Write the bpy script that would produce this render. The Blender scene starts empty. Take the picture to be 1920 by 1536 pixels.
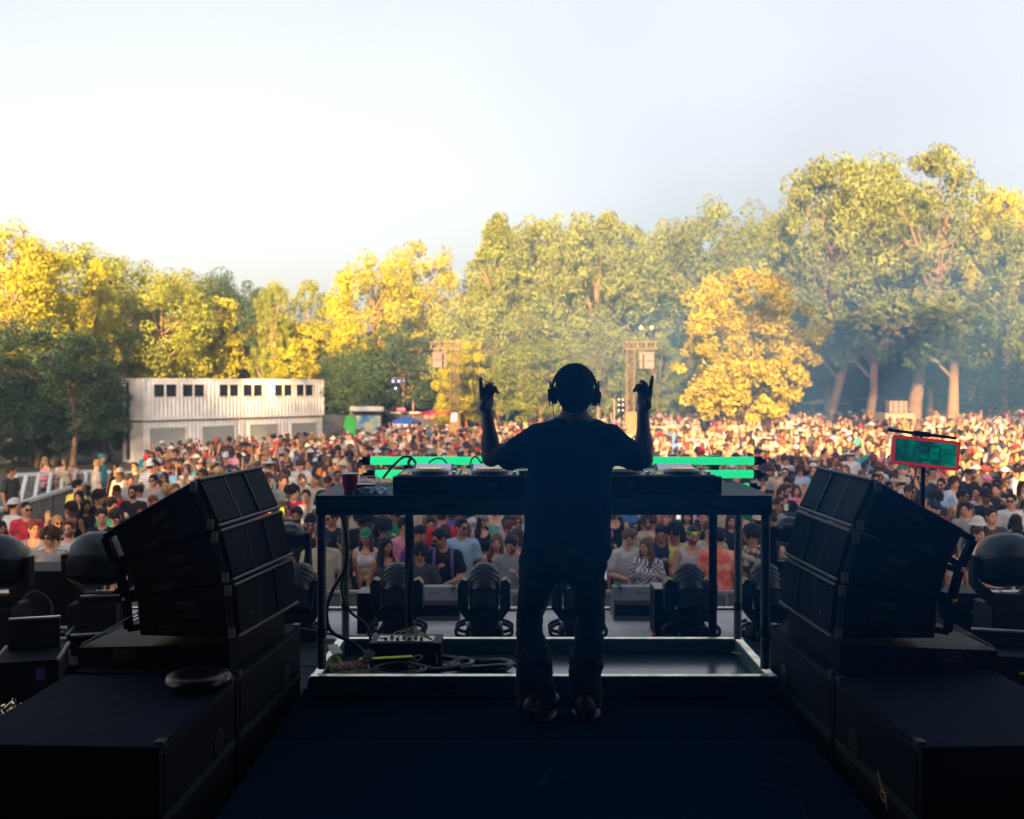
import bpy, bmesh, math, random
import numpy as np
from mathutils import Vector, Matrix, Euler
random.seed(7); rng = np.random.default_rng(7)
C = bpy.context.scene.collection
SC = bpy.context.scene
PI = math.pi
def R(d): return math.radians(d)

# ---------------- camera ----------------
CZ = 3.86                                   # eye height of the photographer above the park ground
TILT = math.atan(43 / 1867.0)               # looking very slightly down
cd = bpy.data.cameras.new("camera"); cam = bpy.data.objects.new("camera", cd); C.objects.link(cam)
cd.sensor_width = 36.0; cd.lens = 35.0; cd.clip_start = 0.05; cd.clip_end = 2000
cam.location = (0, 0, CZ); cam.rotation_euler = (PI / 2 - TILT, 0, 0)
cd.dof.use_dof = True; cd.dof.focus_distance = 5.4; cd.dof.aperture_fstop = 2.6
SC.camera = cam
_ct, _st = math.cos(TILT), math.sin(TILT)
def P(px, py, Y):
    "world point at depth Y for a position measured on the photograph (used for surveying the place)"
    u = (px - 960) / 1867.0; v = (768 - py) / 1867.0
    dy = _ct + v * _st; dz = -_st + v * _ct
    t = Y / dy
    return Vector((u * t, Y, CZ + dz * t))

# ---------------- light ----------------
SUN_EL, SUN_AZ = 14.0, 9.0                  # low sun behind the stage, its light travelling away from the camera and slightly to the right
w = bpy.data.worlds.new("World"); SC.world = w; w.use_nodes = True
nt = w.node_tree; nt.nodes.clear()
sky = nt.nodes.new("ShaderNodeTexSky"); sky.sky_type = 'NISHITA'; sky.sun_disc = False
sky.sun_elevation = R(SUN_EL); sky.sun_rotation = R(180 + SUN_AZ)
sky.air_density = 1.0; sky.dust_density = 4.4; sky.ozone_density = 0.0
bg = nt.nodes.new("ShaderNodeBackground"); bg.inputs[1].default_value = 0.05
wo = nt.nodes.new("ShaderNodeOutputWorld")
hs = nt.nodes.new("ShaderNodeHueSaturation"); hs.inputs["Saturation"].default_value = .6
nt.links.new(sky.outputs[0], hs.inputs["Color"]); vm0 = nt.nodes.new("ShaderNodeVectorMath"); vm0.operation = 'MULTIPLY'; vm0.inputs[1].default_value = (1.05, .96, .97); nt.links.new(hs.outputs[0], vm0.inputs[0]); nt.links.new(vm0.outputs[0], bg.inputs[0]); nt.links.new(bg.outputs[0], wo.inputs[0])
sl = bpy.data.lights.new("sun", 'SUN'); sl.energy = 5.0; sl.angle = R(0.5); sl.color = (1.0, 0.58, 0.24)
sun = bpy.data.objects.new("sun", sl); C.objects.link(sun)
sd = Vector((math.sin(R(SUN_AZ)) * math.cos(R(SUN_EL)), math.cos(R(SUN_AZ)) * math.cos(R(SUN_EL)), -math.sin(R(SUN_EL))))
sun.rotation_euler = sd.to_track_quat('-Z', 'Y').to_euler(); sun.location = (-10, -40, 30)
SC.view_settings.view_transform = 'Standard'; SC.view_settings.look = 'None'
SC.view_settings.exposure = 2.84; SC.view_settings.gamma = 1.0
SC.cycles.max_bounces = 6; SC.cycles.diffuse_bounces = 3; SC.cycles.glossy_bounces = 2
SC.cycles.transmission_bounces = 3; SC.cycles.volume_bounces = 0; SC.cycles.transparent_max_bounces = 6
SC.cycles.sample_clamp_indirect = 4.0
SC.cycles.use_denoising = True

# ---------------- materials ----------------
MATS = {}
def mat(name, col=(.5, .5, .5), rough=.6, metal=0., emit=None, estr=0., spec=.5, noise=0., nscale=8., bump=0., bscale=60., objcol=False, coat=0.):
    if name in MATS: return MATS[name]
    m = bpy.data.materials.new(name); m.use_nodes = True
    n = m.node_tree.nodes; l = m.node_tree.links
    b = n["Principled BSDF"]
    b.inputs["Base Color"].default_value = (*col, 1); b.inputs["Roughness"].default_value = rough
    b.inputs["Metallic"].default_value = metal; b.inputs["Specular IOR Level"].default_value = spec
    b.inputs["Coat Weight"].default_value = coat
    src = None
    if objcol:
        oi = n.new("ShaderNodeObjectInfo"); src = oi.outputs["Color"]
        l.new(src, b.inputs["Base Color"])
    if noise > 0:
        tc = n.new("ShaderNodeTexCoord"); nz = n.new("ShaderNodeTexNoise"); nz.inputs["Scale"].default_value = nscale
        nz.inputs["Detail"].default_value = 6
        l.new(tc.outputs["Object"], nz.inputs["Vector"])
        mr = n.new("ShaderNodeMapRange"); mr.inputs[1].default_value = .3; mr.inputs[2].default_value = .7
        mr.inputs[3].default_value = 1 - noise; mr.inputs[4].default_value = 1 + noise
        l.new(nz.outputs["Fac"], mr.inputs[0])
        mx = n.new("ShaderNodeVectorMath"); mx.operation = 'SCALE'
        if src: l.new(src, mx.inputs[0])
        else: mx.inputs[0].default_value = col
        l.new(mr.outputs[0], mx.inputs["Scale"]); l.new(mx.outputs[0], b.inputs["Base Color"])
    if bump > 0:
        tc = n.new("ShaderNodeTexCoord"); nz = n.new("ShaderNodeTexNoise"); nz.inputs["Scale"].default_value = bscale
        l.new(tc.outputs["Object"], nz.inputs["Vector"])
        bp = n.new("ShaderNodeBump"); bp.inputs["Strength"].default_value = bump; bp.inputs["Distance"].default_value = .02
        l.new(nz.outputs["Fac"], bp.inputs["Height"]); l.new(bp.outputs[0], b.inputs["Normal"])
    if emit:
        b.inputs["Emission Color"].default_value = (*emit, 1); b.inputs["Emission Strength"].default_value = estr
    MATS[name] = m; return m

# ---------------- object helpers ----------------
def tag(o, label=None, cat=None, group=None, kind=None):
    if label: o['label'] = label
    if cat: o['category'] = cat
    if group: o['group'] = group
    if kind: o['kind'] = kind
    return o
def thing(name, label, cat, loc=(0, 0, 0), rz=0., group=None):
    o = bpy.data.objects.new(name, None); C.objects.link(o); o.location = loc; o.rotation_euler = (0, 0, rz)
    o.empty_display_size = .2
    return tag(o, label, cat, group)
def link(name, me, m=None, parent=None, loc=None, smooth=False):
    if m is not None and not me.materials: me.materials.append(m)
    o = bpy.data.objects.new(name, me); C.objects.link(o)
    if parent: o.parent = parent
    if loc: o.location = loc
    if smooth: me.polygons.foreach_set("use_smooth", [True] * len(me.polygons))
    return o
def np_mesh(name, V, F):
    me = bpy.data.meshes.new(name)
    V = np.asarray(V, dtype=np.float32); F = np.asarray(F, dtype=np.int32)
    me.vertices.add(len(V)); me.vertices.foreach_set("co", V.ravel())
    k = F.shape[1]
    me.loops.add(F.size); me.loops.foreach_set("vertex_index", F.ravel())
    me.polygons.add(len(F)); me.polygons.foreach_set("loop_start", np.arange(0, F.size, k, dtype=np.int32))
    me.update(calc_edges=True); return me
class MB:
    "collects simple shapes and links them as ONE mesh object"
    def __init__(s): s.bm = bmesh.new()
    def _place(s, vs, loc, rot, M=None):
        T = Matrix.Translation(loc) @ Euler(rot).to_matrix().to_4x4()
        if M is not None: T = M @ T
        bmesh.ops.transform(s.bm, matrix=T, verts=vs)
    def box(s, size, loc=(0, 0, 0), rot=(0, 0, 0), bevel=0., M=None, taper=None):
        r = bmesh.ops.create_cube(s.bm, size=1.0); vs = r['verts']
        for v in vs:
            v.co = Vector((v.co.x * size[0], v.co.y * size[1], v.co.z * size[2]))
            if taper and v.co.z > 0: v.co.x *= taper[0]; v.co.y *= taper[1]
        if bevel > 0:
            es = list({e for v in vs for e in v.link_edges})
            r = bmesh.ops.bevel(s.bm, geom=es, offset=bevel, segments=2, affect='EDGES', profile=.6)
            vs = list({v for f in r['faces'] for v in f.verts} | {v for v in vs if v.is_valid})
        s._place(vs, loc, rot, M); return s
    def cyl(s, r, h, loc=(0, 0, 0), rot=(0, 0, 0), r2=None, seg=16, M=None, caps=True):
        q = bmesh.ops.create_cone(s.bm, cap_ends=caps, segments=seg, radius1=r, radius2=r if r2 is None else r2, depth=h)
        s._place(q['verts'], loc, rot, M); return s
    def sph(s, r, loc=(0, 0, 0), scale=(1, 1, 1), rot=(0, 0, 0), seg=14, M=None):
        q = bmesh.ops.create_uvsphere(s.bm, u_segments=seg, v_segments=max(6, seg * 2 // 3), radius=r)
        for v in q['verts']: v.co = Vector((v.co.x * scale[0], v.co.y * scale[1], v.co.z * scale[2]))
        s._place(q['verts'], loc, rot, M); return s
    def bar(s, a, b, r, seg=8, r2=None):
        a = Vector(a); b = Vector(b); d = b - a
        q = bmesh.ops.create_cone(s.bm, cap_ends=True, segments=seg, radius1=r, radius2=r if r2 is None else r2, depth=d.length)
        T = Matrix.Translation((a + b) / 2) @ d.to_track_quat('Z', 'Y').to_matrix().to_4x4()
        bmesh.ops.transform(s.bm, matrix=T, verts=q['verts']); return s
    def beam(s, a, b, wx, wz, up=(0, 0, 1)):
        a = Vector(a); b = Vector(b); d = (b - a); L = d.length; x = d.normalized()
        y = Vector(up).cross(x).normalized(); z = x.cross(y)
        q = bmesh.ops.create_cube(s.bm, size=1.0)
        T = Matrix.Translation((a + b) / 2) @ Matrix((x, y, z)).transposed().to_4x4() @ Matrix.Diagonal((L, wx, wz, 1))
        bmesh.ops.transform(s.bm, matrix=T, verts=q['verts']); return s
    def prism(s, pts, a, b, axis='Y'):
        "polygon pts extruded from a to b along an axis"
        def mk(p, t): return {'Y': (p[0], t, p[1]), 'X': (t, p[0], p[1]), 'Z': (p[0], p[1], t)}[axis]
        v1 = [s.bm.verts.new(mk(p, a)) for p in pts]; v2 = [s.bm.verts.new(mk(p, b)) for p in pts]
        n = len(pts)
        s.bm.faces.new(v1); s.bm.faces.new(v2[::-1])
        for i in range(n): s.bm.faces.new((v1[i], v2[i], v2[(i + 1) % n], v1[(i + 1) % n]))
        return s
    def tube(s, pts, r, seg=6, cyc=False):
        "smooth tube through points"
        P_ = [Vector(p) for p in pts]; out = []
        n = len(P_)
        for i in range(n - 1 + (1 if cyc else 0)):
            p0 = P_[(i - 1) % n] if (cyc or i > 0) else P_[0]; p1 = P_[i % n]; p2 = P_[(i + 1) % n]
            p3 = P_[(i + 2) % n] if (cyc or i + 2 < n) else P_[-1]
            for k in range(6):
                t = k / 6
                out.append(.5 * ((2 * p1) + (-p0 + p2) * t + (2 * p0 - 5 * p1 + 4 * p2 - p3) * t * t + (-p0 + 3 * p1 - 3 * p2 + p3) * t ** 3))
        if not cyc: out.append(P_[-1])
        m = len(out); rings = []
        nrm = Vector((0, 0, 1))
        for i in range(m):
            d = (out[(i + 1) % m] - out[i - 1]) if (cyc or 0 < i < m - 1) else (out[1] - out[0] if i == 0 else out[-1] - out[-2])
            if d.length < 1e-9: d = Vector((1, 0, 0))
            d.normalize(); nn = nrm - d * nrm.dot(d)
            if nn.length < 1e-3: nn = d.orthogonal()
            nn.normalize(); nrm = nn; bb = d.cross(nn)
            rings.append([s.bm.verts.new(out[i] + (nn * math.cos(a) + bb * math.sin(a)) * r) for a in [2 * PI * j / seg for j in range(seg)]])
        for i in range(m if cyc else m - 1):
            A, B = rings[i], rings[(i + 1) % m]
            for j in range(seg): s.bm.faces.new((A[j], B[j], B[(j + 1) % seg], A[(j + 1) % seg]))
        if not cyc: s.bm.faces.new(rings[0][::-1]); s.bm.faces.new(rings[-1])
        return s
    def lathe(s, prof, loc=(0, 0, 0), rot=(0, 0, 0), seg=24, M=None):
        rings = []; allv = []
        for (r, z) in prof:
            ring = [s.bm.verts.new((r * math.cos(2 * PI * j / seg), r * math.sin(2 * PI * j / seg), z)) for j in range(seg)]
            rings.append(ring); allv += ring
        for i in range(len(rings) - 1):
            for j in range(seg): s.bm.faces.new((rings[i][j], rings[i][(j + 1) % seg], rings[i + 1][(j + 1) % seg], rings[i + 1][j]))
        s.bm.faces.new(rings[0][::-1]); s.bm.faces.new(rings[-1])
        s._place(allv, loc, rot, M); return s
    def mesh(s, name, smooth=None):
        bmesh.ops.remove_doubles(s.bm, verts=s.bm.verts, dist=1e-6)
        bmesh.ops.recalc_face_normals(s.bm, faces=s.bm.faces)
        me = bpy.data.meshes.new(name); s.bm.to_mesh(me); s.bm.free()
        if smooth:
            me.polygons.foreach_set("use_smooth", [True] * len(me.polygons))
            try: me.set_sharp_from_angle(angle=R(smooth))
            except Exception: pass
        return me
    def build(s, name, m, parent=None, smooth=None, label=None, kind=None):
        o = link(name, s.mesh(name, smooth), m, parent)
        if label: o['label'] = label
        if kind: o['kind'] = kind
        return o
def copy_tree(o, parent=None):
    c = o.copy(); C.objects.link(c); c.parent = parent
    for ch in list(KIDS.get(o.name, ())) or [x for x in o.children]: copy_tree(ch, c)
    return c
KIDS = {}
KEEPOUT = []
SHADE_TREES = [(-60, -22, 30, 16), (-52, -21, 30, 15), (-44, -22, 29, 15), (-37, -23, 29, 14), (-30, -21, 28.5, 13), (-24, -23, 27, 12), (-17.5, -23, 24, 11), (-11.5, -25, 20, 10), (9, -26, 16.0, 10), (5, -24, 27, 10, 22.5), (13, -24, 26.5, 10, 23), (21, -24, 27, 10, 22.5), (27, -22, 24, 12), (34, -24, 25, 14), (37, -22, 28, 15)]  # unseen trees placed behind the stage to shade the park
# ---------------- implicit surfaces: bodies, clothes and hair are grown as one smooth skin ----------------
def smin(a, b, k):
    h = np.clip(.5 + .5 * (b - a) / k, 0, 1)
    return b * (1 - h) + a * h - k * h * (1 - h)
class Field:
    def __init__(s, lo, hi, h):
        s.lo = np.array(lo, np.float32); s.h = h
        s.n = np.ceil((np.array(hi) - s.lo) / h).astype(int) + 1
        s.v = np.full(tuple(s.n), 1.0, np.float32)
    def _sub(s, lo, hi):
        i0 = np.clip(np.floor((np.array(lo) - s.lo) / s.h).astype(int), 0, s.n - 1); i1 = np.clip(np.ceil((np.array(hi) - s.lo) / s.h).astype(int) + 1, 1, s.n)
        if (i1 <= i0).any(): return None
        ax = [s.lo[k] + np.arange(i0[k], i1[k]) * s.h for k in range(3)]
        g = np.meshgrid(*ax, indexing='ij')
        return tuple(slice(i0[k], i1[k]) for k in range(3)), [x.astype(np.float32) for x in g]
    def add(s, fn, lo, hi, k=.02, sub=False):
        pad = k + 3 * s.h
        q = s._sub(np.array(lo) - pad, np.array(hi) + pad)
        if q is None: return s
        sl_, g = q
        d = fn(*g)
        if sub: s.v[sl_] = -smin(-s.v[sl_], d, k)
        else: s.v[sl_] = smin(s.v[sl_], d, k)
        return s
    def cap(s, a, b, ra, rb, k=.02, sub=False):
        a = np.array(a, np.float32); b = np.array(b, np.float32); ba = b - a; L2 = float(ba @ ba) + 1e-9
        def f(x, y, z):
            px, py, pz = x - a[0], y - a[1], z - a[2]
            t = np.clip((px * ba[0] + py * ba[1] + pz * ba[2]) / L2, 0, 1)
            return np.sqrt((px - ba[0] * t) ** 2 + (py - ba[1] * t) ** 2 + (pz - ba[2] * t) ** 2) - (ra + (rb - ra) * t)
        r = max(ra, rb)
        return s.add(f, np.minimum(a, b) - r, np.maximum(a, b) + r, k, sub)
    def ell(s, c, r, k=.02, M=None, sub=False):
        c = np.array(c, np.float32); r = np.array(r, np.float32)
        Mi = None if M is None else np.array(M, np.float32).T
        def f(x, y, z):
            p = [x - c[0], y - c[1], z - c[2]]
            if Mi is not None: p = [Mi[i][0] * p[0] + Mi[i][1] * p[1] + Mi[i][2] * p[2] for i in range(3)]
            k0 = np.sqrt(sum((p[i] / r[i]) ** 2 for i in range(3))); k1 = np.sqrt(sum((p[i] / r[i] ** 2) ** 2 for i in range(3))) + 1e-6
            return k0 * (k0 - 1) / k1
        e = r if M is None else np.full(3, r.max())
        return s.add(f, c - e, c + e, k, sub)
    def cut(s, axis, val, keep='below'):
        x = s.lo[axis] + np.arange(s.n[axis]) * s.h
        d = (x - val) if keep == 'below' else (val - x)
        sh = [1, 1, 1]; sh[axis] = -1
        s.v = np.maximum(s.v, d.reshape(sh).astype(np.float32)); return s
    def wrinkle(s, amp, f1=22., seed=0.):
        ax = [s.lo[k] + np.arange(s.n[k]) * s.h for k in range(3)]
        x, y, z = np.meshgrid(*ax, indexing='ij')
        s.v += (amp * (np.sin(x * f1 + 3 * np.sin(z * f1 * .6 + seed)) * np.sin(z * f1 * .8 + y * f1 * .7 + seed * 2))).astype(np.float32); return s
    def mesh(s):
        v = s.v.copy(); v[0] = v[-1] = 1; v[:, 0] = v[:, -1] = 1; v[:, :, 0] = v[:, :, -1] = 1
        nx, ny, nz = v.shape
        ins = v < 0
        acc = np.zeros((nx - 1, ny - 1, nz - 1, 3), np.float32); cnt = np.zeros((nx - 1, ny - 1, nz - 1), np.float32)
        quads = []
        for ax in range(3):
            a = [slice(None)] * 3; b = [slice(None)] * 3; a[ax] = slice(0, -1); b[ax] = slice(1, None)
            A = v[tuple(a)]; B = v[tuple(b)]; ia = ins[tuple(a)]; ib = ins[tuple(b)]
            idx = np.argwhere(ia != ib)
            if len(idx) == 0: continue
            va = A[tuple(idx.T)]; vb = B[tuple(idx.T)]; t = va / (va - vb)
            pos = idx.astype(np.float32); pos[:, ax] += t
            o1, o2 = [(1, 2), (2, 0), (0, 1)][ax]
            cells = []
            for (d1, d2) in ((0, 0), (1, 0), (1, 1), (0, 1)):
                c = idx.copy(); c[:, o1] -= d1; c[:, o2] -= d2; cells.append(c)
                np.add.at(acc, tuple(c.T), pos); np.add.at(cnt, tuple(c.T), 1)
            q = np.stack(cells, 1)
            flip = ~ia[tuple(idx.T)]
            q[flip] = q[flip][:, ::-1]
            quads.append(q)
        act = np.argwhere(cnt > 0)
        num = np.full(cnt.shape, -1, np.int64); num[tuple(act.T)] = np.arange(len(act))
        V = acc[tuple(act.T)] / cnt[tuple(act.T)][:, None] * s.h + s.lo
        Q = np.concatenate(quads); F = num[Q[..., 0], Q[..., 1], Q[..., 2]]
        return V, F[:, ::-1]
def keep_biggest(V, F): return V, F

# ---------------- people ----------------
def rot3(yaw=0, pitch=0, roll=0): return np.array((Euler((0, 0, R(yaw))).to_matrix() @ Euler((R(pitch), 0, 0)).to_matrix() @ Euler((0, R(roll), 0)).to_matrix()))
def head_sdf(F, c, M, female=False, k=.02, detail=True):
    "a head with its face towards local -Y, centre c, orientation M"
    M = np.array(M); c = np.array(c)
    def W(p): return c + M @ np.array(p)
    F.ell(W((0, .012, .022)), (.075, .094, .092), k, M)
    F.ell(W((0, -.012, -.03)), (.060 if female else .064, .077, .080), .03, M)
    F.ell(W((0, -.048, -.086)), (.026 if female else .034, .03, .024), .03, M)
    if detail:
        F.ell(W((0, -.086, .026)), (.044, .014, .012), .014, M)                      # brow
        for s_ in (-1, 1):
            F.ell(W((s_ * .031, -.098, .004)), (.016, .012, .0105), .010, M, sub=True)   # eye socket
            F.ell(W((s_ * .031, -.078, .002)), (.0125, .0125, .011), .003, M)        # eyeball and lid
            F.ell(W((s_ * .042, -.062, -.028)), (.02, .02, .022), .02, M)            # cheek
            F.ell(W((s_ * .077, .012, -.006)), (.010, .018, .030), .008, M)          # ear
        F.cap(W((0, -.09, .012)), W((0, -.110, -.024)), .008, .012, .010)             # nose
        F.ell(W((0, -.087, -.058)), (.023, .011, .009), .008, M)                     # lips
        F.ell(W((0, -.103, -.0575)), (.022, .006, .002), .004, M, sub=True)
def hand_sdf(F, wrist, d, n, side, curl=.5, spread=1., k=.008, sc=1., fingers=None, tuck=False, fr=1.):
    """palm plus five fingers; d = direction from wrist to knuckles, n = palm normal (the way the palm faces); side +1 or -1 picks the thumb's side.
    fingers: optional list of four curls"""
    wrist = Vector(wrist); d = Vector(d).normalized(); n = Vector(n); n = (n - d * n.dot(d)).normalized(); t = d.cross(n) * side
    pc = wrist + d * .050 * sc
    M = np.array(Matrix((t, n, d)).transposed())
    F.ell(pc, (.038 * sc, .016 * sc, .052 * sc), .014, M)
    L = [.070, .078, .073, .058]; off = [.028, .010, -.009, -.027]; kn = [.088, .092, .088, .080]
    for i in range(4):
        c = curl if fingers is None else fingers[i]
        b = wrist + d * kn[i] * sc + t * off[i] * sc
        a0 = c * 1.3; d1 = (d * math.cos(a0) + n * math.sin(a0) + t * (off[i] * 3 * spread)).normalized()
        a1 = a0 + c * 1.5; d2 = (d * math.cos(a1) + n * math.sin(a1) + t * (off[i] * 3 * spread)).normalized()
        a2 = a1 + c * .9; d3 = (d * math.cos(a2) + n * math.sin(a2)).normalized()
        l = L[i] * sc; r = .0092 * sc * fr
        p1 = b + d1 * l * .48; p2 = p1 + d2 * l * .32; p3 = p2 + d3 * l * .25
        F.cap(wrist + d * .055 * sc + t * off[i] * .9 * sc, b, r * 1.15, r * 1.08, k); F.cap(b, p1, r * 1.05, r * .95, k); F.cap(p1, p2, r * .95, r * .88, .003); F.cap(p2, p3, r * .88, r * .75, .003)
    b = wrist + d * .022 * sc + t * .028 * sc
    e = b + (t * .62 + d * .70 + n * .25).normalized() * .045 * sc; g = e + (t * .25 + d * .85 + n * .45).normalized() * .032 * sc
    if tuck: e = b + (d * .75 + n * .6 + t * .12).normalized() * .045 * sc; g = e + (d * .45 + n * .35 - t * .75).normalized() * .034 * sc
    F.cap(b, e, .0155 * sc, .0115 * sc, .012); F.cap(e, g, .0112 * sc, .0088 * sc, .004)

POSES = {   # per side: elbow, wrist, hand direction, palm normal, curl  (x is mirrored for the left arm when given once)
 'down':  ((.255, .015, 1.13), (.262, -.05, .88), (0, -.15, -1), (-1, 0, 0), .28),
 'rail':  ((.265, -.02, 1.14), (.13, -.235, 1.10), (-.75, -.55, -.05), (0, 0, -1), .35),
 'phone': ((.245, -.02, 1.14), (.07, -.235, 1.24), (-.35, -.25, .75), (-.4, -.1, -.2), .55),
 'up':    ((.34, -.04, 1.52), (.27, -.10, 1.78), (-.1, -.1, 1), (0, -1, 0), .15),
 'drink': ((.27, -.12, 1.22), (.09, -.19, 1.42), (-.6, -.2, .7), (-.7, .3, 0), .6),
 'shade': ((.36, -.06, 1.48), (.14, -.155, 1.66), (-.8, -.1, .25), (0, 0, -1), .1),
 'cross': ((.25, -.05, 1.16), (-.06, -.175, 1.17), (-1, -.1, .05), (0, 1, 0), .3),
 'hip':   ((.36, .03, 1.16), (.19, -.03, 1.0), (-.6, -.2, -.6), (-.6, 0, .3), .4),
}
BODY = {}
def body_frame(female): return dict(sh=.155 if female else .178, ch=.142 if female else .165, wa=.118 if female else .142, hp=.165 if female else .158, ns=.044 if female else .054)
def arm_pts(pose, side, fm):
    e, wr, d, n, c = POSES[pose]
    m = lambda p: Vector((p[0] * side, p[1], p[2]))
    S = Vector((fm['sh'] * side, .005, 1.405))
    E = m(e) + Vector(((fm['sh'] - .178) * side, 0, 0)); W_ = m(wr)
    return S, E, W_, m(d), m(n), c
def make_body(key, female, pl, pr, yaw=0, pitch=0, h=.0105, lo_z=0.0, hands=True, detail=True, lean=0.):
    fm = body_frame(female)
    F = Field((-.56, -.42, lo_z - .02), (.56, .26, 2.02), h)
    F.ell((0, .005, 1.24), (fm['ch'], .108, .21), .03)
    F.ell((0, .01, 1.36), (fm['sh'], .088, .085), .05)
    F.ell((0, .0, 1.07), (fm['wa'], .095, .16), .05)
    F.ell((0, .01, .93), (fm['hp'], .118, .13), .05)
    for s_ in (-1, 1):
        if female: F.ell((s_ * .068, -.085, 1.265), (.062, .052, .062), .03)
        F.cap((0, .02, 1.455), (fm['sh'] * .95 * s_, .01, 1.405), .045, .052, .035)
        F.cap((s_ * .09, .01, .90), (s_ * .10, .0, .50), .082, .052, .04)
        F.cap((s_ * .10, .0, .50), (s_ * .105, .02, .09), .053, .038, .02)
        F.ell((s_ * .10, .035, .35), (.048, .052, .12), .02)
        F.ell((s_ * .11, -.05, .035), (.042, .115, .036), .02)
    M = rot3(yaw, pitch); c = np.array((0, -.012, 1.525)) + M @ np.array((0, -.005, .118))
    F.cap((0, .018, 1.42), c + M @ np.array((0, .02, -.05)), fm['ns'] + .006, fm['ns'], .03)
    head_sdf(F, c, M, female, detail=detail)
    arms = {}
    for s_, pose in ((1, pl), (-1, pr)):
        S, E, W_, d, n, cu = arm_pts(pose, s_, fm)
        f = .86 if female else 1.0
        F.cap(S, E, .050 * f, .040 * f, .04); F.cap(E, W_, .040 * f, .027 * f, .015); F.ell(E + (W_ - E) * .3, (.04 * f, .04 * f, .05), .03)
        if hands: hand_sdf(F, W_, d, n, -s_, cu)
        else: F.cap(W_, W_ + d.normalized() * .12, .03, .03, .02)
        arms[s_] = (S, E, W_)
    V, Fc = F.mesh()
    me = np_mesh(key, V, Fc)
    # features of the face as a colour attribute (r: lips, g: brows and eyes)
    loc = (V - c) @ M
    x, y, z = loc[:, 0], loc[:, 1], loc[:, 2]
    def blob(cx, cz, rx, rz): return np.clip(1.5 - np.sqrt(((np.abs(x) - cx) / rx) ** 2 + ((z - cz) / rz) ** 2), 0, 1) * (y < -.05)
    brow = np.maximum(blob(.031, .031, .020, .0065) * .9, blob(.031, .003, .0135, .0075))
    lip = blob(0, -.058, .022, .009)
    beard = np.clip((-.038 - z + .35 * np.abs(x) - (np.abs(x) < .02) * .006) / .012, 0, 1) * (z > -.118) * (y < .0) * (np.abs(x) < .07) * (1 - lip) * .85 if not female else 0 * x
    a = me.color_attributes.new("feat", 'FLOAT_COLOR', 'POINT')
    col = np.stack([lip, brow, beard, np.ones_like(x)], 1).astype(np.float32); a.data.foreach_set("color", col.ravel())
    me.polygons.foreach_set("use_smooth", [True] * len(me.polygons))
    HM = Matrix(M).to_4x4(); HM.translation = Vector(c)
    BODY[key] = dict(me=me, head=HM, female=female, arms=arms, fm=fm, V=V, F=Fc)
    return BODY[key]
def make_top(key, style, h=.0125, wr=.004):
    b = BODY[key]; fm = b['fm']; female = b['female']; g = .014
    F = Field((-.5, -.42, .62), (.5, .26, 1.85), h)
    F.ell((0, .005, 1.24), (fm['ch'] + g, .108 + g, .21), .03)
    F.ell((0, .01, 1.36), (fm['sh'] + g * .6, .088 + g, .085 + g), .05)
    if style == 'crop' or style == 'dress':
        F.ell((0, 0, 1.07), (fm['wa'] + g * .8, .095 + g, .17), .05)
    else:
        F.ell((0, 0, 1.07), (fm['wa'] + g + .014, .095 + g + .012, .2), .05)
    F.ell((0, .01, .93), (fm['hp'] + g + .006, .118 + g, .16), .05)
    F.ell((0, .01, .80), (fm['hp'] + g, .115 + g, .12), .05)
    for s_ in (-1, 1):
        if female: F.ell((s_ * .068, -.085, 1.265), (.062 + g, .052 + g * .8, .062 + g), .04)
        F.cap((0, .02, 1.455), (fm['sh'] * .95 * s_, .01, 1.405), .045 + g, .052 + g, .035)
        if style in ('tee', 'long'):
            S, E, W_ = b['arms'][s_]
            t = .68
            F.cap(S, S.lerp(E, t), .050 + g + .004, .050 + g + .006, .03)
            if style == 'long': F.cap(S, E, .05 + g, .045 + g, .03); F.cap(E, E.lerp(W_, .92), .042 + g, .032 + g, .02)
    if wr: F.wrinkle(wr, 20., hash(key) % 7)
    nr = {'tee': .062, 'long': .06, 'tank': .10, 'crop': .11, 'dress': .11}[style]
    F.ell((0, -.045 if style in ('tank', 'crop', 'dress') else -.012, 1.50), (nr, nr * 1.25, nr * (.95 if style in ('tee', 'long') else 1.35)), .008, sub=True)
    if style in ('tank', 'crop', 'dress'):
        for s_ in (-1, 1): F.ell((s_ * (fm['sh'] + .045), 0, 1.36), (.072, .14, .15), .01, sub=True)
    F.cut(2, {'tee': .80, 'long': .80, 'tank': .84, 'crop': 1.13, 'dress': .70}[style], 'above')
    V, Fc = F.mesh(); me = np_mesh(key + '_' + style, V, Fc)
    me.polygons.foreach_set("use_smooth", [True] * len(me.polygons))
    b[style] = me; b[style + 'V'] = (V, Fc); return me
def make_trousers(female, h=.018):
    fm = body_frame(female); F = Field((-.3, -.25, 0.0), (.3, .25, 1.1), h)
    F.ell((0, .01, .93), (fm['hp'] + .012, .118 + .012, .14), .05)
    for s_ in (-1, 1):
        F.cap((s_ * .09, .01, .90), (s_ * .10, .0, .50), .096, .07, .04); F.cap((s_ * .10, .0, .50), (s_ * .105, .02, .1), .07, .062, .02)
    F.wrinkle(.005, 18.); F.cut(2, 1.0, 'below'); F.cut(2, .06, 'above')
    V, Fc = F.mesh(); me = np_mesh('trousers', V, Fc); me.polygons.foreach_set("use_smooth", [True] * len(me.polygons)); return me
HAIR = {}
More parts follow.
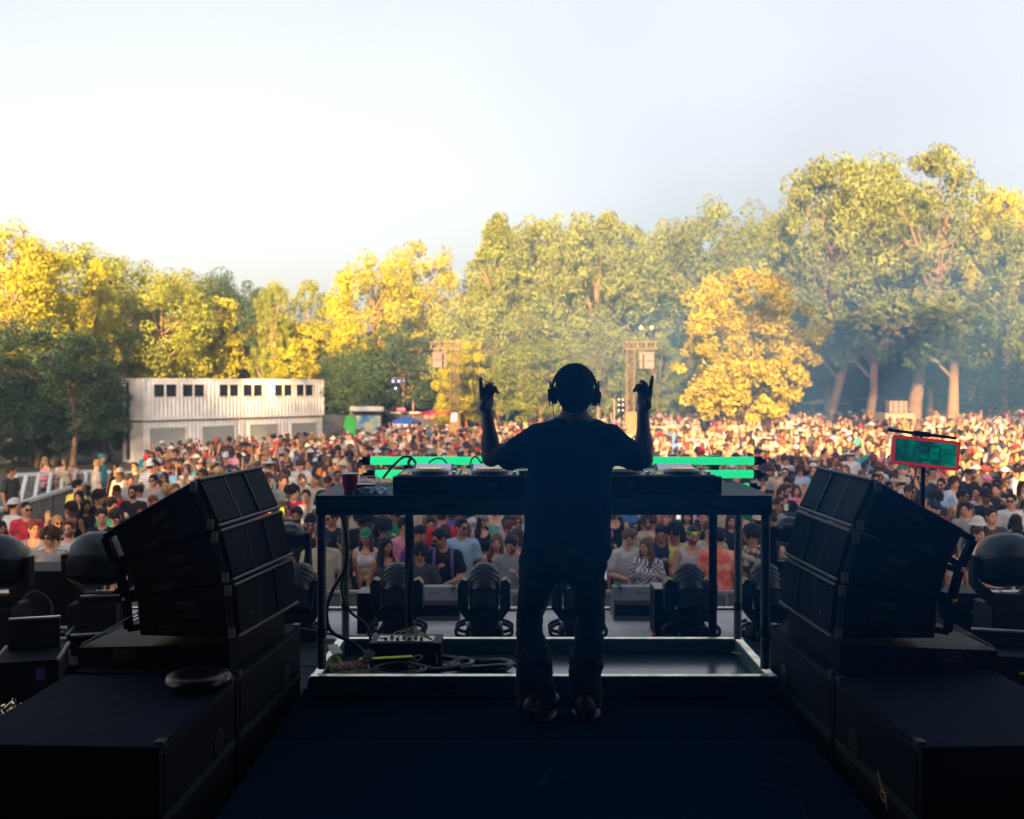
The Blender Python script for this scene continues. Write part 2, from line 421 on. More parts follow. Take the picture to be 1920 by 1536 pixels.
def make_hair(style, h=.0095):
    F = Field((-.26, -.26, -.44), (.26, .26, .3), h)
    r = np.random.default_rng(abs(hash(style)) % 1000 if False else len(style) * 7)
    def cutface(zc=-.035, rx=.066, rz=.085, yy=-.10):
        F.ell((0, yy, zc), (rx, .085, rz), .012, sub=True)
    if style in ('short', 'parted', 'buzz'):
        g = {'short': .014, 'parted': .022, 'buzz': .006}[style]
        F.ell((0, .018, .030), (.076 + g * .6, .094 + g * .8, .090 + g), .01)
        if style == 'parted': F.ell((.02, -.055, .105), (.06, .05, .03), .03)
        if style == 'short': F.ell((0, -.012, .098), (.060, .078, .032), .02)
        F.wrinkle(.005, 95., 1.); F.wrinkle(.003, 160., 3.); cutface(-.012, .068, .092)
        F.ell((0, .03, -.11), (.12, .12, .065), .015, sub=True)
        for s_ in (-1, 1): F.ell((s_ * .09, .0, -.03), (.03, .035, .045), .01, sub=True)
    elif style in ('curly', 'afro'):
        g = .05 if style == 'curly' else .075
        for i in range(150 if style == 'curly' else 220):
            a = r.uniform(0, 2 * PI); u = r.uniform(-.45, 1); rr = math.sqrt(max(0, 1 - u * u))
            F.ell((rr * math.cos(a) * (.07 + g * .7), .02 + rr * math.sin(a) * (.08 + g * .7), .03 + u * (.085 + g * .6)), (g * .42,) * 3, .012)
        F.ell((0, .015, .03), (.085, .10, .1), .02); cutface(-.03, .062, .085, -.12)
    elif style in ('long', 'wavy', 'bob'):
        F.ell((0, .015, .030), (.091, .108, .106), .01)
        L = {'long': -.36, 'wavy': -.30, 'bob': -.13}[style]
        for s_ in (-1, 1):
            F.cap((s_ * .068, -.01, .04), (s_ * .088, -.02, L * .55), .028, .032, .02)
            F.cap((s_ * .088, -.02, L * .55), (s_ * .085, -.045, L), .032, .022, .02)
        F.ell((0, .065, -.06 + L * .35), (.095, .05, -L * .75), .03)
        if style != 'bob': F.ell((0, .075, L * .6), (.085, .035, -L * .5), .03)
        F.wrinkle(.008 if style == 'wavy' else .004, 55. if style == 'wavy' else 90.); F.wrinkle(.003, 150., 2.); cutface(-.035, .060, .095)
    elif style in ('ponytail', 'bun'):
        F.ell((0, .015, .030), (.084, .102, .098), .01)
        if style == 'bun': F.ell((0, .05, .135), (.042, .042, .038), .01)
        else: F.cap((0, .11, .06), (.03, .15, -.18), .03, .02, .02)
        F.wrinkle(.002, 80.); cutface(-.03, .062, .09)
        F.ell((0, .03, -.12), (.12, .12, .07), .015, sub=True)
    V, Fc = F.mesh(); me = np_mesh('hair', V, Fc); me.polygons.foreach_set("use_smooth", [True] * len(me.polygons)); HAIR[style] = me; HAIR[style + 'V'] = (V, Fc); return me
HATS = {}
def make_hats():
    def fin(F, n):
        V, Fc = F.mesh(); me = np_mesh(n, V, Fc); me.polygons.foreach_set("use_smooth", [True] * len(me.polygons)); HATS[n] = me; HATS[n + 'V'] = (V, Fc)
    h = .0095
    for n, sgn in (('cap', -1), ('backward_cap', 1)):
        F = Field((-.16, -.24, -.02), (.16, .24, .2), h)
        F.ell((0, .012, .035), (.094, .112, .108), .01); F.cut(2, .035, 'above')
        F.ell((0, sgn * .125 + .01, .044), (.068, .078, .009), .012)
        fin(F, n)
    F = Field((-.24, -.26, -.06), (.24, .26, .22), h); F.ell((0, .012, .05), (.095, .112, .10), .01); F.cut(2, .045, 'above')
    F.cap((0, .01, .05), (0, .01, .02), .11, .15, .01); F.cut(2, .01, 'above'); F.v = np.maximum(F.v, -0.0 + F.v)
    fin(F, 'bucket_hat')
    F = Field((-.28, -.28, -.02), (.28, .28, .22), h); F.ell((0, .012, .06), (.092, .108, .105), .02); F.cut(2, .05, 'above'); F.ell((0, .012, .05), (.19, .205, .012), .02); fin(F, 'sun_hat')
    F = Field((-.16, -.2, -.06), (.16, .2, .24), h); F.ell((0, .014, .05), (.092, .11, .115), .01); F.cut(2, .03, 'above'); F.wrinkle(.003, 90.); fin(F, 'beanie')
    F = Field((-.16, -.2, -.06), (.16, .2, .24), h); F.ell((0, .012, .03), (.089, .107, .106), .01); F.cut(2, .035, 'above'); F.cut(2, .075, 'below'); fin(F, 'headband')
    mb = MB()
    for s_ in (-1, 1):
        mb.cyl(.0215, .006, (s_ * .031, -.101, .004), (PI / 2, 0, s_ * .16), seg=14)
        mb.bar((s_ * .052, -.096, .010), (s_ * .080, .0, .008), .0032, 6)
    mb.bar((-.012, -.104, .008), (.012, -.104, .008), .003, 6)
    HATS['sunglasses'] = mb.mesh('sunglasses', 40)
# ---------------- the ground, the stage deck and the riser ----------------
RZ, MZ = 2.20, 1.60
def sstep(a, b, x):
    t = np.clip((x - a) / (b - a), 0, 1); return t * t * (3 - 2 * t)
def gz(X, Y):
    X = np.asarray(X, float); Y = np.asarray(Y, float)
    return -.85 * sstep(4, 20, -X) * sstep(22, 55, Y) + .55 * sstep(-4, 14, X) * sstep(24, 50, Y)
def gzf(X, Y): return float(gz(X, Y))
m_ground = mat("park_soil", (.10, .085, .055), .95, noise=.35, nscale=.6)
xs = np.concatenate([np.linspace(-400, -60, 12), np.linspace(-56, 56, 57), np.linspace(60, 400, 12)])
ys = np.concatenate([np.linspace(-120, -8, 8), np.linspace(-4, 110, 58), np.linspace(120, 600, 14)])
GX, GY = np.meshgrid(xs, ys, indexing='ij'); V = np.stack([GX, GY, gz(GX, GY)], -1).reshape(-1, 3)
ni, nj = len(xs), len(ys); ii, jj = np.meshgrid(np.arange(ni - 1), np.arange(nj - 1), indexing='ij'); b0 = (ii * nj + jj).ravel()
g = link('ground', np_mesh('ground', V, np.stack([b0, b0 + nj, b0 + nj + 1, b0 + 1], 1)), m_ground, smooth=True); tag(g, kind='structure')

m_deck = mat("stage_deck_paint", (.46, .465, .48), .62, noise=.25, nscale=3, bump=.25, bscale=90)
m_riser = mat("riser_mat", (.003, .018, .042), .85, spec=.0, noise=.2, nscale=5, bump=.35, bscale=220)
m_black = mat("black_paint", (.002, .006, .014), .6, spec=.12, bump=.1, bscale=200)
m_blackg = mat("black_gloss", (.006, .010, .017), .28, spec=.5)
m_rubber = mat("cable_rubber", (.004, .006, .010), .5, spec=.5)
m_alu = mat("aluminium", (.55, .56, .55), .38, metal=.85, noise=.2, nscale=14)
m_alud = mat("dull_aluminium", (.22, .23, .23), .5, metal=.6, noise=.25, nscale=9)
m_steel = mat("painted_steel", (.10, .11, .12), .5, metal=.3)
m_carpet = mat("carpet", (.005, .018, .045), .95, spec=.1, noise=.3, nscale=40, bump=.5, bscale=300)
m_drape = mat("black_drape", (.006, .006, .007), .95, spec=.1)

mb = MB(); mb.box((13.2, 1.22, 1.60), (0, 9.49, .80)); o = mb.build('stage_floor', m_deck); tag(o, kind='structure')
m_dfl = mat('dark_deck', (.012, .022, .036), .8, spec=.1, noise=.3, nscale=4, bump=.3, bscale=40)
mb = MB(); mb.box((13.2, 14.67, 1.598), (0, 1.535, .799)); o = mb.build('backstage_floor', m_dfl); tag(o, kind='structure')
for k in range(4): mb = MB(); mb.box((13.1, .012, .006), (0, 8.6 - k * .61, 1.6005)); o = mb.build('deck_seam', m_black); tag(o, kind='structure')
mb = MB(); mb.box((13.2, .05, .09), (0, 10.125, 1.562)); o = mb.build('stage_edge_trim', m_alu); tag(o, kind='structure')
mb = MB(); mb.box((2.54, 1.53, .6), (.13, 5.44, 1.897)); o = mb.build('riser_floor', m_riser); tag(o, kind='structure')
def mat_floor2():
    m = bpy.data.materials.new("ribbed_mat"); m.use_nodes = True; n = m.node_tree.nodes; l = m.node_tree.links; b = n["Principled BSDF"]
    tc = n.new("ShaderNodeTexCoord"); wv = n.new("ShaderNodeTexWave"); wv.wave_type = 'BANDS'; wv.bands_direction = 'DIAGONAL'; wv.inputs["Scale"].default_value = 26
    l.new(tc.outputs["Object"], wv.inputs["Vector"])
    nz = n.new("ShaderNodeTexNoise"); nz.inputs["Scale"].default_value = 2.2; nz.inputs["Detail"].default_value = 8; l.new(tc.outputs["Object"], nz.inputs["Vector"])
    # scuffs: thin pale scratches
    vo = n.new("ShaderNodeTexVoronoi"); vo.feature = 'DISTANCE_TO_EDGE'; vo.inputs["Scale"].default_value = 1.7; vo.inputs["Randomness"].default_value = 1
    l.new(tc.outputs["Object"], vo.inputs["Vector"])
    lt = n.new("ShaderNodeMath"); lt.operation = 'LESS_THAN'; lt.inputs[1].default_value = .0035; l.new(vo.outputs["Distance"], lt.inputs[0])
    gt = n.new("ShaderNodeMath"); gt.operation = 'GREATER_THAN'; gt.inputs[1].default_value = .56; l.new(nz.outputs["Fac"], gt.inputs[0])
    ml = n.new("ShaderNodeMath"); ml.operation = 'MULTIPLY'; l.new(lt.outputs[0], ml.inputs[0]); l.new(gt.outputs[0], ml.inputs[1])
    mx = n.new("ShaderNodeMix"); mx.data_type = 'RGBA'; mx.inputs[6].default_value = (.003, .022, .05, 1); mx.inputs[7].default_value = (.014, .055, .095, 1)
    l.new(ml.outputs[0], mx.inputs[0]); l.new(mx.outputs[2], b.inputs["Base Color"])
    bp = n.new("ShaderNodeBump"); bp.inputs["Strength"].default_value = .5; bp.inputs["Distance"].default_value = .004; l.new(wv.outputs["Fac"], bp.inputs["Height"]); l.new(bp.outputs[0], b.inputs["Normal"])
    b.inputs["Roughness"].default_value = .5; b.inputs["Specular IOR Level"].default_value = .0; return m
mb = MB(); mb.box((2.54, 5.6, .6), (.13, 1.865, 1.897)); o = mb.build('riser_walkway', mat_floor2()); tag(o, kind='structure')

# unseen stage house, its roof, wall and drapes sized to shade deck and crowd
t = thing('unseen_stage_house', 'unseen black stage house behind the photographer, shaped to shade deck and crowd', 'stage', (0, -2, 0))
def bx(name, m, size, loc, parent, rot=(0, 0, 0), bevel=0.):
    mb = MB(); mb.box(size, tuple(Vector(loc) - (parent.location if parent else Vector())), rot, bevel); return mb.build(name, m, parent)
bx('roof', m_drape, (15, 10.8, .4), (0, .6, 7.9), t)
bx('back_wall', m_drape, (15, .4, 7.7), (0, -4.6, 3.85), t)
for s_ in (-1, 1):
    for y_ in (-4.1, 5.6): bx('tower_leg', m_drape, (.5, .5, 7.6), (s_ * 7.0, y_, 3.85), t)
    bx('side_drape', m_drape, (.2, 6.0, 7.6), (s_ * 6.6, -1.2, 3.85), t)

# ---------------- DJ table ----------------
TX0, TX1, TY0, TY1, TZ = -1.054, 1.397, 5.33, 6.07, 3.275
m_tabletop = mat("deck_ply", (.012, .022, .032), .6, noise=.3, nscale=20, bump=.3, bscale=150)
m_frame = mat("deck_frame", (.06, .15, .18), .5, metal=.1, noise=.2, nscale=12)
t = thing('dj_table', 'raised stage deck table of aluminium frame on pipe legs under the turntables', 'table', ((TX0 + TX1) / 2, 5.7, RZ))
bx('tabletop', m_tabletop, (TX1 - TX0 - .004, TY1 - TY0, .02), ((TX0 + TX1) / 2, 5.7, TZ - .01), t)
for y, nm in ((TY0 + .02, 'front_beam'), (TY1 - .02, 'rear_beam')):
    mb = MB(); mb.box((TX1 - TX0, .04, .085), (0, y - 5.7, TZ - .0625 - RZ), bevel=.004)
    mb.box((TX1 - TX0, .03, .012), (0, y - 5.7, TZ - .011 - .0125 - RZ + .006))
    if nm == 'front_beam':
        f = mb.build(nm, m_frame, t)
        for hx in (-.53, .62): 
            mb = MB(); mb.box((.11, .012, .022), (hx, TY0 - .002 - 5.7, TZ - .052 - RZ), bevel=.004); mb.build('handle_slot', m_rubber, f)
        mb = MB(); mb.box((.14, .004, .02), (.86, TY0 - .003 - 5.7, TZ - .055 - RZ), (0, .16, 0)); mb.build('tape_strip', m_rubber, f)
    else: mb.build(nm, m_frame, t)
for x in (TX0 + .02, TX1 - .02): bx('side_beam', m_frame, (.04, TY1 - TY0 - .084, .085), (x, 5.7, TZ - .0625), t)
m_pipe = mat("leg_pipe", (.16, .21, .22), .45, metal=.25, noise=.3, nscale=25)
for x, y in ((-1.032, 5.375), (1.372, 5.375), (-1.012, 6.02), (1.405, 6.02)):
    x = min(x, 1.372)
    mb = MB(); mb.cyl(.0235, TZ - .105 - RZ - .13, (x - t.location.x, y - 5.7, (TZ - .105 - RZ + .13) / 2), seg=18)
    lg = mb.build('leg', m_pipe, t, smooth=50)
    mb = MB(); mb.cyl(.0255, .05, (x - t.location.x, y - 5.7, .33), seg=18); mb.build('tape_wrap', m_rubber, lg)
# the lower frame the legs stand in
t = thing('base_frame', 'low aluminium deck frame lying on the riser below the table', 'frame', (.17, 5.7, RZ))
m_edge = mat("bright_aluminium", (.62, .64, .58), .35, metal=.75, noise=.3, nscale=16)
for y, nm in ((5.30, 'front_rail'), (6.09, 'rear_rail')):
    mb = MB(); mb.box((2.52, .05, .10), (0, y + .01 - 5.7, .053), bevel=.003); f = mb.build(nm, m_frame, t)
    mb = MB(); mb.box((2.50, .045, .008), (0, y + .01 - 5.7, .1085), bevel=.002); mb.build('top_flange', m_edge, f)
    if y < 5.5:
        for hx in (-.53, .62): mb = MB(); mb.box((.11, .012, .025), (hx, y - .018 - 5.7, .055), bevel=.004); mb.build('handle_slot', m_rubber, f)
for x in (-1.22, 1.22):
    mb = MB(); mb.box((.05, .73, .10), (x, .0, .053), bevel=.003); f = mb.build('side_rail', m_frame, t)
    mb = MB(); mb.box((.045, .73, .008), (x, .0, .1085)); mb.build('top_flange', m_edge, f)
bx('shiny_panel', mat("gloss_panel", (.03, .045, .07), .22, spec=.6, noise=.3, nscale=4), (2.36, .70, .02), (.17, 5.70, RZ + .013), t)

# ---------------- sound desk on the table ----------------
t = thing('flight_case_coffin', 'long black flight case holding four turntables and a mixer', 'flight case', (.245, 5.64, TZ + .001))
bx('case_body', m_black, (1.77, .53, .05), (.245, 5.65, TZ + .026), t, bevel=.006)
for (sz, lc) in (((1.78, .02, .098), (.245, 5.385, TZ + .05)), ((1.78, .02, .085), (.245, 5.905, TZ + .044)), ((.02, .50, .09), (-.635, 5.645, TZ + .046)), ((.02, .50, .09), (1.125, 5.645, TZ + .046))): bx('case_wall', m_black, sz, lc, t, bevel=.004)
for x in (-.35, .0, .4):
    mb = MB(); mb.box((.05, .006, .028), (x, -.263, .05), bevel=.004); mb.build('latch', m_steel, t)
m_cdj = mat("player_body", (.05, .05, .055), .35, spec=.6)
m_silver = mat("silver_trim", (.5, .5, .48), .3, metal=.9)
m_gold = mat("jog_top", (.75, .6, .32), .22, metal=.9)
m_screen = mat("player_screen", (.12, .14, .17), .12, spec=.9, emit=(.55, .65, .8), estr=.08)  # pale emission stands in for sky mirrored in the display
def player(X, lab):
    t = thing('media_player', lab, 'turntable', (X, 5.63, TZ + .054), group='media players on the table')
    mb = MB(); mb.box((.325, .43, .05), (0, 0, .025), bevel=.006); mb.build('body', m_cdj, t)
    mb = MB(); mb.lathe([(.104, 0), (.106, .008), (.100, .020), (.080, .026), (.078, .027)], (0, -.10, .048), seg=36); j = mb.build('jog_wheel', m_blackg, t, smooth=30)
    mb = MB(); mb.cyl(.076, .004, (0, -.10, .0765), seg=36); mb.build('jog_plate', m_gold, j, smooth=40)
    mb = MB()
    for k in range(26):
        a = 2 * PI * k / 26; mb.box((.010, .004, .012), (.101 * math.cos(a), -.10 + .101 * math.sin(a), .061), (0, 0, a + PI / 2))
    mb.build('jog_ridge', m_silver, j)
    M_ = Matrix.Translation((0, .12, .038)) @ Matrix.Rotation(R(20), 4, 'X')
    mb = MB(); mb.box((.23, .10, .018), (0, 0.02, .012), bevel=.004, M=M_); s_ = mb.build('screen_housing', m_cdj, t)
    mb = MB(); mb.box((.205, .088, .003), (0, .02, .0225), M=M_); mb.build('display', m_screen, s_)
    mb = MB()
    for k in range(3): mb.cyl(.011, .022, (.128, .04 + k * .035, .060), seg=12)
    mb.build('knob', m_silver, t, smooth=40)
    mb = MB(); mb.box((.018, .09, .012), (.135, -.13, .056), bevel=.002); mb.build('pitch_slider', m_silver, t)
    for k in range(2): mb = MB(); mb.cyl(.018, .008, (-.135, -.17 + k * .05, .053), seg=16); mb.build('button', mat("lit_button", (.2, .5, .3), .4, emit=(.1, .8, .3) if k else (.9, .5, .1), estr=.06) if k == 0 else m_gold, t, smooth=40)
    return t
player(-.455, 'media player at the left end of the case, jog wheel nearest the red cup')
player(-.122, 'second media player from the left, just left of the performer')
player(.612, 'media player with pale screen just right of the performer')
player(.945, 'media player at the right end of the case, by the post bracket')
t = thing('mixer', 'black mixer with rows of knobs and faders hidden by the performer', 'mixer', (.245, 5.63, TZ + .054))
mb = MB(); mb.box((.34, .42, .075), (0, 0, .0375), bevel=.006); mb.build('body', m_cdj, t)
for i in range(6):
    for k in range(5):
        mb = MB(); mb.cyl(.010, .024, (-.13 + i * .052, .17 - k * .045, .087), seg=12); mb.build('knob', m_silver if (i + k) % 3 else m_gold, t, smooth=40)
for i in range(4): mb = MB(); mb.box((.012, .022, .018), (-.105 + i * .07, -.12, .083)); mb.build('fader', m_silver, t)

# red cup, wrapper, notepad and loose cables
t = thing('party_cup', 'red plastic party cup standing on the left of the table', 'cup', (P(656, 900, 5.42).x, 5.42, TZ + .001))
m_red = mat("cup_red", (.65, .008, .03), .35, spec=.5); m_white = mat("white_plastic", (.75, .75, .75), .4)
mb = MB(); mb.lathe([(.030, 0), (.0315, .002), (.0375, .045), (.039, .048), (.0445, .108), (.0435, .108), (.036, .04), (.030, .004)], seg=28); mb.build('cup_wall', m_red, t, smooth=30)
mb = MB(); mb.lathe([(.0435, .106), (.0462, .106), (.0466, .110), (.0455, .1125), (.0435, .111)], seg=28); mb.build('rim', m_white, t, smooth=50)
mb = MB()
rr = random.Random(5)
bm = mb.bm; N1, N2 = 16, 9; grid = []
for i in range(N1):
    row = []
    for j in range(N2):
        u = i / (N1 - 1) - .5; v = j / (N2 - 1) - .5
        z = .018 + .016 * math.cos(v * 5) + rr.uniform(-.008, .010) - .02 * abs(u) * 1.2
        row.append(bm.verts.new((u * .19, v * .09 + rr.uniform(-.004, .004), max(.002, z))))
    grid.append(row)
for i in range(N1 - 1):
    for j in range(N2 - 1): bm.faces.new((grid[i][j], grid[i + 1][j], grid[i + 1][j + 1], grid[i][j + 1]))
def foil_mat():
    m = bpy.data.materials.new("printed_foil"); m.use_nodes = True; n = m.node_tree.nodes; l = m.node_tree.links; b = n["Principled BSDF"]
    tc = n.new("ShaderNodeTexCoord"); nz = n.new("ShaderNodeTexNoise"); nz.inputs["Scale"].default_value = 22; l.new(tc.outputs["Object"], nz.inputs["Vector"])
    cr = n.new("ShaderNodeValToRGB"); e = cr.color_ramp.elements; e[0].position = .38; e[0].color = (.01, .02, .05, 1); e[1].position = .62; e[1].color = (.7, .75, .8, 1)
    x = cr.color_ramp.elements.new(.5); x.color = (.04, .22, .55, 1); cr.color_ramp.interpolation = 'CONSTANT'
    l.new(nz.outputs["Fac"], cr.inputs[0]); l.new(cr.outputs[0], b.inputs["Base Color"]); b.inputs["Roughness"].default_value = .25; b.inputs["Metallic"].default_value = .4; return m
o = mb.build('snack_wrapper', foil_mat(), smooth=60); o.location = (P(692, 918, 5.42).x, 5.42, TZ + .002); o.rotation_euler = (0, 0, .25)
tag(o, 'crumpled blue and silver wrapper lying right of the red cup', 'wrapper')
t = thing('notepad', 'small white topped pad lying behind the wrapper', 'notepad', (P(686, 905, 5.62).x, 5.62, TZ + .001))
mb = MB(); mb.box((.10, .07, .03), (0, 0, .015), bevel=.003); mb.build('pad', m_steel, t); mb = MB(); mb.box((.102, .072, .004), (0, 0, .033)); mb.build('cover', m_white, t)
def cable(lab, pts, r=.005, m=None, name='cable'):
    mb = MB(); mb.tube(pts, r, 6); o = mb.build(name, m or m_rubber, smooth=80); tag(o, lab, 'cable'); return o
m_wcab = mat("white_cable", (.6, .6, .62), .5)
cable('thin white cable loose on the table behind the red cup', [P(650, 915, 5.5), P(665, 898, 5.6), P(697, 893, 5.75), P(712, 897, 5.8)], .003, m_wcab)
cable('white lead curling from the case towards the wrapper', [P(735, 907, 5.48), P(722, 911, 5.45), P(712, 906, 5.5), P(706, 890, 5.7)], .003, m_wcab)
def lp(lab, pts, Y, r=.0045): cable(lab, [P(a, b_, Y + (c[0] if c else 0)) for a, b_, *c in pts], r)
lp('black power lead looping up beside the leftmost player', [(718, 897), (735, 876), (757, 857), (775, 862), (785, 885), (783, 900)], 6.0, .007)
lp('black lead arched over the second player in front of the light tube', [(795, 880), (812, 862), (830, 861), (842, 876), (845, 884)], 6.0)
lp('low black lead arched behind the leftmost player screen', [(800, 882), (812, 871), (822, 872), (834, 884)], 5.98)
lp('big black loop standing up behind the second player', [(880, 884), (884, 862), (893, 857), (905, 870), (925, 884), (932, 870)], 5.95)
lp('crossing black loop right of the standing loop', [(890, 884), (905, 866), (928, 857), (940, 868), (936, 884)], 5.93)
lp('bundle of black leads hanging by the left post bracket', [(772, 858), (766, 868), (770, 884), (764, 900)], 6.05, .009)
lp('black cord looped off the left end of the light tube', [(688, 859), (672, 868), (670, 888), (684, 892)], 6.2, .004)
lp('thin black cord hanging down the table front beside the performer', [(985, 898), (988, 930), (986, 965), (984, 985), (990, 1010), (995, 985)], 5.3, .003)
lp('thick black cable dropping behind the front left leg', [(640, 965), (648, 1000), (648, 1060), (622, 1110), (612, 1150), (622, 1185), (660, 1205), (688, 1230), (702, 1252)], 5.62, .011)
lp('black cable running from the table to the power box', [(645, 968), (652, 1040), (640, 1100), (655, 1145), (685, 1170), (695, 1200), (694, 1220)], 5.9, .009)
lp('thin black cable crossing the deck left of the table', [(560, 1178), (590, 1184), (640, 1192), (690, 1195), (740, 1193)], 6.6, .008)
lp('black cord wound up the left light post', [(772, 965), (776, 1010), (768, 1060), (762, 1110), (764, 1190)], 6.2, .005)

# ---------------- green light tubes on their posts ----------------
m_green = mat("green_tube", (.01, .06, .03), .4, emit=(.03, 1.0, .36), estr=.145)
def tube_light(x0, x1, z, lab):
    t = thing('light_tube', lab, 'light tube', ((x0 + x1) / 2, 6.22, z), group='green light tubes')
    L = x1 - x0 - .10
    mb = MB(); mb.cyl(.0255, L, rot=(0, PI / 2, 0), seg=20); mb.build('glowing_tube', m_green, t, smooth=50)
    for s_ in (-1, 1):
        mb = MB(); mb.cyl(.0275, .05, (s_ * (L / 2 + .025), 0, 0), (0, PI / 2, 0), seg=20); mb.cyl(.012, .03, (s_ * (L / 2 + .06), 0, -.003), (0, PI / 2, 0), seg=10); mb.build('end_cap', m_black, t, smooth=50)
xa, xb = P(680, 860, 6.22).x, P(1428, 865, 6.22).x
tube_light(xa, xb, P(0, 864, 6.22).z, 'topmost green glowing tube spanning behind the players')
tube_light(P(686, 0, 6.22).x, P(1432, 0, 6.22).x, P(0, 889, 6.22).z, 'middle green glowing tube seen at both sides of the case')
tube_light(P(690, 0, 6.22).x, P(1424, 0, 6.22).x, P(0, 914, 6.22).z, 'lowest green glowing tube, only its right tip showing over the table')
for px, lab in ((767, 'black pipe post left of the performer carrying the green tubes'), (1337, 'black pipe post right of the performer with a square bracket on top')):
    X = P(px, 1000, 6.3).x
    t = thing('light_post', lab, 'post', (X, 6.3, MZ), group='posts of the green tubes')
    mb = MB(); mb.cyl(.027, 3.41 - MZ, (0, 0, (3.41 - MZ) / 2 + .01), seg=16); mb.build('pole', m_black, t, smooth=50)
    mb = MB(); mb.box((.34, .34, .02), (0, 0, .01), bevel=.005); mb.build('foot_plate', m_black, t)
    mb = MB(); mb.box((.075, .05, .045), (0, -.05, 3.405 - MZ), bevel=.006); mb.box((.05, .04, .16), (0, -.045, 3.30 - MZ), bevel=.006); mb.build('bracket', m_blackg, t)
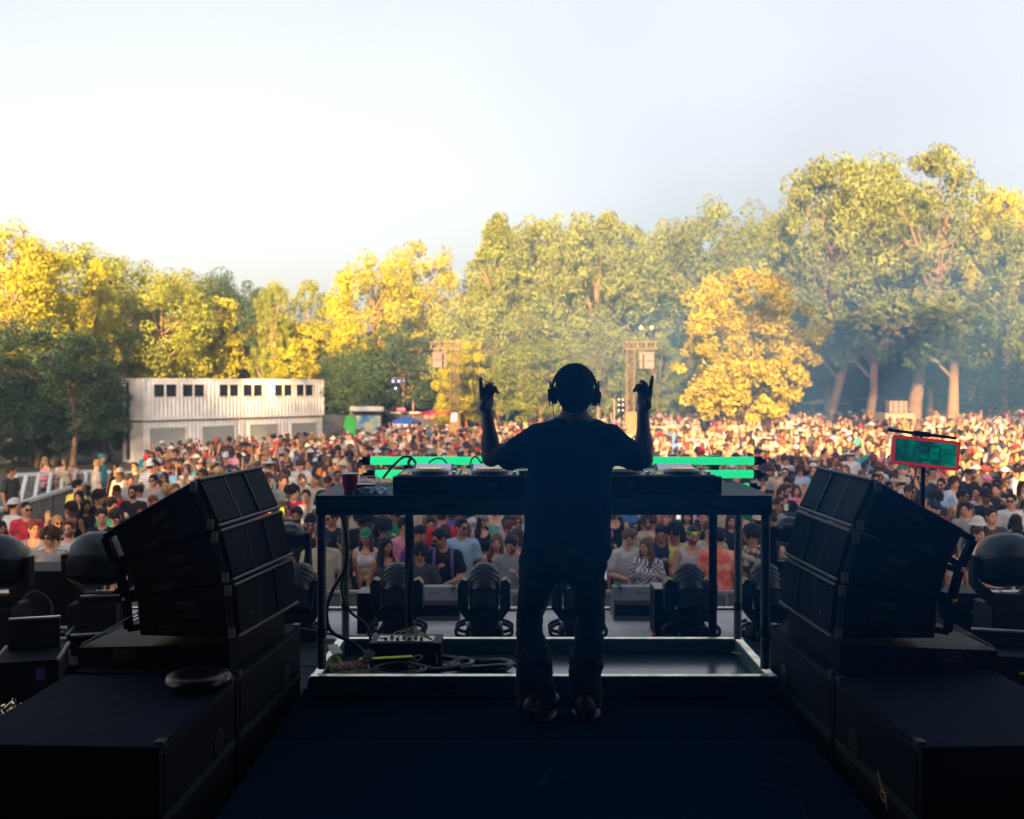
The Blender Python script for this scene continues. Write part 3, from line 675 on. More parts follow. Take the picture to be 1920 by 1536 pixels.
# ---------------- side stacks: subs and tilted line array boxes ----------------
m_box = mat("speaker_paint", (.0015, .004, .012), .55, spec=.14, bump=.25, bscale=240)
m_mhd0 = mat('handle_dark', (.012, .02, .03), .5)
m_grille = mat("speaker_grille", (.001, .006, .015), .7, spec=.12, noise=.2, nscale=300)
CXM = .107
def side(sg, word):
    X = lambda x: CXM + sg * (x - CXM)
    def toe(t, deg, px_, py_):
        pv = Vector((X(px_), py_, 0)); q = Matrix.Rotation(R(deg * sg), 4, 'Z'); l0 = t.location.copy(); d = l0 - Vector((pv.x, pv.y, 0)); t.location = Vector((pv.x, pv.y, 0)) + q @ d; t.rotation_euler = (0, 0, R(deg * sg))
    # subs
    for (y0, y1, lab) in ((4.60, 5.62, f'black subwoofer under the {word} speaker stack'), (3.68, 4.595, f'carpet topped black subwoofer nearest the photographer on the {word}')):
        t = thing('subwoofer', lab, 'speaker', (X(1.89), (y0 + y1) / 2, MZ), group='subwoofers beside the riser')
        h = 2.52 - MZ; L = y1 - y0
        mb = MB(); mb.box((.78, L - .01, h - .02), (0, 0, (h - .02) / 2 + .001), bevel=.012); mb.build('cabinet', m_box, t)
        mb = MB(); mb.box((.79, L - .004, .018), (0, 0, h - .012), bevel=.006); mb.build('carpet_top', m_carpet, t)
        mb = MB(); mb.box((.012, L - .06, .03), (-sg * .392, 0, .62)); mb.build('trim_strip', mat("strip_grey", (.02, .032, .046), .5), t)
        for (zz, hh) in ((.31, .54), (.76, .22)): mb = MB(); mb.box((.006, L - .10, hh), (-sg * .391, 0, zz), bevel=.002); mb.build('grille', m_grille, t)
        for dy in (-L / 2 + .05, L / 2 - .05):
            mb = MB(); mb.box((.035, .05, .03), (-sg * .38, dy, h - .008), bevel=.006); mb.build('corner_fitting', m_mhd0, t)
        for zz in (.31, .70):
            mb = MB(); mb.lathe([(.01, 0), (.055, 0), (.06, .004), (.01, .005)], (-sg * .394, L * .22, zz), (0, -sg * PI / 2, 0), seg=20); mb.build('handle_cup', m_rubber, t, smooth=40)
        toe(t, (5 if sg < 0 else 2) if y0 > 4 else 2, 1.5, 4.6)
    # three array boxes
    fr = [((1.70, 3.43), (1.592, 3.196)), ((1.590, 3.190), (1.523, 2.942)), ((1.520, 2.936), (1.497, 2.676))]
    nm = ['topmost', 'middle', 'lowest']
    for i, ((xt, zt), (xb_, zb)) in enumerate(fr):
        ax = Vector((X(xb_) - X(xt), 0, zb - zt)); down = ax.normalized(); back = Vector((sg * -down.z, 0, sg * down.x * 1.0))
        if back.x * sg < 0: back = -back
        org = Vector((X(xt), 5.03, zt))
        t = thing('line_array_speaker', f'{nm[i]} tilted black speaker box of the {word} stack', 'speaker', tuple(org), group=f'line array boxes of the {word} stack')
        Hh = ax.length; D, Wd = .50, .755
        def pt(u, v, w): return back * u + down * v + Vector((0, w, 0))     # u depth, v down, w along the view
        def slab(u0, u1, v0, v1, w0, w1, vv=0):
            mb = MB(); bm = mb.bm; k = .035
            vs = [bm.verts.new(pt(u, v if u == u0 else (v + (k if v == v0 else -k) if vv else v), w)) for u in (u0, u1) for v in (v0, v1) for w in (w0, w1)]
            for f in ((0, 1, 3, 2), (4, 6, 7, 5), (0, 4, 5, 1), (2, 3, 7, 6), (0, 2, 6, 4), (1, 5, 7, 3)): bm.faces.new([vs[q] for q in f])
            es = list(bm.edges); bmesh.ops.bevel(bm, geom=es, offset=.006, segments=1, affect='EDGES'); return mb
        slab(.012, D, .004, Hh - .004, -Wd / 2, Wd / 2, 1).build('cabinet', m_box, t)
        for (w0, w1, u, nn) in ((-.365, -.125, .0, 'woofer_grille'), (-.115, .115, .008, 'horn_grille'), (.125, .365, .0, 'woofer_grille')):
            slab(u, .03, .022, Hh - .022, w0, w1).build(nn, m_grille, t)
        for w_ in (-.12, .12): slab(-.003, .02, .016, Hh - .016, w_ - .004, w_ + .004).build('divider', mat("edge_grey", (.07, .085, .10), .4), t)
        slab(-.006, .03, .002, .018, -Wd / 2, Wd / 2).build('top_lip', m_steel, t)
        slab(-.006, .03, Hh - .018, Hh - .002, -Wd / 2, Wd / 2).build('bottom_lip', m_steel, t)
        # rigging on the near end and a handle recess
        for (u, v) in ((.03, .03), (.03, Hh - .03)):
            mb = MB(); c = pt(u, v, -Wd / 2 - .008); mb.box((.03, .016, .05), c, (0, 0, 0), bevel=.004); mb.build('rigging_pin', m_alud, t)
        slab(.02, .05, .02, Hh - .02, -Wd / 2 - .010, -Wd / 2 + .004).build('rigging_plate', m_mhd0, t)
        slab(.20, .30, .07, .11, -Wd / 2 - .004, -Wd / 2 + .01).build('handle', m_mhd0, t)
        slab(.02, .30, .035, .075, Wd / 2, Wd / 2 + .012).build('rigging_plate', m_steel, t)
        # rear bumper frame
        a, b_, c, d = pt(D - .02, .05, -.30), pt(D + .10, .06, -.30), pt(D + .10, Hh - .06, -.30), pt(D - .02, Hh - .07, -.30)
        for w in (0, .6):
            mb = MB(); o_ = Vector((0, w, 0)); mb.beam(a + o_, b_ + o_, .03, .03, (0, 1, 0)); mb.beam(b_ + o_, c + o_, .03, .04, (0, 1, 0)); mb.beam(c + o_, d + o_, .03, .03, (0, 1, 0)); mb.build('rear_frame', m_black, t)
        toe(t, 9 if sg < 0 else 3, 1.5, 4.65)
        for (u_, v_) in ((.17, .13), (.30, .18)): slab(u_, u_ + .10, v_, v_ + .035, -Wd / 2 - .003, -Wd / 2 + .01).build('handle_recess', m_rubber, t)
        slab(-.003, .02, Hh * .60, Hh * .60 + .03, -.22, -.207).build('logo_plate', m_alud, t)
        mb = MB(); q = D + .01; mb.tube([pt(q, .09, -.25), pt(q + .05, .13, -.27), pt(q + .03, .19, -.26), pt(q - .01, .15, -.24)], .004, 5); mb.build('link_cable', m_rubber, t)
    # base wedge the array stands on, with straps
    t = thing('speaker_plinth', f'black wedge plinth with steel straps under the {word} speaker stack', 'speaker base', (X(1.95), 5.03, 2.521))
    mb = MB(); mb.prism([(sg * -.40, 0), (sg * .36, 0), (sg * .36, .085), (sg * .05, .10), (sg * -.40, .13)], -.37, .37); mb.build('wedge', m_black, t)
    for k in range(3): mb = MB(); mb.bar((sg * .36, -.34 + .03 * k, .09 + 0 * k), (sg * .05, -.30 + .03 * k, .27 - .02 * k), .0035, 6); mb.build('brace_rod', m_alud, t)
    mb = MB(); mb.box((.12, .01, .05), (sg * .12, -.376, .06)); mb.build('data_plate', m_mhd0, t)
    toe(t, 7 if sg < 0 else 3, 1.5, 4.62)
side(1, 'right'); side(-1, 'left')
# padded stool top lying on the left sub
t = thing('round_cushion', 'round black padded seat lying on the left subwoofer top', 'cushion', (P(372, 1262, 4.42).x, 4.42, 2.521))
mb = MB(); mb.lathe([(.02, 0), (.12, .0), (.142, .012), (.146, .035), (.135, .055), (.09, .064), (.02, .066)], seg=32); mb.build('cushion', mat("vinyl", (.006, .009, .016), .3, spec=.6), t, smooth=60)

# stage timer on its stand at the right
tp = P(1735, 850, 5.9)
t = thing('stage_timer', 'red framed stage timer screen on a thin black stand, right side', 'timer', (tp.x, 5.9, MZ))
zc = P(1735, 849, 5.9).z - MZ
MS = Matrix.Translation((0, 0, zc)) @ Matrix.Rotation(R(-14), 4, 'Z') @ Matrix.Rotation(R(6), 4, 'Y') @ Matrix.Rotation(R(-6), 4, 'X')
mb = MB(); mb.box((.375, .075, .17), (0, .035, 0), bevel=.01, M=MS); h_ = mb.build('housing', m_blackg, t)
m_rf = mat("frame_red", (.75, .03, .04), .4, emit=(.8, .05, .07), estr=.06)  # faint glow brightens the red frame, which is no lamp
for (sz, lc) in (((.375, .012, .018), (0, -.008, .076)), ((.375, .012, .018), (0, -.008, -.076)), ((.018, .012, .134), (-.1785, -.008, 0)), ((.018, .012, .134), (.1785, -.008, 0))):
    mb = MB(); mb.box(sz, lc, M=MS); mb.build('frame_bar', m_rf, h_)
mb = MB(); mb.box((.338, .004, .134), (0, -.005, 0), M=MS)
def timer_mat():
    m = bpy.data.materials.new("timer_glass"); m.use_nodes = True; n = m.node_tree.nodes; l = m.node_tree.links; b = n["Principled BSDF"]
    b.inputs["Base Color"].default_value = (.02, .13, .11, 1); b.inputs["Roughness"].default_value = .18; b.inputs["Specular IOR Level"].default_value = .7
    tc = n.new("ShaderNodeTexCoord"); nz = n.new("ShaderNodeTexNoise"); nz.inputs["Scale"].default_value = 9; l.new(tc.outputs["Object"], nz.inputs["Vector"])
    cr = n.new("ShaderNodeValToRGB"); cr.color_ramp.elements[0].position = .45; cr.color_ramp.elements[0].color = (.004, .045, .045, 1); cr.color_ramp.elements[1].position = .6; cr.color_ramp.elements[1].color = (.0, .17, .10, 1)  # green reflection painted into the glow of the display
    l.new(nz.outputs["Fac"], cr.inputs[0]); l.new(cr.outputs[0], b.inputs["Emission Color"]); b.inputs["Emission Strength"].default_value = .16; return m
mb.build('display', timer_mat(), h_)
# dark seven segment digits  1 : 3 3  with small 20
m_seg = mat("dark_segment", (.018, .12, .10), .25, emit=(.0, .05, .04), estr=.12)
SEG = {'0': 'abcdef', '1': 'bc', '2': 'abged', '3': 'abgcd', ':': ''}
def digit(ch, x, z, hh, mb):
    w_ = hh * .5; q = hh / 2; th = hh * .11
    pos = {'a': (0, q, w_, th), 'g': (0, 0, w_, th), 'd': (0, -q, w_, th), 'f': (-w_ / 2, q / 2, th, q), 'b': (w_ / 2, q / 2, th, q), 'e': (-w_ / 2, -q / 2, th, q), 'c': (w_ / 2, -q / 2, th, q)}
    for s_ in SEG[ch]: a = pos[s_]; mb.box((a[2], .002, a[3] * .9), (x + a[0], -.0085, z + a[1]), M=MS)
    if ch == ':':
        for dz in (-q / 2, q / 2): mb.box((th, .002, th), (x, -.0085, z + dz), M=MS)
for ch, x, z, hh in (('1', -.085, 0, .085), (':', -.045, 0, .085), ('3', -.005, 0, .085), ('3', .06, 0, .085), ('2', .115, -.03, .028), ('0', .137, -.03, .028)):
    mb = MB(); digit(ch, x, z, hh, mb); mb.build('digit' if ch != ':' else 'colon', m_seg, h_)
mb = MB(); mb.bar((0, .03, .02), (0, .03, zc - .06), .0125, 12); mb.build('stand_pole', m_black, t, smooth=50)
mb = MB(); mb.cyl(.16, .025, (0, .03, .013), seg=28); mb.build('stand_foot', m_black, t, smooth=40)
mb = MB(); a, b_ = Vector((-.215, .02, zc + .135)), Vector((.19, .02, zc + .085)); mb.bar(a, b_, .009, 10); mb.bar(a.lerp(b_, .38), a.lerp(b_, .62), .016, 10); mb.bar(a.lerp(b_, .45), (0, .03, zc + .07), .008, 8); mb.build('boom_arm', m_black, t, smooth=50)
mb = MB(); mb.tube([(-.03, .04, zc - .07), (-.05, .05, zc - .2), (-.06, .05, zc - .3)], .004, 5); mb.build('cord', m_rubber, t)

# ---------------- moving head lights ----------------
m_mh = mat("fixture_shell", (.008, .016, .028), .42, spec=.3)
m_mhd = mat("fixture_dark", (.002, .005, .012), .6, spec=.12)
def moving_head(X, Y, lab, tilt=-38, pan=0., z=MZ, s=1.0, dome=False):
    t = thing('moving_head_light', lab, 'stage light', (X, Y, z), R(pan), group='moving head lights on the deck')
    t.scale = (s, s, s)
    mb = MB(); mb.box((.36, .30, .12), (0, 0, .062), bevel=.02, taper=(.86, .86)); mb.cyl(.13, .05, (0, 0, .14), seg=24); mb.build('base', m_mhd, t, smooth=35)
    for s_ in (-1, 1):
        for y_ in (-1, 1): mb = MB(); mb.tube([(s_ * .16, y_ * .10, .03), (s_ * .235, y_ * .10, .05), (s_ * .25, y_ * .085, .09), (s_ * .225, y_ * .07, .125), (s_ * .16, y_ * .06, .15)], .017, 8); mb.build('handle', m_mh, t, smooth=60)
    mb = MB(); pr = [(-.235, .30), (-.235, .50), (-.21, .54), (-.15, .54), (-.14, .50), (-.14, .32), (-.10, .26), (.10, .26), (.14, .32), (.14, .50), (.15, .54), (.21, .54), (.235, .50), (.235, .30), (.18, .18), (.12, .155), (-.12, .155), (-.18, .18)]
    # U shaped yoke built of convex pieces
    for s_ in (-1, 1):
        mb.prism([(s_ * .235, .28), (s_ * .235, .50), (s_ * .20, .545), (s_ * .155, .53), (s_ * .142, .48), (s_ * .142, .28)], -.075, .075)
        mb.prism([(s_ * .235, .28), (s_ * .142, .28), (s_ * .02, .25), (s_ * .02, .165), (s_ * .15, .165)], -.073, .073)
    mb.box((.06, .144, .08), (0, 0, .206)); mb.build('yoke', m_mh, t, smooth=30)
    MH = Matrix.Translation((0, 0, .44)) @ Matrix.Rotation(R(tilt), 4, 'X')
    mb = MB(); mb.lathe([(.03, .232), (.085, .225), (.118, .19), (.132, .13), (.134, .03), (.136, .0)], seg=32, M=MH); hd = mb.build('head_cover', m_mh, t, smooth=40)
    mb = MB(); mb.lathe([(.128, -.045), (.142, -.04), (.142, -.002), (.130, 0)], seg=32, M=MH); mb.build('head_ring', m_blackg, hd, smooth=30)
    mb = MB(); mb.lathe([(.10, -.21), (.128, -.20), (.132, -.12), (.126, -.046)], seg=32, M=MH); mb.build('lens_barrel', m_mhd, hd, smooth=30)
    mb = MB(); mb.lathe([(.02, -.224), (.07, -.222), (.10, -.212)], seg=32, M=MH); mb.build('lens', m_blackg, hd, smooth=60)
    for s_ in (-1, 1):
        for k in range(3):
            mb = MB(); pts = []
            for q in range(6):
                a = R(90 + s_ * (14 + q * 11)) ; zz = .07 + k * .045 - q * .006
                rr_ = .137 if zz < .13 else .137 - (zz - .13) * .2
                pts.append(MH @ Vector((rr_ * math.cos(a), rr_ * math.sin(a) * -1, zz)))
            mb.tube(pts, .0055, 5)
            pts2 = [MH @ Vector((rr_ * math.cos(R(-90 + s_ * (14 + q * 11))), 0, 0)) for q in range(2)]
            mb.build('cooling_fin', m_blackg, hd, smooth=60)
    mb = MB(); mb.box((.022, .004, .05), (-.12, -.152, .07)); mb.build('label', m_steel, t)
    return t
S0 = 8.9
for px, lab in ((560, 'moving light half hidden behind the left speaker stack'), (745, 'moving light behind the left post, next to the power box'),
                (908, 'moving light in clear view left of the performer'), (1083, 'moving light seen between and beside the legs of the performer'),
                (1293, 'moving light in front of the man with the yellow and green headband'), (1437, 'moving light behind the right front leg of the table')):
    moving_head(P(px, 1190, S0).x, S0, lab, tilt=-32)
def dome_light(px, py, Y, lab, r=.25, z=MZ):
    c = P(px, py, Y); t = thing('dome_light', lab, 'stage light', (c.x, Y, z), group='large round stage lights')
    hc = c.z - z
    mb = MB(); k_ = r / .235 * .92
    mb.lathe([(.10 * k_, -.2 * k_), (r * .9, -.16 * k_), (r, -.02), (r * .97, .08 * k_), (r * .8, .16 * k_), (r * .5, .21 * k_), (.04 * k_, .228 * k_)], (0, 0, hc), (R(-18), 0, 0), seg=36); hd = mb.build('round_housing', mat("housing_grey", (.025, .042, .062), .4, spec=.35), t, smooth=50)
    mb = MB(); mb.lathe([(r * .5, -.235 * k_), (r * .93, -.19 * k_), (r * 1.03, -.10 * k_), (r * 1.03, -.03 * k_), (r * .98, -.01)], (0, 0, hc), (R(-18), 0, 0), seg=36); mb.build('dark_band', m_mhd, hd, smooth=40)
    for k in range(3): mb = MB(); mb.box((.14, .02, .012), (0, -r * .86 + k * .035, hc + .06 + k * .045), (R(45), 0, 0), bevel=.004); mb.build('vent_rib', m_steel, hd)
    mb = MB()
    for s_ in (-1, 1):
        mb.prism([(s_ * (r + .06), hc + .03), (s_ * (r + .012), hc + .03), (s_ * (r + .012), hc - .18), (s_ * .12, hc - .30), (s_ * .12, hc - .38), (s_ * .2, hc - .36), (s_ * (r + .06), hc - .22)], -.05, .05)
    mb.box((.24, .1, .08), (0, 0, hc - .34)); mb.build('yoke', m_mhd, t)
    mb = MB(); mb.box((.42, .36, hc - .38), (0, 0, (hc - .38) / 2 + .001), bevel=.02); mb.build('base', m_mhd, t)
    return t
dome_light(-8, 1050, 8.6, 'large round grey topped light cut by the left picture edge')
dome_light(186, 1045, 8.6, 'large round grey topped light behind the left stack frame')
dome_light(1888, 1048, 8.6, 'large round grey topped light at the right picture edge')
dome_light(1480, 992, 9.4, 'small round light peeping out left of the right speaker stack', r=.13)
dome_light(545, 1004, 9.4, 'small round light peeping out right of the left speaker stack', r=.13)

# ---------------- wedges, barrier, cases and clutter on the main deck ----------------
def wedge(px, Y, lab, rz=0):
    t = thing('monitor_wedge', lab, 'speaker', (P(px, 1110, Y).x, Y, MZ + .001), R(rz), group='monitor wedges along the stage edge')
    mb = MB(); mb.prism([(-.20, 0), (.22, 0), (.22, .10), (.06, .30), (-.06, .30), (-.20, .20)], -.26, .26, 'X'); mb.build('cabinet', mat("wedge_grey", (.10, .11, .125), .5, spec=.4), t)
    mb = MB(); mb.box((.50, .005, .10), (0, -.204, .10)); mb.build('rear_panel', m_black, t)
    for s_ in (-1, 1): mb = MB(); mb.box((.03, .30, .012), (s_ * .19, .0, .306), bevel=.003); mb.build('rail', m_black, t)
    mb = MB()
    for k in range(3): mb.box((.02, .006, .01), (-.03 + k * .035, -.126, .255), (R(-35), 0, 0))
    mb.build('socket_row', m_rubber, t)
wedge(815, 9.75, 'grey monitor wedge in front of the man with the backpack')
wedge(1197, 9.75, 'grey monitor wedge in front of the woman in the checkered shirt')
t = thing('amp_case', 'small black equipment case standing behind the monitor wedge right of centre', 'case', (P(1243, 1160, 9.1).x, 9.1, MZ))
mb = MB(); mb.box((.20, .3, .42), (0, 0, .211), bevel=.008); mb.build('body', m_mhd, t); mb = MB(); mb.box((.19, .29, .012), (0, 0, .428), bevel=.004); mb.build('lid', m_alud, t)
t = thing('amp_case', 'low black equipment case beside the moving light behind the left post', 'case', (P(690, 1160, 9.2).x, 9.2, MZ))
mb = MB(); mb.box((.16, .3, .36), (0, 0, .181), bevel=.008); mb.build('body', m_mhd, t); mb = MB(); mb.box((.15, .29, .012), (0, 0, .367)); mb.build('lid', m_mh, t)
m_bar = mat("barrier_metal", (.36, .38, .37), .45, metal=.7, noise=.15, nscale=6); m_barp = mat("barrier_panel", (.14, .16, .18), .55, metal=.3)
t0 = thing('crowd_barrier', 'grey metal crowd barrier section with a pale top rail', 'barrier', (0, 12.95, 0), group='crowd barrier sections along the front row')
mb = MB(); mb.box((1.05, .06, .05), (0, 0, 1.175), bevel=.012); mb.build('top_rail', m_bar, t0)
mb = MB(); mb.box((1.0, .015, 1.06), (0, .01, .60)); mb.build('panel', m_barp, t0)
for x in (-.50, -.17, .17, .50): mb = MB(); mb.box((.035, .04, 1.14), (x, -.02, .575), bevel=.004); mb.build('upright', m_bar, t0)
mb = MB(); mb.box((1.0, .6, .02), (0, -.33, .03)); mb.build('foot_plate', m_alud, t0)
bars = [t0]
for k in range(1, 14): bars.append(copy_tree(t0))
for k, b_ in enumerate(bars): b_.location = (-7.0 + 1.07 * k, 12.95, 0)
# black road trunks and panels on the left of the deck
def trunk(px, py_base, Y, size, lab, lid=None, rz=0., extra=None):
    t = thing('road_case', lab, 'flight case', (P(px, py_base, Y).x, Y, MZ + .001), R(rz), group='road cases on the deck')
    mb = MB(); mb.box(size, (0, 0, size[2] / 2), bevel=.01); mb.build('body', m_mhd, t)
    for s_ in (-1, 1): mb = MB(); mb.box((.02, size[1] + .006, .02), (s_ * (size[0] / 2 - .004), 0, size[2] - .006)); mb.build('edge_trim', m_alud if lid else m_steel, t)
    if lid: mb = MB(); mb.box((size[0] * .8, .03, lid), (0, size[1] * .25, size[2] + lid / 2 + .002), (R(-6), 0, 0), bevel=.004); l_ = mb.build('raised_lid', m_box, t); mb = MB(); mb.box((size[0] * .8, .034, .014), (0, size[1] * .25 + lid * .05, size[2] + lid + .004)); mb.build('lid_edge', m_alu, l_)
    if extra:
        for (dx, dz, sx, sz, c) in extra: mb = MB(); mb.box((sx, .004, sz), (dx, -size[1] / 2 - .003, dz)); mb.build('sticker', mat("sticker_%s" % c[0], c[1], .5), t)
    return t
org = ('orange', (.85, .16, .02)); pur = ('purple', (.08, .03, .25)); yel = ('yellow', (.8, .35, .02))
trunk(60, 1290, 7.3, (.44, .5, .30), 'black road case with open lid and purple label, far left', .22, 16, [(.10, .2, .06, .09, pur)])
trunk(185, 1215, 8.4, (.42, .45, .22), 'black road case with orange sticker behind the left stack', .24, 12, [(-.15, .15, .055, .022, org), (.10, .17, .06, .05, pur)])
trunk(165, 1250, 7.7, (.36, .45, .16), 'low black road case between the two left cases', .14, 14)
trunk(100, 1110, 9.6, (.62, .5, .52), 'black trunk between the two large round lights on the left', None, 0)
trunk(1880, 1215, 7.6, (.5, .4, .24), 'dark road case beside the right stack, near the edge of the picture', .12, -14, [(.1, .12, .05, .02, yel)])
trunk(1800, 1120, 9.3, (.5, .4, .36), 'dark trunk behind the right speaker stack', None, -8, [(-.1, .3, .04, .03, yel)])
trunk(1890, 1130, 8.9, (.5, .4, .20), 'flat dark case under the large round light on the right', None, -6)
def coil(x, y, z, r, n, lab, th=.010, sq=1.0, sd_=1):
    rr = random.Random(sd_); pts = []
    for k in range(n * 8):
        a = 2 * PI * k / 8; q = r * (1 - .12 * rr.random()) * (1 - .25 * k / (n * 8)); pts.append((x + q * math.cos(a), y + q * math.sin(a) * sq, z + th * 1.2 + .016 * (k % 16) / 16 + .02 * rr.random()))
    mb = MB(); mb.tube(pts, th, 6); o = mb.build('cable_coil', m_rubber, smooth=80); tag(o, lab, 'cable'); return o
coil(P(745, 1240, 5.55).x, 5.58, RZ + .03, .17, 5, 'coil of thick black cable inside the base frame, left of centre', .011, .8, 1)
coil(P(830, 1225, 5.8).x, 5.72, RZ + .03, .22, 3, 'flat loops of black cable behind the left shin of the performer', .013, .7, 2)
coil(P(905, 1235, 5.8).x, 5.68, RZ + .03, .20, 3, 'second flat loop of black cable just left of the performer', .013, .7, 3)
for i, (px, py) in enumerate(((60, 1130), (110, 1120), (30, 1120))):
    coil(P(px, 1135, 9.1 - .2 * i).x, 9.1 - .2 * i, MZ + .02, .20, 4, ['tangle of black cable on the deck between the round lights', 'tangle of black cable right of the first one on the deck', 'tangle of black cable under the leftmost round light'][i], .012, .6, 10 + i)
coil(P(1840, 1150, 8.7).x, 8.7, MZ + .02, .25, 5, 'tangle of black cable right of the right speaker stack', .012, .6, 20)
cable('black cable strung along the stage edge behind the moving lights', [Vector((-4.6 + k * .75, 9.95 + .03 * math.sin(k * 2.1), MZ + .014 + .01 * (k % 2))) for k in range(13)], .012)
cable('black cable looping up over the left trunk', [P(20, 1160, 8.9), P(60, 1110, 8.9), P(95, 1130, 8.9), P(100, 1170, 8.8), P(140, 1190, 8.7)], .010)
# power box with red sockets, yellow strap, electronics
def at_px(px, py, Y, z): return (P(px, py, Y).x, Y, z)
t = thing('power_box', 'grey power box with six red sockets inside the frame at lower left', 'power box', (P(656, 1238, 5.50).x, 5.50, RZ + .03), R(22))
mb = MB(); mb.box((.22, .17, .05), (0, 0, .030), (R(22), 0, 0), bevel=.006); bd = mb.build('body', m_steel, t)
m_sock = mat("socket_red", (.55, .06, .05), .45)
for i in range(3):
    for k in range(2):
        mb = MB(); M_ = Matrix.Translation((0, 0, .030)) @ Matrix.Rotation(R(22), 4, 'X')
        mb.lathe([(.012, .0255), (.0235, .0255), (.0245, .030), (.015, .031)], (-.07 + i * .07, -.037 + k * .075, 0), seg=16, M=M_); so = mb.build('socket', m_sock, t, smooth=40)
        mb = MB(); mb.box((.022, .005, .004), (-.07 + i * .07, -.037 + k * .075, .0315), (0, 0, .5), M=M_); mb.build('slot', m_rubber, so)
t = thing('stage_box', 'black electronics box with loose thin wires, in front of the rear rail', 'electronics box', (P(762, 1215, 5.86).x, 5.88, RZ + .025))
mb = MB(); mb.box((.42, .22, .14), (0, 0, .07), bevel=.006); bd = mb.build('body', m_box, t)
mb = MB(); mb.box((.33, .13, .004), (0, -.02, .143)); pn = mb.build('panel', mat("panel_blue", (.03, .06, .09), .3, spec=.6), t)
for k in range(7): mb = MB(); mb.cyl(.010, .012, (-.12 + k * .035, -.04 + .03 * (k % 2), .151), seg=10); mb.build('jack', m_steel, pn, smooth=40)
mb = MB(); mb.box((.04, .035, .004), (-.14, .0, .148)); mb.build('sticker', m_white, pn)
m_thin = mat("thin_wire", (.55, .55, .35), .5)
for k in range(4): mb = MB(); mb.tube([(-.1 + .05 * k, -.02, .15), (-.04 + .03 * k, -.03, .19 + .01 * k), (.06, -.04, .17 + .012 * k), (.17, -.09, .14), (.19, -.12, .02)], .003, 5); mb.build('thin_wire', m_thin, t, smooth=80)
m_yel = mat("strap_yellow", (.62, .62, .03), .7, noise=.2, nscale=60)
t = thing('ratchet_strap', 'yellow webbing strap with metal hook across the cables at lower left', 'strap', (P(730, 1225, 5.62).x, 5.62, RZ + .12))
mb = MB(); mb.box((.30, .045, .005), (-.02, 0, 0), (0, R(-2), R(4))); mb.build('webbing', m_yel, t)
mb = MB(); mb.tube([(.13, 0, 0), (.16, .01, .012), (.185, .005, .006), (.165, -.012, -.012), (.135, -.01, -.004)], .004, 6); mb.build('hook', mat("copper", (.7, .4, .25), .35, metal=.8), t, smooth=70)
mb = MB(); mb.box((.05, .004, .09), (-.12, -.03, .01), (0, R(35), .3)); mb.build('tag', mat("paper_tag", (.55, .55, .45), .7), t)
cable('loop of yellow cable on the corner of the base frame', [at_px(612, 1228, 5.45, RZ + .13), at_px(622, 1221, 5.5, RZ + .16), at_px(634, 1228, 5.5, RZ + .15), at_px(642, 1242, 5.45, RZ + .12)], .008, m_yel)
cable('thin yellow wire on the right rail of the base frame', [P(1372, 1224, 5.95), P(1390, 1226, 5.9), P(1412, 1230, 5.75), P(1440, 1233, 5.6)], .004, m_yel)
t = thing('phone_charger', 'white rectangular adapter lying on black cables at the left leg', 'adapter', at_px(628, 1212, 5.72, RZ + .14), .6)
mb = MB(); mb.box((.06, .09, .014), (0, 0, 0), (R(24), 0, 0), bevel=.005); mb.build('body', m_white, t)
# gold plugs heap at far left
for i in range(34):
    rr = random.Random(100 + i)
    px = rr.uniform(-4, 46); py = 1325 - px * .5 + rr.uniform(-28, 12); Y = 5.4 + rr.uniform(-.25, .35)
    t = bpy.data.objects.new('cable_plug', None); C.objects.link(t); t.location = (P(px, py, Y).x, Y, MZ + .30 + rr.uniform(0, .14)); t.rotation_euler = (rr.uniform(-1.3, 1.3), rr.uniform(-1, 1), rr.uniform(0, 6))
    tag(t, 'blue collared plug in the heap of cable ends at far left' if i % 7 == 3 else 'small metal cable plug in the heap at far left', 'plug', 'cable plugs heaped at far left')
    mb = MB(); mb.cyl(.012, .05, seg=10); mb.build('barrel', mat("plug_blue", (.02, .12, .5), .4) if i % 7 == 3 else m_gold if i % 2 else m_silver, t, smooth=40)
    mb = MB(); mb.cyl(.008, .05, (0, 0, -.05), seg=8); mb.build('boot', m_rubber, t)
t = thing('plug_crate', 'open black crate heaped with cable plugs at the far left edge', 'crate', (P(20, 1330, 5.4).x, 5.4, MZ + .001))
mb = MB(); mb.box((.5, .9, .02), (0, 0, .29)); mb.box((.5, .9, .27), (0, 0, .136), bevel=.01); mb.build('body', m_mhd, t)
t = thing('orange_hook', 'thin orange metal hook hanging on the black case above the plugs', 'hook', (P(38, 1275, 5.6).x, 5.6, MZ + .42))
mb = MB(); mb.tube([(-.06, 0, 0), (-.01, 0, .004), (.02, 0, .002), (.035, 0, -.02), (.045, 0, .0), (.05, 0, .02)], .005, 6); mb.build('rod', mat("hook_orange", (.85, .3, .01), .4), t, smooth=70)
mb = MB(); mb.bar((.035, 0, -.02), (.035, 0, -.13), .006, 8); mb.build('stem', m_steel, t)
# glowing red marks on the deck
m_redt = mat("red_tape", (.8, .02, .02), .5)
for px, py, Y, sx, lab in ((585, 1142, 9.8, .07, 'bright red object on the deck by the left stack'), (1226, 1193, 8.95, .02, 'tiny red marker at the foot of the amp case'), (1450, 1147, 9.7, .06, 'red strip on the deck by the right stack')):
    t = thing('red_marker', lab, 'marker', (P(px, py, Y).x, Y, MZ + .001)); mb = MB(); mb.box((sx * 1.5, .05, .03), (0, 0, .015), bevel=.004); mb.build('block', m_redt, t)
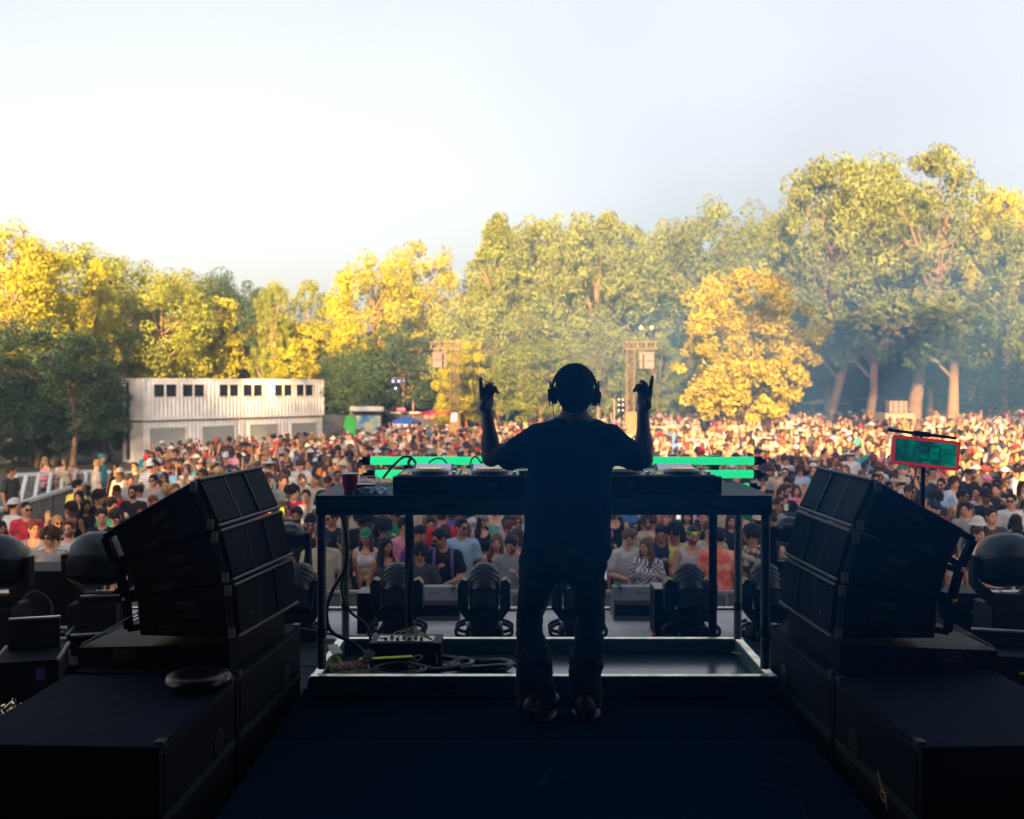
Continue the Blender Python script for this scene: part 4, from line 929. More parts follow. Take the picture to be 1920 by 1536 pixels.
# small brown tie hanging on the right subwoofer
t = thing('hanging_tie', 'frayed rope tie lying on the strip of the right subwoofer', 'rope', (1.49, 3.90, MZ + .66))
mb = MB(); mb.tube([(0, .12, .03), (-.01, .06, .01), (-.012, .02, -.015), (-.015, -.02, -.03), (-.012, .02, -.045), (-.016, .04, -.02), (-.014, -.01, -.01), (-.012, -.01, -.07)], .0045, 6); mb.build('rope', mat("rope", (.30, .22, .10), .8), t, smooth=70)
# ---------------- skin and cloth materials ----------------
def skin_mat():
    m = bpy.data.materials.new("skin"); m.use_nodes = True; n = m.node_tree.nodes; l = m.node_tree.links; b = n["Principled BSDF"]
    oi = n.new("ShaderNodeObjectInfo"); at = n.new("ShaderNodeAttribute"); at.attribute_name = "feat"; sp = n.new("ShaderNodeSeparateColor"); l.new(at.outputs["Color"], sp.inputs[0])
    m1 = n.new("ShaderNodeMix"); m1.data_type = 'RGBA'; m1.blend_type = 'MULTIPLY'; l.new(oi.outputs["Color"], m1.inputs[6]); m1.inputs[7].default_value = (.75, .38, .36, 1); l.new(sp.outputs[0], m1.inputs[0])
    m2 = n.new("ShaderNodeMix"); m2.data_type = 'RGBA'; m2.blend_type = 'MULTIPLY'; l.new(m1.outputs[2], m2.inputs[6]); m2.inputs[7].default_value = (.10, .08, .07, 1); l.new(sp.outputs[1], m2.inputs[0])
    # beard where the object's alpha says so
    mu = n.new("ShaderNodeMath"); mu.operation = 'MULTIPLY'; su = n.new("ShaderNodeMath"); su.operation = 'SUBTRACT'; su.inputs[0].default_value = 1; l.new(oi.outputs["Alpha"], su.inputs[1])
    l.new(su.outputs[0], mu.inputs[0]); l.new(sp.outputs[2], mu.inputs[1])
    m3 = n.new("ShaderNodeMix"); m3.data_type = 'RGBA'; m3.blend_type = 'MULTIPLY'; l.new(m2.outputs[2], m3.inputs[6]); m3.inputs[7].default_value = (.12, .10, .10, 1); l.new(mu.outputs[0], m3.inputs[0])
    l.new(m3.outputs[2], b.inputs["Base Color"]); b.inputs["Roughness"].default_value = .5; b.inputs["Subsurface Weight"].default_value = 0.; return m
m_skin = skin_mat()
m_cloth = mat("cloth", objcol=True, rough=.85, spec=.2, noise=.12, nscale=9)
m_hair = mat("hair", objcol=True, rough=.6, spec=.25, noise=.6, nscale=60, bump=.8, bscale=120)
m_lens = mat("dark_lens", (.006, .006, .008), .15, spec=.8)
def pat_mat(name, fn):
    m = bpy.data.materials.new(name); m.use_nodes = True; n = m.node_tree.nodes; l = m.node_tree.links; b = n["Principled BSDF"]; b.inputs["Roughness"].default_value = .85
    tc = n.new("ShaderNodeTexCoord"); fn(n, l, b, tc.outputs["Object"]); return m
def _checker(n, l, b, o):
    c = n.new("ShaderNodeTexChecker"); c.inputs["Scale"].default_value = 34; c.inputs[1].default_value = (.75, .7, .72, 1); c.inputs[2].default_value = (.01, .01, .02, 1); l.new(o, c.inputs[0]); l.new(c.outputs[0], b.inputs[0])
def _stripes(c1, c2, sc, horizontal=True):
    def f(n, l, b, o):
        w_ = n.new("ShaderNodeTexWave"); w_.bands_direction = 'Z' if horizontal else 'X'; w_.inputs["Scale"].default_value = sc; l.new(o, w_.inputs[0])
        cr = n.new("ShaderNodeValToRGB"); cr.color_ramp.interpolation = 'CONSTANT'; cr.color_ramp.elements[0].color = (*c1, 1); cr.color_ramp.elements[1].position = .62; cr.color_ramp.elements[1].color = (*c2, 1)
        l.new(w_.outputs["Fac"], cr.inputs[0]); l.new(cr.outputs[0], b.inputs[0])
    return f
def _blotch(cols, sc):
    def f(n, l, b, o):
        nz = n.new("ShaderNodeTexNoise"); nz.inputs["Scale"].default_value = sc; nz.inputs["Detail"].default_value = 3; l.new(o, nz.inputs[0])
        cr = n.new("ShaderNodeValToRGB"); cr.color_ramp.elements[0].position = .36; cr.color_ramp.elements[0].color = (*cols[0], 1); cr.color_ramp.elements[1].position = .62; cr.color_ramp.elements[1].color = (*cols[-1], 1)
        for i, c in enumerate(cols[1:-1]): e = cr.color_ramp.elements.new(.42 + .10 * i); e.color = (*c, 1)
        l.new(nz.outputs["Fac"], cr.inputs[0]); l.new(cr.outputs[0], b.inputs[0])
    return f
PAT = {'checker': pat_mat('checkerboard_cloth', _checker), 'stripe': pat_mat('blue_striped_cloth', _stripes((.7, .7, .72), (.12, .16, .3), 5.5)),
       'greenstripe': pat_mat('green_striped_cloth', _stripes((.05, .3, .15), (.02, .12, .16), 6)),
       'floral': pat_mat('floral_cloth', _blotch([(.01, .012, .015), (.015, .015, .02), (.6, .55, .42)], 14)),
       'orange': pat_mat('orange_tiedye', _blotch([(.85, .25, .12), (.8, .08, .03), (.85, .4, .3)], 9)),
       'jersey': pat_mat('red_black_jersey', _blotch([(.03, .03, .04), (.3, .02, .03), (.55, .02, .05)], 8)),
       'tiedye': pat_mat('pink_blue_tiedye', _blotch([(.1, .3, .6), (.8, .1, .25), (.85, .3, .4)], 7)),
       'camo': pat_mat('grey_patterned_cloth', _blotch([(.02, .02, .03), (.2, .2, .22), (.55, .55, .55)], 10)),
       'hawaii': pat_mat('green_floral_cloth', _blotch([(.01, .03, .02), (.02, .15, .06), (.3, .05, .05)], 16)),
       'band': pat_mat('yellow_green_band', _stripes((.9, .6, .02), (.02, .35, .1), 2.6, False)),
       'plaid': pat_mat('plaid_cloth', _stripes((.8, .7, .4), (.6, .35, .15), 8, False))}
PAT['fan'] = pat_mat('rainbow_fan', _blotch([(.7, .1, .3), (.8, .5, .1), (.1, .5, .3), (.1, .3, .8)], 6))

# ---------------- the performer, seen from behind ----------------
def J(px, py, dy=0.): return np.array(P(px, py, 5.0 + dy))
t = thing('person', 'man in black seen from behind at the turntables, both index fingers raised', 'person', (J(1075, 1346)[0], 5.0, RZ))
org = Vector(t.location)
F = Field(J(885, 1362, -.30) - [0, 0, 0], J(1245, 676, .42) + [0, .0, .0], .0062)
F.lo[1] = 4.66; F.n[1] = int(.92 / .0062); F.v = np.full(tuple(F.n), 1.0, np.float32)
hc = J(1077, 733); HMr = rot3(180, 12, 0)
head_sdf(F, hc, HMr)
F.cap(J(1077, 805, -.02), J(1077, 750, .0), .062, .056, .03)
F.cap(J(1077, 800), J(1005, 822), .07, .062, .05); F.cap(J(1077, 800), J(1150, 822), .07, .062, .05)
F.ell(J(1075, 868), (.175, .115, .20), .04); F.ell(J(1072, 950), (.15, .11, .17), .05); F.ell(J(1062, 1035), (.15, .11, .13), .04)
for (h_, k_, a_, toe) in ((J(1030, 1060), J(992, 1175, .06), J(1004, 1318, -.03), (.09, .10)), (J(1100, 1060), J(1108, 1185, .06), J(1099, 1320, -.03), (.01, .14))):
    F.cap(h_, k_, .075, .045, .03); F.cap(k_, a_, .045, .035, .01)
    F.cap(a_ + [0, -.02, -.01], a_ + [toe[0], toe[1], -.03], .045, .035, .03)
for sg, S, E, W_, fl, nn in ((-1, J(1003, 826), J(921, 858, .10), J(914, 773, .14), (.0, .44, .53, .60), (.62, -.78, 0)), (1, J(1150, 826), J(1207, 862, .10), J(1206, 770, .14), (.0, .42, .53, .62), (-.66, -.75, 0))):
    F.cap(S, E, .052, .044, .03); F.cap(E, W_, .043, .028, .02); F.ell(E + (W_ - E) * .3, (.043, .044, .07), .03)
    hd_ = Vector((-.05 if sg < 0 else .10, .0, 1)).normalized()
    F2 = Field(W_ - [.13, .13, .03], W_ + [.13, .13, .24], .0042)
    hand_sdf(F, W_, hd_, nn, sg, fingers=fl, k=.006, sc=1.1, tuck=True, fr=1.12, spread=.6)
V, Fc = F.mesh()
loc = V - np.array(org); me = np_mesh('body', loc, Fc); me.polygons.foreach_set("use_smooth", [True] * len(me.polygons))
a = me.color_attributes.new("feat", 'FLOAT_COLOR', 'POINT'); zz = np.zeros((len(V), 4), np.float32); zz[:, 3] = 1
hl = (V - hc) @ HMr; x, y, z = hl.T
zz[:, 1] = np.clip(1.5 - np.sqrt(((np.abs(x) - .031) / .014) ** 2 + ((z - .004) / .008) ** 2), 0, 1) * (y < -.05)
a.data.foreach_set("color", zz.ravel())
bo = link('body', me, m_skin, t); bo.color = (.15, .075, .05, 1)
def fin(F, name, m, col=None, parent=t, smooth=True):
    V, Fc = F.mesh(); me = np_mesh(name, V - np.array(org), Fc); me.polygons.foreach_set("use_smooth", [True] * len(me.polygons)); o = link(name, me, m, parent)
    if col: o.color = (*col, 1)
    return o
# boxy black tee
F = Field([J(920, 0)[0], 4.72, J(0, 1085)[2]], [J(1232, 0)[0], 5.32, J(0, 760)[2]], .0085)
F.cap(J(1036, 882), J(1024, 1030), .112, .122, .05); F.cap(J(1102, 882), J(1110, 1030), .108, .098, .05); F.ell(J(1070, 950), (.195, .135, .30), .05)
F.cap(J(1077, 804), J(1014, 824), .078, .086, .05); F.cap(J(1077, 804), J(1138, 824), .078, .086, .05); F.cap(J(1077, 812), J(1077, 788, .01), .085, .062, .03)
F.ell(J(1075, 855, -.02), (.20, .135, .13), .05)
F.cap(J(1008, 832), J(951, 856, .06), .085, .066, .04); F.cap(J(1146, 832), J(1197, 858, .06), .084, .068, .04)
F.cap(J(1000, 850), J(958, 868, .04), .05, .03, .03); F.cap(J(1150, 850), J(1193, 872, .05), .05, .03, .03)
F.wrinkle(.0065, 17., 1.3); F.wrinkle(.003, 41., .4)
F.ell(J(1077, 750, .01), (.050, .10, .046), .008, sub=True)
F.cut(2, J(0, 1072)[2], 'above')
m_tee = mat("black_tee", (.003, .026, .075), .85, spec=.05, noise=.25, nscale=14, bump=.2, bscale=35)
fin(F, 'shirt', m_tee)
F = Field([J(1040, 0)[0], 4.85, J(0, 792)[2]], [J(1114, 0)[0], 5.12, J(0, 766)[2]], .006)
F.cap(J(1077, 790, .0), J(1077, 781, .01), .074, .066, .01); F.cap(J(1077, 810, .01), J(1077, 755, .012), .058, .058, .004, sub=True); fin(F, 'collar', m_tee)
# baggy dark denim
def denim_mat():
    m = bpy.data.materials.new("washed_black_denim"); m.use_nodes = True; n = m.node_tree.nodes; l = m.node_tree.links; b = n["Principled BSDF"]; b.inputs["Roughness"].default_value = .8; b.inputs["Specular IOR Level"].default_value = .25
    tc = n.new("ShaderNodeTexCoord"); nz = n.new("ShaderNodeTexNoise"); nz.inputs["Scale"].default_value = 4.5; nz.inputs["Detail"].default_value = 12; nz.inputs["Roughness"].default_value = .75; l.new(tc.outputs["Object"], nz.inputs[0])
    cr = n.new("ShaderNodeValToRGB"); cr.color_ramp.elements[0].position = .48; cr.color_ramp.elements[0].color = (.003, .009, .018, 1); cr.color_ramp.elements[1].position = .66; cr.color_ramp.elements[1].color = (.028, .055, .085, 1)
    l.new(nz.outputs["Fac"], cr.inputs[0]); l.new(cr.outputs[0], b.inputs[0])
    bp = n.new("ShaderNodeBump"); bp.inputs["Strength"].default_value = .3; bp.inputs["Distance"].default_value = .01; l.new(nz.outputs["Fac"], bp.inputs["Height"]); l.new(bp.outputs[0], b.inputs["Normal"]); return m
F = Field([J(950, 0)[0], 4.70, RZ + .012], [J(1155, 0)[0], 5.32, J(0, 1010)[2]], .0085)
F.ell(J(1058, 1045), (.205, .15, .13), .05)
F.cap(J(1012, 1062), J(990, 1160, .05), .106, .062, .05); F.cap(J(990, 1165, .05), J(1002, 1240, .0), .062, .088, .02); F.cap(J(1002, 1240), J(1006, 1312, -.02), .088, .102, .02)
F.cap(J(1098, 1062), J(1107, 1165, .05), .102, .068, .05); F.cap(J(1107, 1168, .05), J(1099, 1245, .0), .070, .082, .02); F.cap(J(1099, 1245), J(1099, 1314, -.02), .080, .086, .02)
F.wrinkle(.007, 24., 2.); F.wrinkle(.0035, 60., .7)
for k in range(4): F.ell(J(1005, 1296 - k * 13, -.09), (.10, .012, .008), .012, sub=True); F.ell(J(1099, 1300 - k * 14, -.085), (.09, .012, .008), .012, sub=True)
F.cut(2, J(0, 1328, -.05)[2], 'above')
fin(F, 'trousers', denim_mat())
for nm, a_, b_ in (('shoe', J(1000, 1334, -.10), J(1034, 1332, .05)), ('shoe', J(1098, 1336, -.10), J(1100, 1334, .10))):
    F = Field(np.minimum(a_, b_) - .09, np.maximum(a_, b_) + .09, .007); a_[2] = b_[2] = RZ + .058
    F.cap(a_, b_, .052, .045, .02); F.cap(a_ + [0, 0, .03], a_ + [0, .05, .04], .042, .045, .02); F.cut(2, RZ + .004, 'above'); s_ = fin(F, nm, mat("shoe_leather", (.004, .008, .014), .45, spec=.5))
    mb = MB(); c = (a_ + b_) / 2 - np.array(org); mb.sph(1, (c[0], c[1], .018), (.060 if a_[0] == b_[0] else .075, .13, .017), seg=20); mb.build('sole', mat("sole", (.008, .014, .022), .6), s_, smooth=80)
    mb = MB(); a2 = a_ - np.array(org); mb.sph(1, (a2[0], a2[1] - .052, .075), (.022, .004, .009), seg=14); mb.build('heel_logo', mat("heel_logo", (.08, .11, .13), .5), s_, smooth=80)
# short dark hair with loose strands
F = Field(hc - [.14, .15, .16], hc + [.14, .15, .17], .0055)
F.ell(hc + [0, -.008, .026], (.096, .114, .110), .01, None); F.ell(hc + [0, -.05, -.03], (.082, .07, .085), .03); F.wrinkle(.003, 150., .5); F.wrinkle(.003, 230., 2.5)
F.ell(hc + [0, .12, -.04], (.075, .09, .10), .012, sub=True)
m_djhair = mat("dark_hair", (.002, .006, .012), .8, spec=.1, noise=.3, nscale=60)
hr = fin(F, 'hair', m_djhair)
rr = random.Random(3); mb = MB(); hv = Vector(hc) - org
for k in range(60):
    th_ = rr.uniform(-1.35, 1.35); ph = rr.uniform(-.5, .7)
    d = Vector((math.sin(th_), -math.sin(ph) * .5, math.cos(th_))); b_ = hv + Vector((d.x * .092, -.012 + d.y * .10, .026 + d.z * .096)); q = Vector((rr.uniform(-1, 1), rr.uniform(-.5, .5), rr.uniform(-.3, .6)))
    mb.tube([b_ - d * .005, b_ + d * .006 + q * .004, b_ + d * .011 + q * .012, b_ + d * .010 + q * .02], .0009, 3)
mb.build('loose_strands', m_djhair, hr)
# headphones
hp = thing('headphones', 'black over-ear headphones', None, (0, 0, 0)); del hp['label']; hp.name = 'headphones'; hp.parent = t
mb = MB(); pts = []
for k in range(13):
    a = PI * k / 12; pts.append(hv + Vector((-math.cos(a) * .113, -.005 - .01 * math.sin(a), -.01 + math.sin(a) * .143)))
for p in ((0, 0, 0),): mb.tube(pts, .0075, 8); mb.tube([q + Vector((0, .018, 0)) for q in pts], .0075, 8)
mb.build('band', m_blackg, hp, smooth=80)
for s_ in (-1, 1):
    mb = MB(); mb.cyl(.043, .028, hv + Vector((s_ * .103, 0, -.022 if s_ < 0 else -.032)), (0, PI / 2 + s_ * .1, 0), seg=24); mb.cyl(.034, .02, hv + Vector((s_ * .122, 0, -.022 if s_ < 0 else -.032)), (0, PI / 2 + s_ * .1, 0), seg=24, r2=.028); mb.build('ear_cup', m_black, hp, smooth=40)
    mb = MB(); mb.box((.010, .016, .065), hv + Vector((s_ * .121, .0, .018)), bevel=.003); mb.box((.006, .01, .03), hv + Vector((s_ * .125, .0, -.062))); mb.build('hinge', m_blackg, hp)
mb = MB(); mb.tube([J(1036, 752) - np.array(org), J(1037, 768, -.01) - np.array(org), J(1038, 786, -.03) - np.array(org)], .0022, 5); mb.build('cord', m_rubber, hp)
wr = Vector(J(1206, 776, .14)) - org
mb = MB(); mb.lathe([(.029, -.007), (.031, -.006), (.031, .006), (.029, .007), (.027, 0)], tuple(wr), (0, R(4), 0), seg=24); mb.build('wristband', mat("band_grey", (.12, .16, .17), .5), t, smooth=40)
# ---- the dancing crowd's templates ----
import time as _time
VARS = {'m_down': (0, 'down', 'down', 0, 0), 'm_left': (0, 'down', 'down', 38, 4), 'm_right': (0, 'down', 'down', -38, 4), 'm_rail': (0, 'rail', 'rail', 6, 10), 'm_phone': (0, 'phone', 'down', -12, 24),
        'm_lean': (0, 'rail', 'phone', -58, 22), 'm_up': (0, 'up', 'down', 8, -4), 'm_drink': (0, 'drink', 'down', 0, 0), 'm_shade': (0, 'down', 'shade', 12, 0),
        'f_down': (1, 'down', 'down', 0, 2), 'f_left': (1, 'down', 'down', 32, 2), 'f_right': (1, 'down', 'down', -32, 2), 'f_rail': (1, 'rail', 'rail', -6, 8), 'f_phone': (1, 'phone', 'phone', 8, 22), 'f_up': (1, 'down', 'up', 0, -4), 'f_drink': (1, 'drink', 'down', -10, 0)}
for k_, (fe, pl, pr, yw, pi_) in VARS.items():
    make_body(k_, bool(fe), pl, pr, yw, pi_)
    make_top(k_, 'tee')
    if fe: make_top(k_, 'tank'); make_top(k_, 'crop')
make_top('m_down', 'tank'); make_top('m_rail', 'tank'); make_top('m_up', 'tank'); make_top('m_left', 'tank'); make_top('m_right', 'tank')
TR = {True: make_trousers(True), False: make_trousers(False)}
for s_ in ('short', 'parted', 'buzz', 'curly', 'afro', 'long', 'wavy', 'bob', 'ponytail', 'bun'): make_hair(s_)
make_hats()
COL = {'black': (.012, .013, .018), 'white': (.5, .5, .52), 'grey': (.22, .23, .25), 'navy': (.015, .025, .07), 'red': (.45, .02, .03), 'pink': (.62, .22, .33), 'yellow': (.72, .66, .12), 'green': (.02, .18, .10), 'blue': (.08, .20, .45), 'light blue': (.28, .42, .6),
       'beige': (.42, .36, .26), 'olive': (.09, .10, .04), 'purple': (.16, .08, .3), 'teal': (.03, .25, .27), 'orange': (.7, .22, .04), 'brown': (.12, .06, .03), 'cream': (.45, .4, .3), 'crimson': (.38, .01, .07), 'charcoal': (.04, .045, .05)}
SK = {'pale': (.60, .34, .23), 'fair': (.54, .28, .175), 'tan': (.42, .20, .11), 'brown': (.19, .09, .05), 'dark': (.075, .035, .022)}
HC = {'black': (.008, .007, .008), 'dark': (.014, .010, .009), 'brown': (.05, .025, .014), 'blond': (.34, .22, .09), 'auburn': (.12, .035, .02), 'pink': (.5, .12, .28), 'grey': (.22, .21, .2), 'light brown': (.14, .08, .04)}
TAKEN = []; LABELS = {}; NEAR = []
def put_person(X, Y, key, hair, hcol, top, tcol, skin='fair', acc=(), yaw=0., scale=1., label=None, beard=False, hatcol='black', mirror=False, patt=None):
    b = BODY[key]; fe = b['female']
    r = bpy.data.objects.new('person', None); C.objects.link(r)
    r.location = (X, Y, gzf(X, Y)); r.rotation_euler = (0, 0, R(yaw)); r.scale = (scale * (-1 if mirror else 1), scale, scale)
    r['label'] = label; r['category'] = 'person'; r['group'] = 'people in the crowd'
    def ch(nm, me, m, col=None, M=None):
        if not me.materials: me.materials.append(m)
        o = bpy.data.objects.new(nm, me); C.objects.link(o); o.parent = r
        if m is not me.materials[0]: o.material_slots[0].link = 'OBJECT'; o.material_slots[0].material = m
        if col: o.color = (*col, 1.0)
        if M is not None: o.matrix_local = M
        return o
    bo = ch('body', b['me'], m_skin, SK[skin]); bo.color = (*SK[skin], 0.0 if beard else 1.0)
    if top: ch({'tee': 'shirt', 'tank': 'tank_top', 'crop': 'crop_top'}[top], b[top], PAT[patt] if patt else m_cloth, COL.get(tcol, (.3, .3, .3)))
    ch('trousers', TR[fe], m_cloth, COL['navy'] if (X * 7 + Y) % 2 < 1 else COL['black'])
    H = b['head']
    hh = hair
    if ('cap' in acc or 'backward_cap' in acc or 'beanie' in acc or 'bucket_hat' in acc or 'sun_hat' in acc) and hair in ('short', 'parted', 'curly', 'afro', 'bun'): hh = 'buzz'
    if hh: ch('hair', HAIR[hh], m_hair, HC[hcol], H)
    for a in acc:
        if a == 'headband': ch('headband', HATS[a], PAT['band'] if hatcol == 'band' else m_cloth, COL.get(hatcol, COL['black']), H)
        elif a == 'sunglasses': ch(a, HATS[a], m_lens, (.01, .01, .01), H)
        elif a in HATS: ch({'backward_cap': 'cap', 'sun_hat': 'straw_hat'}.get(a, a), HATS[a], m_cloth, COL.get(hatcol, COL['black']), H)
    TAKEN.append((X, Y)); LABELS[label] = 1; NEAR.append(r)
    return r
